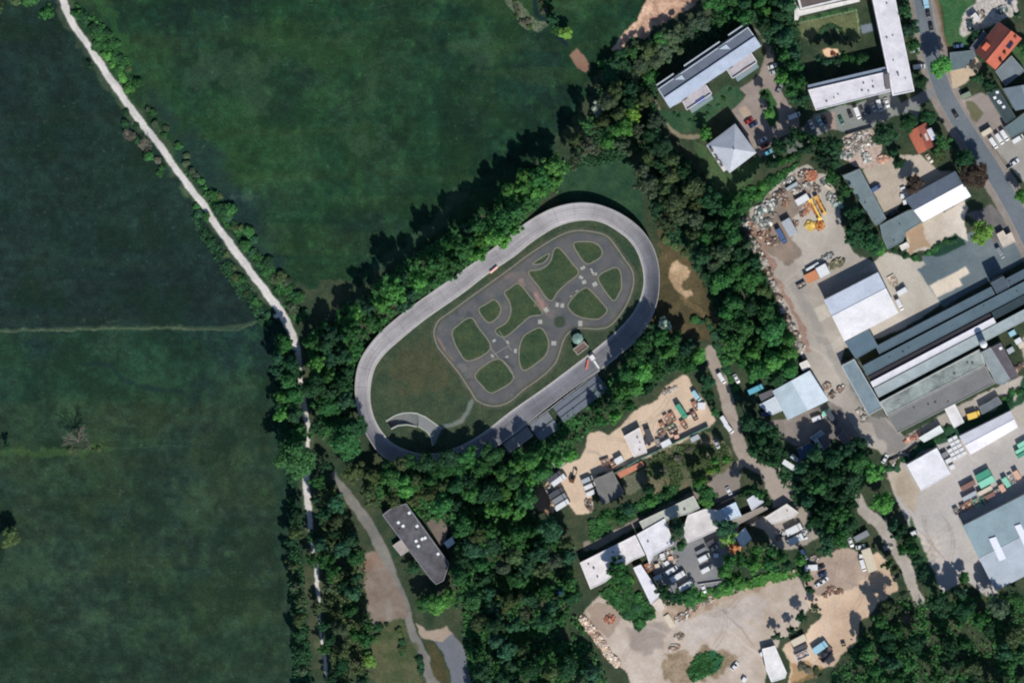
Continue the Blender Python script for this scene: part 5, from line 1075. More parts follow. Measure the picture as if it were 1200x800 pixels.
# ---- yellow crane boom / machinery
def machine(px, py, ang, label, L=24, col=(224, 190, 96)):
    x, y = G(px, py); r = empty('mobile_crane', (x, y, 0), math.radians(ang)); reg(r, label, 'crane'); m_ = mat('paint', col, 'crane_yellow'); l = L*S
    def bl(nm, f): b = MB(); f(b); o = b.build(nm); o.location = (0, 0, 0); o.parent = r; return o
    bl('chassis', lambda b: (b.box((0, 0, .9), (l, 1.9, .5), mat('paint', (150, 90, 50), 'rusty')), ))
    bl('cab', lambda b: loft(b, [(l*.36, .9, 1.1, 2.5), (l*.42, .95, 1.1, 2.6), (l*.5, .9, 1.1, 1.9)], m_))
    bl('boom', lambda b: (b.box((-.4, .3, 2.5), (l*.92, .8, .7), m_, 0, None, (0, -.06)), b.box((.8, .3, 3.0), (l*.5, .5, .4), m_)))
    bl('counterweight', lambda b: b.box((-l*.42, 0, 1.7), (1.6, 2.0, 1.1), m_))
    for xx in (-l*.35, -l*.12, l*.15, l*.36):
        for s in (-1, 1): bl('wheel', lambda b: b.cyl((xx, s*.95, .5), (xx, s*1.2, .5), .5, .5, TY, 12))
machine(955, 245, -63, 'long yellow mobile crane parked in the middle of the scrapyard', 28)
machine(961, 240, -62, 'slimmer yellow truck crane right of the long mobile crane', 24, (206, 160, 84))
x, y = G(671, 561); r = empty('wheel_loader', (x, y, 0), math.radians(70)); reg(r, 'dark brown excavator with folded arm in the sand yard', 'excavator')
for nm, f in (('undercarriage', lambda b: (b.box((0, .75, .35), (3, .5, .7), TY), b.box((0, -.75, .35), (3, .5, .7), TY))), ('body', lambda b: (b.box((-.3, 0, 1.3), (2.4, 1.9, 1.1), mat('paint', (96, 66, 40), 'brown_paint')),)), ('cab', lambda b: loft(b, [(0, .5, 1.4, 2.7), (1.1, .5, 1.4, 2.6)], GL)), ('arm', lambda b: (b.box((2.0, -.5, 2.6), (2.8, .3, .4), mat('paint', (96, 66, 40), 'brown_paint'), 0, None, (0, -.5)), b.box((3.9, -.5, 2.2), (2.2, .28, .3), mat('paint', (96, 66, 40), 'brown_paint'), 0, None, (0, .9)))), ('bucket', lambda b: ext(b, [(4.2, .2), (5.0, .3), (4.9, 1.1), (4.4, 1.2)], .9, DK))):
    b = MB(); f(b); o = b.build(nm); o.parent = r

# ---- heaps of debris: each one mound of fragments
def heap(px, py, rx, ry, ang, hm, n, cols, label, place='', name='debris_heap', smin=.25, smax=1.3, cat='heap', flatk=.35):
    b = MB(); r = random.Random(int(px*13+py*7)); m_ = mat('scrap'); cx, cy = G(px, py); t = math.radians(ang); a, bb_ = rx*S, ry*S
    ns = 14; base = alb(cols[0], .8)
    ring = []
    for k in range(ns):
        u = 2*math.pi*k/ns; f = r.uniform(.75, 1.0); ring.append((a*f*math.cos(u), bb_*f*math.sin(u)))
    mid_ = [(x*.5, y*.5) for x, y in ring]; rot = lambda x, y, z: (cx+x*math.cos(t)-y*math.sin(t), cy+x*math.sin(t)+y*math.cos(t), z)
    for k in range(ns):
        j = (k+1) % ns; b.face([rot(*ring[k], 0.003), rot(*ring[j], .003), rot(*mid_[j], hm*.5), rot(*mid_[k], hm*.5)], m_, None, base)
        b.face([rot(*mid_[k], hm*.5), rot(*mid_[j], hm*.5), rot(0, 0, hm*.7)], m_, None, base)
    for i in range(int(n*1.6)):
        u = r.uniform(0, 6.283); q = math.sqrt(r.random())*.95; x, y = a*q*math.cos(u), bb_*q*math.sin(u)
        z = hm*.65*(1-q)+.15; s = smin*.6+(smax*1.25-smin*.6)*r.random()**2.2; c_ = alb(r.choice(cols)); v = r.uniform(.7, 1.25); c_ = tuple(min(.85, k*v) for k in c_)
        b.box(rot(x, y, z), (s, s*r.uniform(.3, .9), s*r.uniform(.15, flatk*2)), m_, r.uniform(0, 3.14), c_, (r.uniform(-.4, .4), r.uniform(-.4, .4)))
    o = b.build(name, None, (cx, cy, 0)); reg(o, label, cat, place, None, px); return o
RUST = [(112, 90, 78), (138, 110, 94), (84, 76, 72), (164, 146, 130), (190, 186, 180), (104, 96, 88)]
GREYS = [(118, 116, 110), (150, 150, 144), (190, 190, 184), (90, 92, 92), (208, 204, 196), (84, 110, 100)]
PALE = [(190, 184, 174), (168, 156, 144), (202, 198, 190), (128, 118, 108), (152, 140, 128), (96, 92, 86)]
BROWN = [(128, 100, 82), (150, 116, 96), (110, 84, 70), (168, 138, 118), (196, 184, 170)]
SP = 'in the scrapyard'
for h_ in [(892, 246, 9, 6, 20, 1.4, 90, GREYS, 'grey metal scrap heap'), (903, 240, 9, 6, 30, 1.5, 110, GREYS, 'grey metal scrap heap'), (888, 258, 7, 6, 0, 1.3, 80, GREYS, 'grey metal scrap heap'), (898, 262, 8, 6, 60, 1.5, 90, GREYS, 'grey metal scrap heap'), (896, 274, 9, 6, 40, 1.4, 90, BROWN, 'brown debris heap'), (906, 283, 10, 6, 20, 1.4, 90, RUST, 'rust-coloured scrap heap'), (914, 228, 9, 6, 30, 1.5, 100, RUST, 'rust-coloured scrap heap'), (925, 213, 8, 5, 30, 1.4, 70, GREYS, 'grey metal scrap heap'), (934, 222, 8, 5, 30, 1.4, 80, PALE, 'pale broken rubble heap'), (946, 218, 7, 5, 0, 1.2, 60, PALE, 'pale broken rubble heap'), (951, 206, 8, 7, 0, 2.2, 90, [(176, 116, 90), (156, 96, 74), (186, 140, 112)], 'bright orange-red tile heap'), (941, 204, 7, 4, 30, 1.2, 50, RUST, 'rust-coloured scrap heap'), (958, 221, 6, 4, -50, 1, 40, RUST, 'rust-coloured scrap heap'), (966, 214, 6, 4, -40, 1, 40, GREYS, 'grey metal scrap heap'), (974, 232, 7, 5, -60, 1.2, 60, GREYS, 'grey metal scrap heap'), (982, 240, 6, 5, 0, 1.2, 50, [(150, 170, 160), (180, 190, 184), (120, 140, 132)], 'pale green plastic heap'), (880, 262, 5, 4, 0, .9, 40, BROWN, 'brown debris heap'), (950, 264, 6, 6, 0, 1.6, 70, [(226, 196, 110), (216, 184, 92)], 'bright yellow cable heap'), (960, 264, 6, 6, -60, 1.4, 70, [(190, 120, 70), (206, 150, 80), (140, 84, 60)], 'mixed orange machine-part heap'), (941, 251, 4, 3, 0, .8, 20, BROWN, 'brown debris heap'), (932, 262, 4, 5, 0, .8, 20, BROWN, 'brown debris heap'), (905, 252, 5, 3, 0, 1, 30, PALE, 'pale broken rubble heap'), (948, 242, 5, 9, -25, 1.3, 60, [(176, 124, 96), (186, 150, 120), (150, 104, 88)], 'bright orange-red tile heap'), (921, 238, 6, 4, 40, 1, 40, BROWN, 'brown debris heap')]: heap(*h_, SP)
for i in range(13): x = 874+i*5.3; y = 262+i*12.2+3*math.sin(i); heap(x, y, 6.5, 6, -65, 1.1, 50, RUST if i % 2 else PALE, 'reddish rubble mound' if i % 2 else 'pale rubble mound', 'between wood and yard road')
for h_ in [(996, 168, 9, 6, 20, 1.4, 110, PALE), (1008, 160, 10, 6, 20, 1.4, 120, PALE), (1004, 176, 10, 6, 20, 1.3, 110, PALE), (1018, 166, 7, 8, 0, 1.3, 80, PALE), (992, 182, 8, 5, 10, 1.3, 70, GREYS), (1015, 184, 7, 5, -50, 1.2, 60, GREYS)]: heap(*h_, 'loose pale slab heap' if h_[7] is PALE else 'grey slab heap', 'in the rubble yard below the parking row')
heap(1034, 187, 6, 8, -60, 1.6, 60, [(196, 146, 124), (206, 180, 158)], 'salmon-coloured brick heap by the beige yard')
heap(981, 309, 10, 6, 25, 1.3, 90, [(120, 116, 92), (90, 90, 76), (160, 150, 124)], 'olive-brown timber stack north of the large white hall')
heap(969, 301, 9, 3, 30, 1.2, 50, GREYS, 'grey profile stack beside the slim white container')
heap(860, 641, 7, 8, -20, 1.8, 90, [(190, 126, 84), (168, 104, 70), (206, 148, 104)], 'orange-brown tile heap beside the bright white shed')
heap(654, 541, 9, 7, 20, 1.3, 80, [(190, 200, 186), (130, 150, 120), (206, 208, 200)], 'whitish branch and foil heap at the wood edge of the sand yard')
heap(646, 573, 8, 6, 30, 1.1, 60, PALE, 'pale plank heap left of the parked trucks')
heap(691, 592, 5, 9, 20, 1.2, 50, RUST, 'rusty heap beside the shaded grey-brown shed')
heap(785, 457, 10, 3, 30, .9, 40, PALE, 'pale pipe bundle on the upper edge of the sand yard')
heap(776, 508, 6, 5, 0, 1.2, 50, RUST, 'rusty parts heap between skips in the sand yard')
heap(760, 514, 6, 7, 0, 1.3, 50, [(70, 70, 78), (96, 92, 96)], 'dark scrap heap beside the dusty white shed')
for i, (x, y) in enumerate([(685, 728), (691, 737), (698, 746), (705, 756), (712, 766), (719, 774)]): heap(x+1, y, 9, 5, -50, 2.2, 120, [(208, 190, 172), (220, 208, 192), (176, 140, 118), (196, 172, 150)], 'white rubble section', 'of the stone bank by the lot')
heap(715, 725, 7, 5, 10, 1.1, 50, [(170, 110, 88), (190, 150, 128), (120, 80, 66)], 'reddish brick heap on the overgrown corner of the gravel lot')
for (x, y, rx) in [(799, 722, 10), (812, 712, 9), (830, 703, 8), (796, 745, 6), (862, 690, 6), (790, 758, 7)]: heap(x, y, rx, 4, 25, .7, 40, BROWN+PALE, 'low brown soil mound', 'along the north rim of the gravel lot')
for (x, y) in [(975, 690), (983, 693), (968, 697), (928, 670)]: heap(x, y, 5, 3, 10, .7, 26, BROWN, 'low brown soil mound', 'on the dusty lower yard')
for (x, y, k) in [(1158, 431, 0), (1196, 428, 1), (1190, 434, 1), (1052, 537, 0), (1058, 533, 0), (1047, 541, 0), (985, 455, 1), (969, 452, 1), (975, 462, 1), (1009, 482, 0), (1012, 490, 0)]: heap(x, y, 5, 4, 30, .9, 34, PALE if k == 0 else RUST, 'pale litter heap' if k == 0 else 'rusty litter heap', 'in the factory and hall surroundings')
for (x, y, k) in [(917, 625, 0), (945, 622, 0), (1040, 640, 0), (953, 655, 1), (905, 640, 0), (784, 647, 1), (790, 655, 1), (775, 655, 1)]: heap(x, y, 5, 4, 30, .9, 40, GREYS if k == 0 else PALE, 'grey litter heap' if k == 0 else 'pale goods heap', 'around the lower workshops')
heap(977, 63, 3, 2.5, 0, .8, 20, [(120, 60, 50), (60, 50, 50)], 'small red and dark play equipment pile on the sand pit')
heap(1070, 512, 14, 3, 25, 1.0, 60, [(206, 170, 150), (150, 80, 66), (190, 140, 120)], 'reddish goods row along the hedge near the mossy white shed')
heap(1148, 18, 8, 5, 20, .9, 60, PALE+[(120, 118, 112)], 'pale patio clutter beside the corner house')
heap(1174, 12, 8, 5, 20, .9, 50, GREYS, 'grey patio clutter at the top right edge')
x, y = G(655, 690); b = MB(); m_ = mat('paint', (26, 54, 150), 'blue_tarp'); rr = random.Random(2)
cs = [(x+3*math.cos(i*.785)*rr.uniform(.7, 1), y+3.6*math.sin(i*.785)*rr.uniform(.7, 1)) for i in range(8)]
for i in range(8): j = (i+1) % 8; b.face([(*cs[i], .1), (*cs[j], .1), (x, y, 1.6)], m_)
b.face([(*c_, .1) for c_ in cs[::-1]], m_)
reg(b.build('tarpaulin', None, (x, y, 0)), 'deep blue tarpaulin mound hidden in the wood', 'tarpaulin')
# ================================================================ TREES
FO = mat('foliage'); BK = mat('wood', (92, 80, 68), 'bark')
def quads_mesh(name, V, F, C, mats):
    me = bpy.data.meshes.new(name); V = np.asarray(V, np.float32); F = np.asarray(F, np.int32); n = len(F)
    me.vertices.add(len(V)); me.vertices.foreach_set('co', V.ravel()); me.loops.add(n*4); me.loops.foreach_set('vertex_index', F.ravel())
    me.polygons.add(n); me.polygons.foreach_set('loop_start', np.arange(0, n*4, 4, dtype=np.int32)); me.update(calc_edges=True)
    ca = me.color_attributes.new('Col', 'FLOAT_COLOR', 'CORNER'); C = np.repeat(np.asarray(C, np.float32), 4, 0); ca.data.foreach_set('color', C.ravel())
    for m_ in mats: me.materials.append(m_)
    me.validate(); return me
def leaf_shell(r, lobes, dens, size, up=.35, keep=.72):
    """leaf clumps spread over and inside the lobes"""
    P, N_ = [], []; L = np.array(lobes)
    for (cx, cy, cz, rx, rz) in lobes:
        k = int(dens*rx*rx)
        d = r.normal(size=(k, 3)); d /= np.linalg.norm(d, axis=1)[:, None]; d[:, 2] = np.where(d[:, 2] < -.35, -d[:, 2], d[:, 2])
        rad = 1-.35*r.random(k)**1.4+.30*r.random(k)**2
        p = np.array([cx, cy, cz])+d*np.stack([rad*rx, rad*rx, rad*rz], 1)
        ok = np.ones(k, bool)
        for (ox, oy, oz, orx, orz) in lobes:
            if (ox, oy, oz) == (cx, cy, cz): continue
            q = (p-np.array([ox, oy, oz]))/np.array([orx, orx, orz]); ok &= (np.linalg.norm(q, axis=1) > keep)
        P.append(p[ok]); N_.append(d[ok])
    P = np.concatenate(P); N_ = np.concatenate(N_)+r.normal(size=(len(P), 3))*.42; N_[:, 2] += up; N_ /= np.linalg.norm(N_, axis=1)[:, None]
    k = len(P); t = r.normal(size=(k, 3)); u = np.cross(N_, t); u /= np.linalg.norm(u, axis=1)[:, None]; w = np.cross(N_, u)
    s = size*(.55+.9*r.random(k))[:, None]; u *= s; w *= s*(.6+.4*r.random(k))[:, None]
    dz = N_*s*(.35*r.random(k)-.1)[:, None]
    V = np.stack([P-u-w*.3, P+w+dz, P+u+w*.2, P-w-dz*.5], 1).reshape(-1, 3); F = np.arange(4*k).reshape(-1, 4)
    g = .66+.7*r.random(k); tint = r.normal(size=k)*.07
    C = np.stack([g*(1+tint), g, g*(1-tint*.8), np.ones(k)], 1)
    return V, F, C
def crown_mesh(seed, shape):
    r = np.random.default_rng(seed); lobes = []; z0 = 8.0
    n, R0, lr, flat_ = {'round': (20, 4.3, 1.35, 1.0), 'broad': (24, 4.7, 1.25, .75), 'ragged': (19, 4.6, 1.15, 1.1), 'slim': (15, 3.2, 1.15, 1.3)}[shape]
    ph = r.uniform(0, 6.28, 4); amp = .10 if shape == 'round' else .2
    lobes.append((0, 0, z0-.6, R0*.5, 2.6))
    for i in range(n):
        a = i*2.39996+r.uniform(-.3, .3); q = math.sqrt((i+.5)/n)
        env = R0*(1+amp*math.sin(2*a+ph[0])+amp*.8*math.sin(3*a+ph[1])+amp*.6*math.sin(5*a+ph[2]))
        l = lr*r.uniform(.65, 1.25); rad = max(0, env*q-l*.55)
        z = z0-2.3+flat_*4.4*math.sqrt(max(0, 1-.86*q*q))*.95+r.uniform(-.9, .9)
        lobes.append((rad*math.cos(a), rad*math.sin(a), z, l, l*r.uniform(.8, 1.2)))
    V, F, C = leaf_shell(r, lobes, 62, .33, keep=.72)
    # inner mass so that the crown is not see-through
    cv, cf, cc = [], [], []
    for (cx, cy, cz, rx, rz) in lobes:
        nu, nv = 7, 4; b0 = len(cv)
        for j in range(nv+1):
            ph = math.pi*j/nv
            for i in range(nu):
                th = 2*math.pi*i/nu; f = .78*r.uniform(.75, 1.1); cv.append((cx+rx*f*math.sin(ph)*math.cos(th), cy+rx*f*math.sin(ph)*math.sin(th), cz+rz*f*math.cos(ph)))
        for j in range(nv):
            for i in range(nu): cf.append((b0+j*nu+i, b0+(j+1)*nu+i, b0+(j+1)*nu+(i+1) % nu, b0+j*nu+(i+1) % nu)); cc.append((.8, .8, .8, 1))
    F2 = np.array(cf)+len(V); V = np.concatenate([V, np.array(cv)]); F = np.concatenate([F, F2]); C = np.concatenate([C, np.array(cc)])
    return quads_mesh('crown', V, F, C, [FO])
def trunk_mesh(seed):
    r = random.Random(seed); b = MB(); b.cyl((0, 0, 0), (.1, 0, 5.5), .3, .18, BK, 8)
    for i in range(5): a = i*1.26+r.uniform(-.3, .3); b.cyl((.05, 0, 3.2+i*.45), (2.6*math.cos(a), 2.6*math.sin(a), 7+r.uniform(-1, 1)), .13, .04, BK, 5)
    o = b.build('trunk'); me = o.data; bpy.data.objects.remove(o); return me
SHAPES = {}
for s_i, s_ in enumerate(('round', 'broad', 'ragged', 'slim')): SHAPES[s_] = [crown_mesh(100+s_i*10+k, s_) for k in range(5 if s_ != 'slim' else 2)]
TRUNKS = [trunk_mesh(k) for k in range(3)]
TC = {'bright green': (82, 132, 66), 'mid green': (60, 104, 58), 'dark green': (48, 82, 54), 'olive': (78, 94, 60), 'blue-green': (56, 92, 66), 'lime green': (116, 152, 72), 'grey-brown': (98, 98, 84), 'brownish': (66, 60, 52), 'grey-green': (80, 96, 72), 'white-flecked': (176, 188, 166)}
TK = 1.28
PLACED = []; tr = random.Random(11); NT = [0]
QUEUE = []
def tree(px, py, r, colr, shape, place, hgt=None, name='broadleaf_tree', word='tree', cat='tree', group=None, single=True):
    QUEUE.append(dict(px=px, py=py, r=r, colr=colr, shape=shape, place=place, hgt=hgt, group=group, single=single)); PLACED.append((px, py, r)); NT[0] += 1
def make_trees(limit=298):
    QUEUE.sort(key=lambda d: (-d['single'], -(d['r'] if -5 < d['px'] < 1205 and -5 < d['py'] < 805 else d['r']*.3))); SV, SF, SCC = [], [], []; nv = 0
    for i, d in enumerate(QUEUE):
        px, py, r, colr, shape = d['px'], d['py'], d['r'], d['colr'], d['shape']; rm = r*S; h_ = d['hgt'] or min(25, 2.0*rm+9+tr.uniform(-1.5, 2)); sx = rm/4.9; sz = h_/11.8
        x, y = R(px, py, h_*.7); rz = tr.uniform(0, 6.28); sy = sx*tr.uniform(.88, 1.1); me = tr.choice(SHAPES[shape])
        c = TC[colr]; v = tr.uniform(.86, 1.12); c = tuple(min(230, k*v+tr.uniform(-3, 3)) for k in c); cl = [min(.8, lin(k)*TK) for k in c]
        if i < limit:
            ro = empty('broadleaf_tree', (x, y, 0), rz); ro.scale = (sx, sy, sz)
            o = bpy.data.objects.new('crown', me); COL.objects.link(o); o.parent = ro; o.color = (*cl, 1)
            t = bpy.data.objects.new('trunk', tr.choice(TRUNKS)); COL.objects.link(t); t.parent = ro
            reg(ro, '%s %s %s tree' % ('small' if r < 8.5 else ('mid-sized' if r < 13 else 'large'), shape, colr), 'tree', d['place'], d['group'], px)
        else:
            n = len(me.vertices); V = np.empty(n*3, np.float32); me.vertices.foreach_get('co', V); V = V.reshape(-1, 3)*np.array([sx, sy, sz]); ca, sa = math.cos(rz), math.sin(rz)
            V = np.stack([V[:, 0]*ca-V[:, 1]*sa+x, V[:, 0]*sa+V[:, 1]*ca+y, V[:, 2]], 1)
            F = np.empty(len(me.loops), np.int32); me.loops.foreach_get('vertex_index', F); C = np.empty(len(me.loops)*4, np.float32); me.color_attributes['Col'].data.foreach_get('color', C)
            C = C.reshape(-1, 4)[::4].copy(); C[:, :3] *= np.array(cl)
            SV.append(V); SF.append(F.reshape(-1, 4)+nv); SCC.append(C); nv += n
    if SV:
        me = quads_mesh('smaller_trees', np.concatenate(SV), np.concatenate(SF), np.concatenate(SCC), [FO]); o = bpy.data.objects.new('smaller_trees', me); COL.objects.link(o); o.color = (1, 1, 1, 1); o['kind'] = 'stuff'
def pin(P, x, y):
    c = False
    for i in range(len(P)):
        (xa, ya), (xb, yb) = P[i], P[(i+1) % len(P)]
        if (ya > y) != (yb > y) and x < (xb-xa)*(y-ya)/(yb-ya)+xa: c = not c
    return c
def edged(P, x, y):
    d = 1e9
    for i in range(len(P)):
        (xa, ya), (xb, yb) = P[i], P[(i+1) % len(P)]; dx, dy = xb-xa, yb-ya; t = max(0, min(1, ((x-xa)*dx+(y-ya)*dy)/(dx*dx+dy*dy+1e-9)))
        d = min(d, math.hypot(x-xa-dx*t, y-ya-dy*t))
    return d
def wood(P, n, r0, r1, pal, place, group, gap=.66, shapes=('round', 'broad', 'ragged'), hk=None, seed=None):
    r = random.Random(seed or int(P[0][0]*3+P[0][1])); xs = [p[0] for p in P]; ys = [p[1] for p in P]; k = t = 0
    cols = [c for c, w in pal for _ in range(w)]
    r0 *= 1.08; r1 *= 1.12; cur = r1
    while k < n and t < n*260:
        t += 1; x, y = r.uniform(min(xs), max(xs)), r.uniform(min(ys), max(ys))
        rad = r.uniform(r0, cur); cur = max(r0+.5, cur-(r1-r0)/(n*120))
        if not pin(P, x, y) or edged(P, x, y) < rad*.5: continue
        if any((x-a)**2+(y-b)**2 < (gap*(rad+c))**2 for a, b, c in PLACED): continue
        tree(x, y, rad, r.choice(cols), r.choice(shapes), place, group=group, hgt=(2.1*rad*S+9)*hk if hk else None, single=False); k += 1
# ---- named single trees first
SG = [(1151, 272, 14, 'lime green', 'round', 'beside the gatehouse', 11), (923, 415, 13, 'bright green', 'round', 'north of the blue-white barn', 11), (1141, 205, 17, 'brownish', 'round', 'at the end of the white-roofed workshop', 12), (1071, 216, 11, 'brownish', 'round', 'beside the white sacks', 8), (1035, 590, 13, 'bright green', 'round', 'west of the square white hall', 14), (1024, 552, 13, 'bright green', 'ragged', 'at the shaded junction', 15),  # tree by the white sacks: dark shading put into its leaf colour
 (700, 128, 8, 'white-flecked', 'ragged', 'on the wood edge above the track', 8), (779, 380, 8, 'white-flecked', 'ragged', 'just east of the track curve', 8), (730, 150, 12, 'bright green', 'round', 'in the wood above the track', None), (712, 165, 11, 'bright green', 'round', 'in the wood above the track', None), (741, 135, 10, 'lime green', 'broad', 'in the wood above the track', None), (690, 172, 12, 'grey-brown', 'ragged', 'on the wood edge above the track', None),
 (827, 156, 8, 'bright green', 'ragged', 'beside the pyramid villa', 7), (902, 133, 7, 'bright green', 'round', 'on the parking lot island', 6), (896, 112, 6, 'dark green', 'round', 'on the parking lot island', 8), (1001, 141, 1, 'dark green', 'round', '', 1),
 (1036, 158, 16, 'dark green', 'round', 'above the small orange-roofed house', 13), (1053, 190, 8, 'dark green', 'round', 'beside the small orange-roofed house', 8), (1065, 143, 11, 'dark green', 'round', 'above the small orange-roofed house', 12), (1088, 137, 10, 'dark green', 'round', 'beside the street', 11), (1104, 168, 11, 'mid green', 'ragged', 'beside the small orange-roofed house', 10), (1101, 182, 8, 'olive', 'broad', 'beside the small orange-roofed house', 6), (1048, 180, 6, 'dark green', 'round', 'beside the small orange-roofed house', 6),
 (1131, 186, 12, 'dark green', 'round', 'overhanging the street', 11), (1137, 200, 8, 'bright green', 'round', 'overhanging the street', 6), (1103, 78, 14, 'bright green', 'round', 'beside the street carport', 13), (1066, 34, 11, 'blue-green', 'ragged', 'between the long white block and the street', 12), (1070, 52, 10, 'mid green', 'ragged', 'between the long white block and the street', 9), (1060, 12, 11, 'dark green', 'ragged', 'between the long white block and the street', 12), (1079, 96, 9, 'dark green', 'round', 'between the long white block and the street', 8),
 (1083, 262, 1, 'dark green', 'round', '', 1), (1198, 230, 9, 'bright green', 'round', 'at the right edge by the street', 10), (1146, 91, 8, 'dark green', 'ragged', 'below the corner house', 8), (1160, 100, 9, 'dark green', 'ragged', 'below the corner house', 8), (1191, 18, 6, 'dark green', 'slim', 'above the corner house', 9), (1202, 60, 9, 'mid green', 'round', 'beside the corner house', 6), (1142, 40, 6, 'dark green', 'ragged', 'beside the corner house', 5), (1138, 24, 3.5, 'dark green', 'slim', 'beside the corner house', 3),
 (1006, 262, 12, 'dark green', 'ragged', 'beside the long slate warehouse', 12), (1020, 285, 13, 'dark green', 'round', 'beside the long slate warehouse', 12), (1001, 278, 12, 'dark green', 'ragged', 'beside the long slate warehouse', 12), (1030, 292, 9, 'bright green', 'round', 'beside the long slate warehouse', 8), (1001, 250, 10, 'dark green', 'ragged', 'beside the long slate warehouse', 11), (990, 225, 9, 'mid green', 'ragged', 'beside the long slate warehouse', 8), (975, 208, 9, 'mid green', 'ragged', 'at the top of the scrapyard', 8), (978, 190, 8, 'dark green', 'round', 'at the top of the scrapyard', 7),
 (725, 668, 15, 'mid green', 'ragged', 'overhanging the long white workshop', 13), (733, 686, 10, 'mid green', 'broad', 'beside the narrow white workshop', 6), (795, 620, 14, 'blue-green', 'slim', 'between the white workshops', 13), (798, 639, 10, 'mid green', 'slim', 'between the white workshops', 9), (850, 620, 13, 'blue-green', 'ragged', 'beside the bright white shed', 11), (853, 630, 10, 'lime green', 'ragged', 'beside the bright white shed', 8), (828, 577, 11, 'mid green', 'ragged', 'at the end of the green-grey workshop', 8), (827, 586, 9, 'bright green', 'round', 'at the end of the green-grey workshop', 6),
 (790, 700, 11, 'dark green', 'ragged', 'below the vans courtyard', 10), (778, 694, 10, 'dark green', 'ragged', 'below the vans courtyard', 9), (808, 700, 10, 'mid green', 'broad', 'below the vans courtyard', 6), (948, 690, 8, 'dark green', 'slim', 'between gravel lot and dusty yard', 9), (946, 676, 7, 'mid green', 'ragged', 'between gravel lot and dusty yard', 7), (939, 722, 7, 'dark green', 'ragged', 'between gravel lot and dusty yard', 7), (955, 712, 6, 'grey-green', 'ragged', 'between gravel lot and dusty yard', 5), (911, 745, 6, 'dark green', 'ragged', 'by the U-shaped shed', 6), (928, 738, 6, 'dark green', 'ragged', 'by the U-shaped shed', 6), (1130, 677, 7, 'mid green', 'round', 'at the foot of the concrete yard', 6),
 (663, 39, 8, 'lime green', 'round', 'by the brook at the top', 6), (648, 24, 8, 'dark green', 'ragged', 'by the brook at the top', 7), (650, 34, 6, 'mid green', 'ragged', 'by the brook at the top', 5), (12, 630, 11, 'olive', 'ragged', 'at the left edge of the meadow', 8), (8, 524, 5, 'dark green', 'ragged', 'at the left edge of the meadow', 5), (106, 78, 3, 'dark green', 'round', 'left of the gravel path', 3),
 (475, 572, 12, 'bright green', 'round', 'at the north end of the club house', 15), (347, 538, 24, 'mid green', 'round', 'beside the gravel path below the track', 19), (346, 462, 13, 'mid green', 'round', 'left of the gravel path beside the track', 13), (368, 452, 15, 'dark green', 'round', 'in the belt west of the track', 17), (516, 553, 14, 'mid green', 'round', 'below the lower end of the track', 11), (538, 551, 15, 'mid green', 'broad', 'below the lower end of the track', 11), (562, 549, 14, 'mid green', 'round', 'below the lower end of the track', 11), (372, 500, 11, 'dark green', 'ragged', 'between gravel path and track', 12), (384, 475, 14, 'mid green', 'broad', 'between gravel path and track', 14), (415, 553, 12, 'olive', 'ragged', 'above the start of the lower lane', 10), (434, 560, 12, 'olive', 'broad', 'above the start of the lower lane', 10), (448, 574, 10, 'mid green', 'ragged', 'above the start of the lower lane', 8), (380, 545, 8, 'dark green', 'ragged', 'between gravel path and lower lane', 7), (372, 566, 9, 'mid green', 'ragged', 'between gravel path and lower lane', 7), (436, 588, 8, 'olive', 'ragged', 'between lower lane and club house', 6), (480, 543, 12, 'mid green', 'broad', 'below the lower end of the track', 9), (500, 543, 14, 'dark green', 'round', 'below the lower end of the track', 11), (550, 537, 14, 'mid green', 'ragged', 'below the lower end of the track', 10), (527, 540, 15, 'dark green', 'round', 'below the lower end of the track', 11), (576, 533, 13, 'mid green', 'round', 'below the lower end of the track', 11), (367, 628, 8, 'dark green', 'ragged', 'over the lower gravel path', 7), (366, 656, 9, 'mid green', 'ragged', 'over the lower gravel path', 8), (374, 712, 8, 'olive', 'ragged', 'over the lower gravel path', 7), (379, 733, 8, 'dark green', 'ragged', 'over the lower gravel path', 8), (381, 760, 8, 'mid green', 'ragged', 'over the lower gravel path', 8), (388, 795, 8, 'dark green', 'ragged', 'over the lower gravel path', 8), (352, 508, 11, 'mid green', 'broad', 'over the lower gravel path', 10), (468, 546, 10, 'olive', 'broad', 'below the lower end of the track', 12), (404, 517, 20, 'mid green', 'round', 'beside the lower track curve', 16), (416, 500, 15, 'dark green', 'round', 'beside the lower track curve', 14), (498, 706, 11, 'mid green', 'round', 'below the club house', 9), (513, 708, 13, 'bright green', 'round', 'below the club house', 9), (525, 700, 10, 'bright green', 'broad', 'below the club house', 8), (484, 666, 8, 'dark green', 'broad', 'below the club house', 5), (433, 773, 8, 'lime green', 'ragged', 'beside the lower lane', 5),
 (818, 472, 1, 'dark green', 'round', '', 1), (829, 447, 9, 'dark green', 'ragged', 'between sand yard and lane', 9), (831, 462, 8, 'dark green', 'ragged', 'between sand yard and lane', 8), (838, 482, 6, 'mid green', 'ragged', 'between sand yard and lane', 5), (818, 416, 11, 'bright green', 'round', 'at the head of the sand yard lane', 9)]
for (x, y, r_, c_, s_, pl, hh) in SG:
    if r_ > 2: tree(x, y, r_*1.1, c_, s_, pl, (hh*1.15+1) if hh else None, group='single trees')
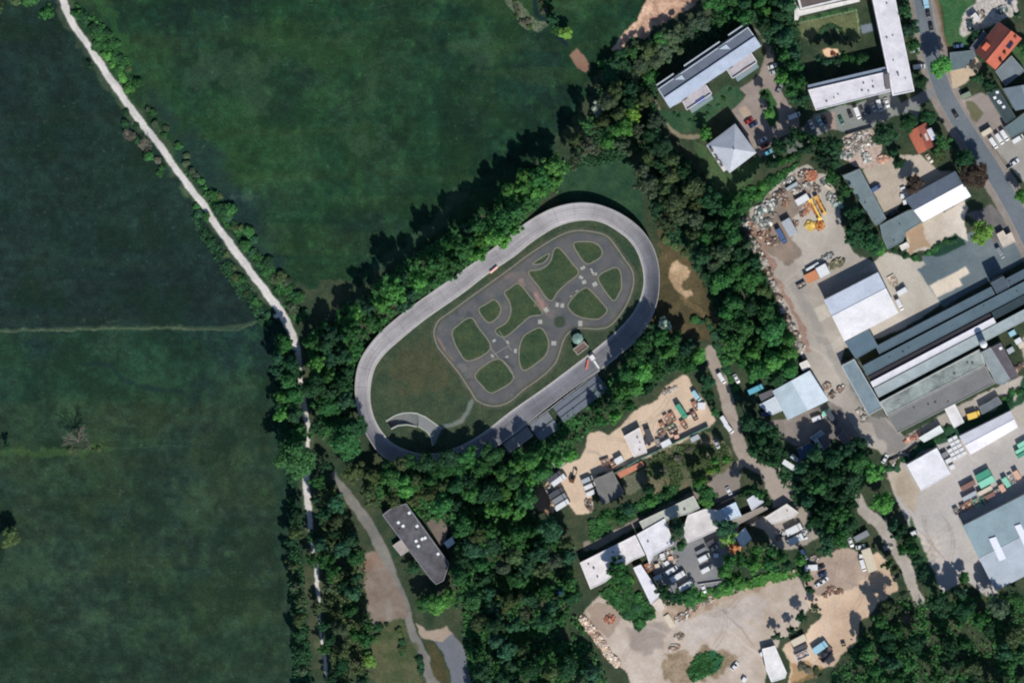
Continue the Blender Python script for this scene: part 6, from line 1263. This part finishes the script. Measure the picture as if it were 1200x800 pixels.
# ---- woods
G1 = [('mid green', 5), ('bright green', 3), ('dark green', 2), ('blue-green', 2)]
G2 = [('dark green', 3), ('mid green', 4), ('olive', 2), ('blue-green', 2), ('grey-green', 1)]
G3 = [('olive', 4), ('dark green', 3), ('mid green', 2), ('grey-green', 3)]
G4 = [('dark green', 5), ('blue-green', 3), ('mid green', 2)]
wood([(466, 365), (440, 385), (428, 400), (418, 420), (416, 442), (412, 470), (400, 490), (378, 488), (372, 462), (366, 440), (362, 415), (356, 398), (372, 384), (390, 380), (404, 376), (410, 356), (430, 350), (450, 340)], 34, 9, 15, G1, 'in the belt west of the track', 'trees in the belt west of the cycle track')
wood([(450, 340), (462, 326), (482, 312), (500, 304), (520, 286), (536, 272), (560, 256), (580, 244), (600, 230), (617, 226), (614, 246), (620, 258), (604, 275), (584, 290), (562, 305), (535, 322), (510, 337), (492, 349), (478, 362), (462, 370)], 30, 9, 16, [('mid green', 5), ('bright green', 4), ('blue-green', 2)], 'in the belt north of the track', 'trees in the belt north of the cycle track', hk=1.25)
wood([(590, 236), (592, 214), (610, 200), (640, 182), (664, 186), (668, 204), (655, 218), (636, 228), (624, 240), (610, 248)], 10, 9, 15, [('mid green', 3), ('bright green', 5)], 'at the lawn end of the belt', 'trees in the belt north of the cycle track')
wood([(660, 186), (672, 150), (700, 118), (712, 102), (735, 95), (765, 108), (775, 140), (778, 165), (745, 165), (738, 190), (716, 176), (690, 190), (664, 205)], 14, 9, 13, G3, 'in the wood above the track', 'trees north-east of the cycle track')
wood([(704, 100), (712, 72), (724, 60), (748, 52), (770, 40), (800, 30), (822, 14), (836, 30), (800, 50), (770, 80), (766, 100), (735, 98)], 15, 8, 13, G3, 'north-west of the terraced apartment block', 'trees behind the terraced apartment block', hk=.5)
wood([(820, 15), (830, -20), (930, -20), (934, 20), (935, 45), (945, 80), (942, 100), (952, 130), (940, 132), (926, 122), (912, 100), (908, 70), (902, 44), (880, 22), (850, 38), (836, 28)], 26, 7.5, 13, G1, 'between the terraced block and the court', 'trees between the apartment blocks')
wood([(745, 175), (760, 160), (780, 160), (800, 178), (818, 196), (830, 215), (845, 232), (836, 258), (810, 272), (780, 270), (760, 258), (750, 235), (746, 210)], 17, 9, 15, [('dark green', 4), ('olive', 4), ('grey-green', 2)], 'in the wood north-east of the track', 'trees in the east wood')
wood([(790, 275), (830, 255), (850, 250), (868, 255), (878, 280), (890, 305), (905, 335), (900, 350), (880, 345), (850, 345), (836, 345), (814, 312), (812, 290)], 18, 8, 14, [('dark green', 4), ('mid green', 3), ('grey-green', 2), ('olive', 1)], 'in the wood west of the scrapyard', 'trees in the east wood')
wood([(846, 348), (880, 345), (904, 352), (922, 382), (934, 405), (930, 440), (918, 452), (894, 448), (872, 440), (862, 420), (842, 405), (846, 385), (840, 365)], 17, 9, 15, G1, 'in the wood above the barn', 'trees in the east wood')
wood([(730, 424), (745, 396), (768, 378), (792, 390), (812, 398), (824, 412), (808, 438), (775, 445), (765, 462), (745, 478), (722, 496), (700, 498), (690, 505), (680, 526), (668, 518), (700, 488), (722, 456)], 20, 8, 15, G1, 'between the home straight and the sand yard', 'trees beside the home straight')
wood([(572, 552), (600, 540), (645, 524), (668, 518), (684, 520), (682, 532), (660, 545), (645, 556), (630, 575), (622, 600), (600, 610), (570, 600), (540, 590), (536, 560)], 16, 9, 15, [('mid green', 4), ('bright green', 4), ('dark green', 1)], 'in the wood west of the sand yard', 'trees in the south wood')
wood([(420, 543), (450, 540), (500, 546), (540, 542), (560, 540), (576, 548), (540, 595), (530, 602), (510, 596), (490, 590), (462, 590), (440, 592), (420, 575)], 13, 8, 14, [('olive', 3), ('mid green', 4), ('dark green', 2)], 'below the lower track curve', 'trees in the south wood', hk=1.0)
wood([(530, 605), (570, 602), (610, 612), (650, 606), (672, 630), (676, 668), (650, 676), (610, 672), (570, 668), (532, 664), (534, 630)], 18, 9, 15, G2, 'east of the club house', 'trees in the south wood')
wood([(530, 668), (570, 670), (620, 676), (672, 670), (682, 696), (678, 706), (670, 720), (676, 742), (650, 745), (600, 742), (560, 738), (532, 720)], 18, 9, 15, G2, 'in the wood left of the stone bank', 'trees in the south wood')
wood([(534, 740), (600, 744), (676, 745), (690, 768), (708, 792), (725, 840), (560, 840), (552, 780)], 20, 9, 15, G2, 'in the wood at the bottom edge', 'trees in the south wood')
wood([(322, 400), (340, 395), (352, 425), (354, 460), (350, 492), (326, 492), (320, 450)], 9, 8, 11, G1, 'left of the gravel path beside the track', 'trees along the gravel path')
wood([(342, 590), (350, 580), (358, 620), (364, 690), (371, 760), (380, 840), (350, 840), (345, 740), (338, 680), (335, 640)], 12, 6, 9.5, G2, 'left of the lower gravel path', 'trees along the gravel path')
wood([(366, 570), (390, 570), (408, 600), (424, 640), (426, 670), (426, 700), (400, 700), (378, 690), (370, 640), (366, 600)], 15, 7, 11, G2, 'right of the lower gravel path', 'trees along the gravel path')
wood([(379, 695), (402, 700), (430, 705), (440, 740), (432, 775), (440, 840), (392, 840), (384, 760)], 13, 7, 10.5, G2, 'in the thicket at the lower left', 'trees along the gravel path')
wood([(870, 482), (888, 482), (910, 498), (918, 520), (910, 548), (890, 545), (878, 530), (870, 505)], 8, 7, 11, G4, 'east of the dirt lane', 'trees around the junction')
wood([(934, 545), (950, 528), (975, 520), (1000, 508), (1020, 520), (1020, 548), (1012, 570), (1000, 580), (1005, 600), (985, 602), (968, 580), (950, 575), (938, 562)], 14, 8, 13, G4, 'around the shaded junction', 'trees around the junction')
wood([(930, 590), (945, 575), (965, 585), (1000, 600), (1010, 615), (992, 640), (970, 652), (950, 640), (948, 615)], 9, 8, 12, G4, 'above the dusty lower yard', 'trees around the junction')
wood([(846, 648), (870, 640), (900, 640), (925, 648), (945, 650), (938, 665), (905, 672), (880, 678), (855, 692), (840, 690)], 12, 7, 11, [('mid green', 3), ('bright green', 3), ('dark green', 2)], 'along the north rim of the gravel lot', 'trees around the lower yards')
wood([(862, 572), (880, 556), (900, 572), (905, 590), (890, 598), (874, 590)], 4, 6, 9, G4, 'over the lilac shed', 'trees around the junction')
wood([(752, 590), (756, 568), (790, 570), (782, 590), (740, 608), (700, 615), (690, 606), (706, 596), (736, 582)], 6, 6, 9, G1, 'north of the white workshops', 'trees around the lower yards')
wood([(800, 566), (820, 545), (850, 530), (868, 530), (862, 545), (835, 560), (815, 572)], 6, 5, 7, [('bright green', 4), ('lime green', 1)], 'in the hedge above the lane', 'hedge trees')
wood([(970, 830), (972, 790), (1000, 775), (1005, 745), (1022, 722), (1042, 705), (1060, 715), (1080, 735), (1100, 760), (1105, 830)], 17, 8, 13, G2, 'in the wood below the sandy bay', 'trees at the lower right')
wood([(1062, 702), (1090, 700), (1108, 695), (1130, 690), (1165, 705), (1210, 690), (1215, 830), (1110, 830), (1104, 760), (1080, 725)], 20, 8.5, 14, G2, 'in the wood below the huge hall', 'trees at the lower right')
wood([(1040, 602), (1058, 610), (1076, 640), (1092, 670), (1086, 690), (1070, 668), (1055, 650), (1044, 625)], 8, 6, 9.5, G4, 'between dirt track and concrete yard', 'trees around the lower yards')
wood([(1030, 660), (1048, 655), (1062, 690), (1068, 705), (1045, 700)], 3, 5, 7, G3, 'beside the dirt track', 'trees around the lower yards')
wood([(952, 60), (965, 66), (990, 62), (1020, 60), (1022, 72), (985, 76), (960, 82)], 6, 5, 8, [('mid green', 2), ('blue-green', 2)], 'around the sand pit', 'court garden trees')
wood([(905, 165), (930, 150), (955, 160), (985, 165), (988, 185), (965, 196), (940, 186), (920, 190), (905, 205), (895, 200), (900, 180)], 13, 6.5, 11, G4, 'between parking lot and scrapyard', 'trees south of the parking lot')
wood([(840, 235), (880, 222), (900, 205), (925, 195), (905, 222), (880, 240), (866, 256), (850, 255)], 6, 6, 9, [('mid green', 3), ('bright green', 2)], 'north of the scrapyard', 'trees south of the parking lot')
wood([(-40, -60), (70, -60), (68, 20), (50, 24), (30, 14), (-40, 20)], 8, 7, 12, [('olive', 2), ('mid green', 3)], 'at the top left corner', 'trees along the long path')
make_trees(); print('TREES', NT[0])
# ---- shrubs
def bush_mesh(seed):
    r = np.random.default_rng(seed); lobes = [(0, 0, .9, .95, .8)]+[(.8*math.cos(a), .8*math.sin(a), .6+r.uniform(0, .4), r.uniform(.45, .7), r.uniform(.5, .7)) for a in [i*1.257+r.uniform(-.4, .4) for i in range(5)]]
    V, F, C = leaf_shell(r, lobes, 150, .26, keep=.6); return quads_mesh('foliage', V, F, C, [FO])
BUSH = [bush_mesh(k) for k in range(5)]; NB = [0]
def bush(px, py, r, colr, place, group='shrubs', zs=1):
    x, y = G(px, py); o = bpy.data.objects.new('shrub', tr.choice(BUSH)); COL.objects.link(o); s = r*S/1.35; o.location = (x, y, 0); o.rotation_euler = (0, 0, tr.uniform(0, 6))
    o.scale = (s*tr.uniform(.8, 1.2), s*tr.uniform(.8, 1.2), s*tr.uniform(.7, 1.0)*zs); v = tr.uniform(.85, 1.15); o.color = (*[min(.8, lin(k*v)*TK) for k in TC[colr]], 1)
    reg(o, '%s %s shrub' % ('low' if r < 5 else 'bushy', colr), 'shrub', place, group, px); NB[0] += 1
def bushes(pts, w, n, pal, place, r0=3, r1=6, seed=0, zs=.85):
    r = random.Random(seed+int(pts[0][0])); cols = [c for c, k in pal for _ in range(k)]; L = [math.dist(a, b) for a, b in zip(pts[:-1], pts[1:])]; T = sum(L)
    for i in range(n):
        d = T*(i+r.random())/n; k = 0
        while d > L[k] and k < len(L)-1: d -= L[k]; k += 1
        a, b = pts[k], pts[k+1]; t = min(1, d/L[k]); o = r.uniform(-w/2, w/2); nx, ny = -(b[1]-a[1])/L[k], (b[0]-a[0])/L[k]
        bush(a[0]+(b[0]-a[0])*t+nx*o, a[1]+(b[1]-a[1])*t+ny*o, r.uniform(r0, r1), r.choice(cols), place, zs=zs)
BG = [('mid green', 3), ('dark green', 3), ('blue-green', 2), ('olive', 1)]
bushes([(84, 8), (120, 36), (148, 78), (156, 100)], 12, 16, [('mid green', 4), ('dark green', 2), ('olive', 1)], 'right of the path top', 3, 7)
bushes([(112, 50), (140, 86), (156, 104)], 6, 8, [('bright green', 2), ('mid green', 3)], 'in the bright strip by the path', 4, 7)
bushes([(168, 122), (185, 142), (215, 185), (240, 220)], 9, 12, [('grey-green', 3), ('mid green', 2)], 'right of the upper path', 2.5, 5)
bushes([(246, 222), (262, 245), (284, 270), (300, 296), (318, 320), (340, 345), (352, 372)], 15, 24, BG+[('grey-green', 2)], 'right of the middle path', 3.5, 8)
bushes([(140, 130), (158, 156), (172, 180), (196, 205)], 14, 12, [('grey-brown', 3), ('dark green', 2), ('mid green', 2)], 'left of the upper path', 3, 6)
bushes([(222, 236), (240, 262), (262, 300), (284, 330), (300, 352), (316, 378), (326, 396)], 12, 16, BG+[('olive', 2)], 'left of the middle path', 3, 6)
bushes([(600, 0), (608, 18), (624, 32)], 12, 9, [('grey-brown', 3), ('olive', 2)], 'on the reedy brook bank', 2.5, 4.5)
bushes([(630, 4), (645, 14)], 8, 5, [('grey-brown', 3), ('olive', 2)], 'on the reedy brook bank top', 2.5, 4.5)
bushes([(706, 70), (716, 84), (730, 92)], 12, 7, [('mid green', 3), ('bright green', 1)], 'below the bare soil strip', 4, 7)
bushes([(775, 265), (790, 288), (806, 300)], 10, 8, [('olive', 3), ('mid green', 1)], 'east of the track curve', 3, 6)
bushes([(768, 385), (776, 405), (790, 415)], 14, 9, BG, 'below the track curve', 4, 7)
bushes([(810, 372), (835, 380), (845, 400), (838, 412)], 10, 9, BG, 'on the earth track east', 3, 6)
bushes([(1074, 528), (1095, 514), (1112, 502)], 5, 9, BG, 'in the container yard hedge', 3, 5)
bushes([(1042, 550), (1056, 541), (1068, 534), (1078, 526)], 7, 8, BG, 'left of the square white hall', 3, 5)
bushes([(1168, 478), (1184, 466), (1200, 455)], 8, 8, BG, 'beside the dark grey cabin', 3.5, 6)
bushes([(1084, 298), (1100, 289), (1124, 278)], 4, 7, [('dark green', 3), ('mid green', 1)], 'in the hedge below the gravel court', 3, 4.5)
bushes([(1046, 292), (1060, 300), (1078, 304)], 4, 6, [('dark green', 3), ('mid green', 1)], 'beside the tiny white shed', 2.5, 4)
bushes([(705, 690), (740, 690), (765, 718), (745, 735), (730, 720)], 22, 10, [('mid green', 4), ('dark green', 2), ('bright green', 1)], 'on the overgrown corner', 4, 7)
bushes([(788, 695), (815, 700), (845, 692), (880, 680)], 8, 10, [('bright green', 3), ('mid green', 2)], 'below the white van courtyard', 3, 6)
bushes([(690, 612), (715, 606), (745, 596), (775, 588)], 10, 12, BG, 'by the lane north of the workshops', 3, 5.5)
bushes([(430, 745), (460, 738), (478, 762), (486, 790)], 22, 12, [('olive', 3), ('dark green', 2)], 'beside the lower lane', 3, 6)
bushes([(770, 545), (800, 530), (830, 540)], 16, 9, [('grey-brown', 2), ('olive', 2)], 'on the overgrown plot', 3, 6)
bushes([(788, 128), (806, 140), (830, 132), (858, 108)], 7, 9, BG, 'in the terrace gardens', 2, 3.5)
bushes([(958, 128), (985, 120), (1010, 114), (1036, 106)], 2, 10, [('mid green', 2)], 'below the white-roofed wing', 2, 3.2)
bushes([(960, 44), (966, 32), (974, 29), (984, 34), (992, 46)], 1, 16, [('dark green', 2)], 'in the curved garden hedge', 1.8, 2.6, zs=.5)
bushes([(938, 24), (960, 18), (1000, 10)], 2, 6, [('dark green', 2)], 'in the straight garden hedge', 1.8, 2.6, zs=.5)
bushes([(935, 780), (950, 782), (962, 792)], 8, 7, [('grey-brown', 2), ('olive', 1)], 'at the bottom of the sandy bay', 2.5, 4.5)
bushes([(80, 527), (95, 525), (118, 525)], 5, 6, [('mid green', 2), ('olive', 2)], 'under the bare tree', 2, 3.5)
bushes([(842, 405), (848, 425), (858, 440), (862, 470)], 7, 10, BG, 'east of the sand yard lane', 3, 6)
print('SHRUBS', NB[0])
# ---- bare trees
def bare(px, py, r, label, hgt):
    x, y = G(px, py); ro = empty('bare_tree', (x, y, 0)); reg(ro, label, 'tree'); rr = random.Random(int(px)); b = MB(); bw = mat('wood', (124, 116, 106), 'pale_bark'); R_ = r*S
    b.cyl((0, 0, 0), (0, 0, hgt*.35), .45, .32, bw, 8); t = b.build('trunk'); t.parent = ro; b = MB()
    def br(p, d, l, w, dep):
        q = p+d*l; b.cyl(p, q, w, w*.6, bw, 4, cap=False)
        if dep: 
            for k in range(3 if dep > 1 else 4):
                e = (d+Vector((rr.uniform(-.6, .6), rr.uniform(-.6, .6), rr.uniform(-.3, .4)))).normalized(); br(p.lerp(q, rr.uniform(.5, 1)), e, l*rr.uniform(.55, .75), w*.55, dep-1)
    for k in range(12): a = k*.53+rr.uniform(-.2, .2); br(Vector((0, 0, hgt*.3)), Vector((math.cos(a)*.8, math.sin(a)*.8, rr.uniform(.3, 1))).normalized(), R_*.5, .16, 3)
    o = b.build('branches'); o.parent = ro
bare(93, 514, 22, 'large bare leafless tree standing alone in the left meadow', 19)
bare(172, 100+70, 9, 'thin leafless tree on the left side of the upper path', 7)
bare(150, 157, 7, 'small grey leafless bush-like tree near the upper path', 5)
bare(683, 160, 10, 'leafless grey tree on the wood edge above the track lawn', 10)
bare(668, 600+172, 9, 'leafless brownish tree within the bottom wood', 12)
bare(1062, 722, 9, 'leafless grey tree at the lower right wood edge', 10)
# ---- undergrowth in the woods: uncountable, one object per wood
FN = fbm(9, 3)
def undergrowth(P, n, colr, seed, hmax=2.2):
    r = np.random.default_rng(seed); rr = random.Random(seed); xs = [p[0] for p in P]; ys = [p[1] for p in P]; pts = []
    while len(pts) < n:
        x, y = rr.uniform(min(xs), max(xs)), rr.uniform(min(ys), max(ys))
        if pin(P, x, y) and rr.random() < min(1, edged(P, x, y)/9)*max(0, min(1, 1.6*FN[int(y)+100, int(x)+100]-.25)): pts.append((*G(x, y), rr.uniform(.2, hmax)))
    P_ = np.array(pts); k = n; N_ = r.normal(size=(k, 3))*.45; N_[:, 2] += 1; N_ /= np.linalg.norm(N_, axis=1)[:, None]
    t = r.normal(size=(k, 3)); u = np.cross(N_, t); u /= np.linalg.norm(u, axis=1)[:, None]; w = np.cross(N_, u); s = (.25+.5*r.random(k))[:, None]; u *= s; w *= s
    V = np.stack([P_-u, P_+w, P_+u, P_-w], 1).reshape(-1, 3); g = .6+.8*r.random(k); C = np.stack([g, g, g, np.ones(k)], 1)
    me = quads_mesh('undergrowth', V, np.arange(4*k).reshape(-1, 4), C, [FO]); o = bpy.data.objects.new('undergrowth', me); COL.objects.link(o); o.color = (*[lin(q)*TK for q in TC[colr]], 1); o['kind'] = 'stuff'
UG = [([(352, 395), (372, 380), (410, 350), (480, 300), (560, 250), (610, 200), (680, 180), (660, 215), (612, 262), (560, 305), (492, 350), (440, 392), (416, 440), (412, 490), (378, 520), (366, 440)], 16000, 'mid green'),
 ([(745, 165), (780, 160), (830, 205), (880, 280), (925, 380), (935, 430), (900, 450), (860, 425), (838, 372), (812, 310), (765, 262)], 16000, 'dark green'),
 ([(700, 100), (724, 60), (780, 38), (830, 10), (830, -60), (930, -60), (940, 60), (952, 130), (925, 122), (908, 70), (880, 24), (770, 85), (775, 160), (740, 190), (668, 200), (690, 130)], 16000, 'dark green'),
 ([(420, 545), (540, 548), (640, 508), (730, 420), (790, 388), (825, 412), (770, 450), (690, 508), (640, 560), (622, 600), (676, 640), (672, 712), (712, 790), (716, 900), (560, 900), (540, 740), (530, 620), (440, 592)], 26000, 'mid green'),
 ([(320, 400), (346, 400), (352, 480), (345, 560), (355, 640), (364, 740), (372, 900), (350, 900), (336, 650), (336, 560), (320, 500)], 7000, 'dark green'), ([(372, 560), (400, 575), (430, 650), (432, 740), (440, 900), (396, 900), (384, 740), (378, 640)], 6500, 'olive'),
 ([(975, 900), (975, 785), (1005, 745), (1050, 700), (1110, 692), (1300, 690), (1300, 900)], 14000, 'mid green'),
 ([(700, 696), (715, 684), (745, 690), (770, 715), (748, 738), (728, 722)], 2600, 'mid green', .9), ([(786, 704), (800, 690), (845, 688), (900, 670), (940, 664), (938, 676), (880, 690), (815, 708)], 2400, 'bright green', .9),
 ([(690, 640), (690, 600), (740, 590), (780, 565), (800, 568), (786, 590), (730, 614)], 2500, 'mid green', .9), ([(754, 556), (766, 532), (800, 520), (850, 520), (860, 540), (820, 560), (790, 572)], 3500, 'olive', .8),
 ([(84, 0), (125, 30), (152, 70), (158, 108), (140, 92), (110, 50)], 1600, 'mid green', .9), ([(215, 200), (250, 222), (290, 280), (330, 320), (360, 375), (345, 380), (310, 325), (262, 264)], 2200, 'mid green', .9),
 ([(220, 245), (240, 262), (290, 330), (330, 395), (322, 400), (280, 350), (235, 280)], 1500, 'dark green', .8), ([(840, 230), (890, 215), (940, 188), (930, 200), (890, 236), (860, 262)], 5000, 'mid green', .9),
 ([(812, 768), (836, 760), (852, 772), (838, 788), (812, 800), (804, 790)], 1300, 'mid green', .8), ([(880, 560), (990, 500), (1020, 540)], 10, 'dark green', .8),
 ([(870, 480), (915, 500), (935, 545), (1010, 510), (1022, 548), (1000, 600), (1010, 620), (970, 650), (930, 590), (905, 550), (880, 540)], 8000, 'dark green')]
for i, u_ in enumerate(UG): undergrowth(u_[0], u_[1], u_[2], 50+i, *u_[3:])

# ================================================================ CAMERA, SUN, SKY
finish_labels()
cam = bpy.data.cameras.new('camera'); co = bpy.data.objects.new('camera', cam); COL.objects.link(co); SC.camera = co
co.location = (NX, NY, H); co.rotation_euler = (0, 0, 0); cam.sensor_width = 36; cam.lens = 36*H/(1200*S); cam.clip_start = 50; cam.clip_end = 20000
cam.shift_x = (600-700)/1200; cam.shift_y = -(400+350)/1200
AZ, EL = math.radians(157), math.radians(48)
sun = bpy.data.lights.new('sun', 'SUN'); so = bpy.data.objects.new('sun', sun); COL.objects.link(so); sun.energy = 4.2; sun.angle = math.radians(.53); sun.color = (1, .965, .91)
d = Vector((math.sin(AZ)*math.cos(EL), math.cos(AZ)*math.cos(EL), math.sin(EL))); so.rotation_euler = d.to_track_quat('Z', 'Y').to_euler(); so.location = d*300
w = bpy.data.worlds.new('World'); SC.world = w; w.use_nodes = True; nt = w.node_tree; bg = nt.nodes['Background']
sk = nt.nodes.new('ShaderNodeTexSky'); sk.sky_type = 'NISHITA'; sk.sun_disc = False; sk.sun_elevation = EL; sk.sun_rotation = AZ; sk.air_density = 1.0; sk.dust_density = .4; sk.ozone_density = 4.0
nt.links.new(sk.outputs[0], bg.inputs['Color']); bg.inputs['Strength'].default_value = .1
SC.view_settings.view_transform = 'Standard'; SC.view_settings.look = 'None'; SC.view_settings.exposure = 0.16; SC.view_settings.gamma = 1; SC.view_settings.use_curve_mapping = False
SC.cycles.filter_width = 2.1; SC.cycles.max_bounces = 4; SC.cycles.diffuse_bounces = 3
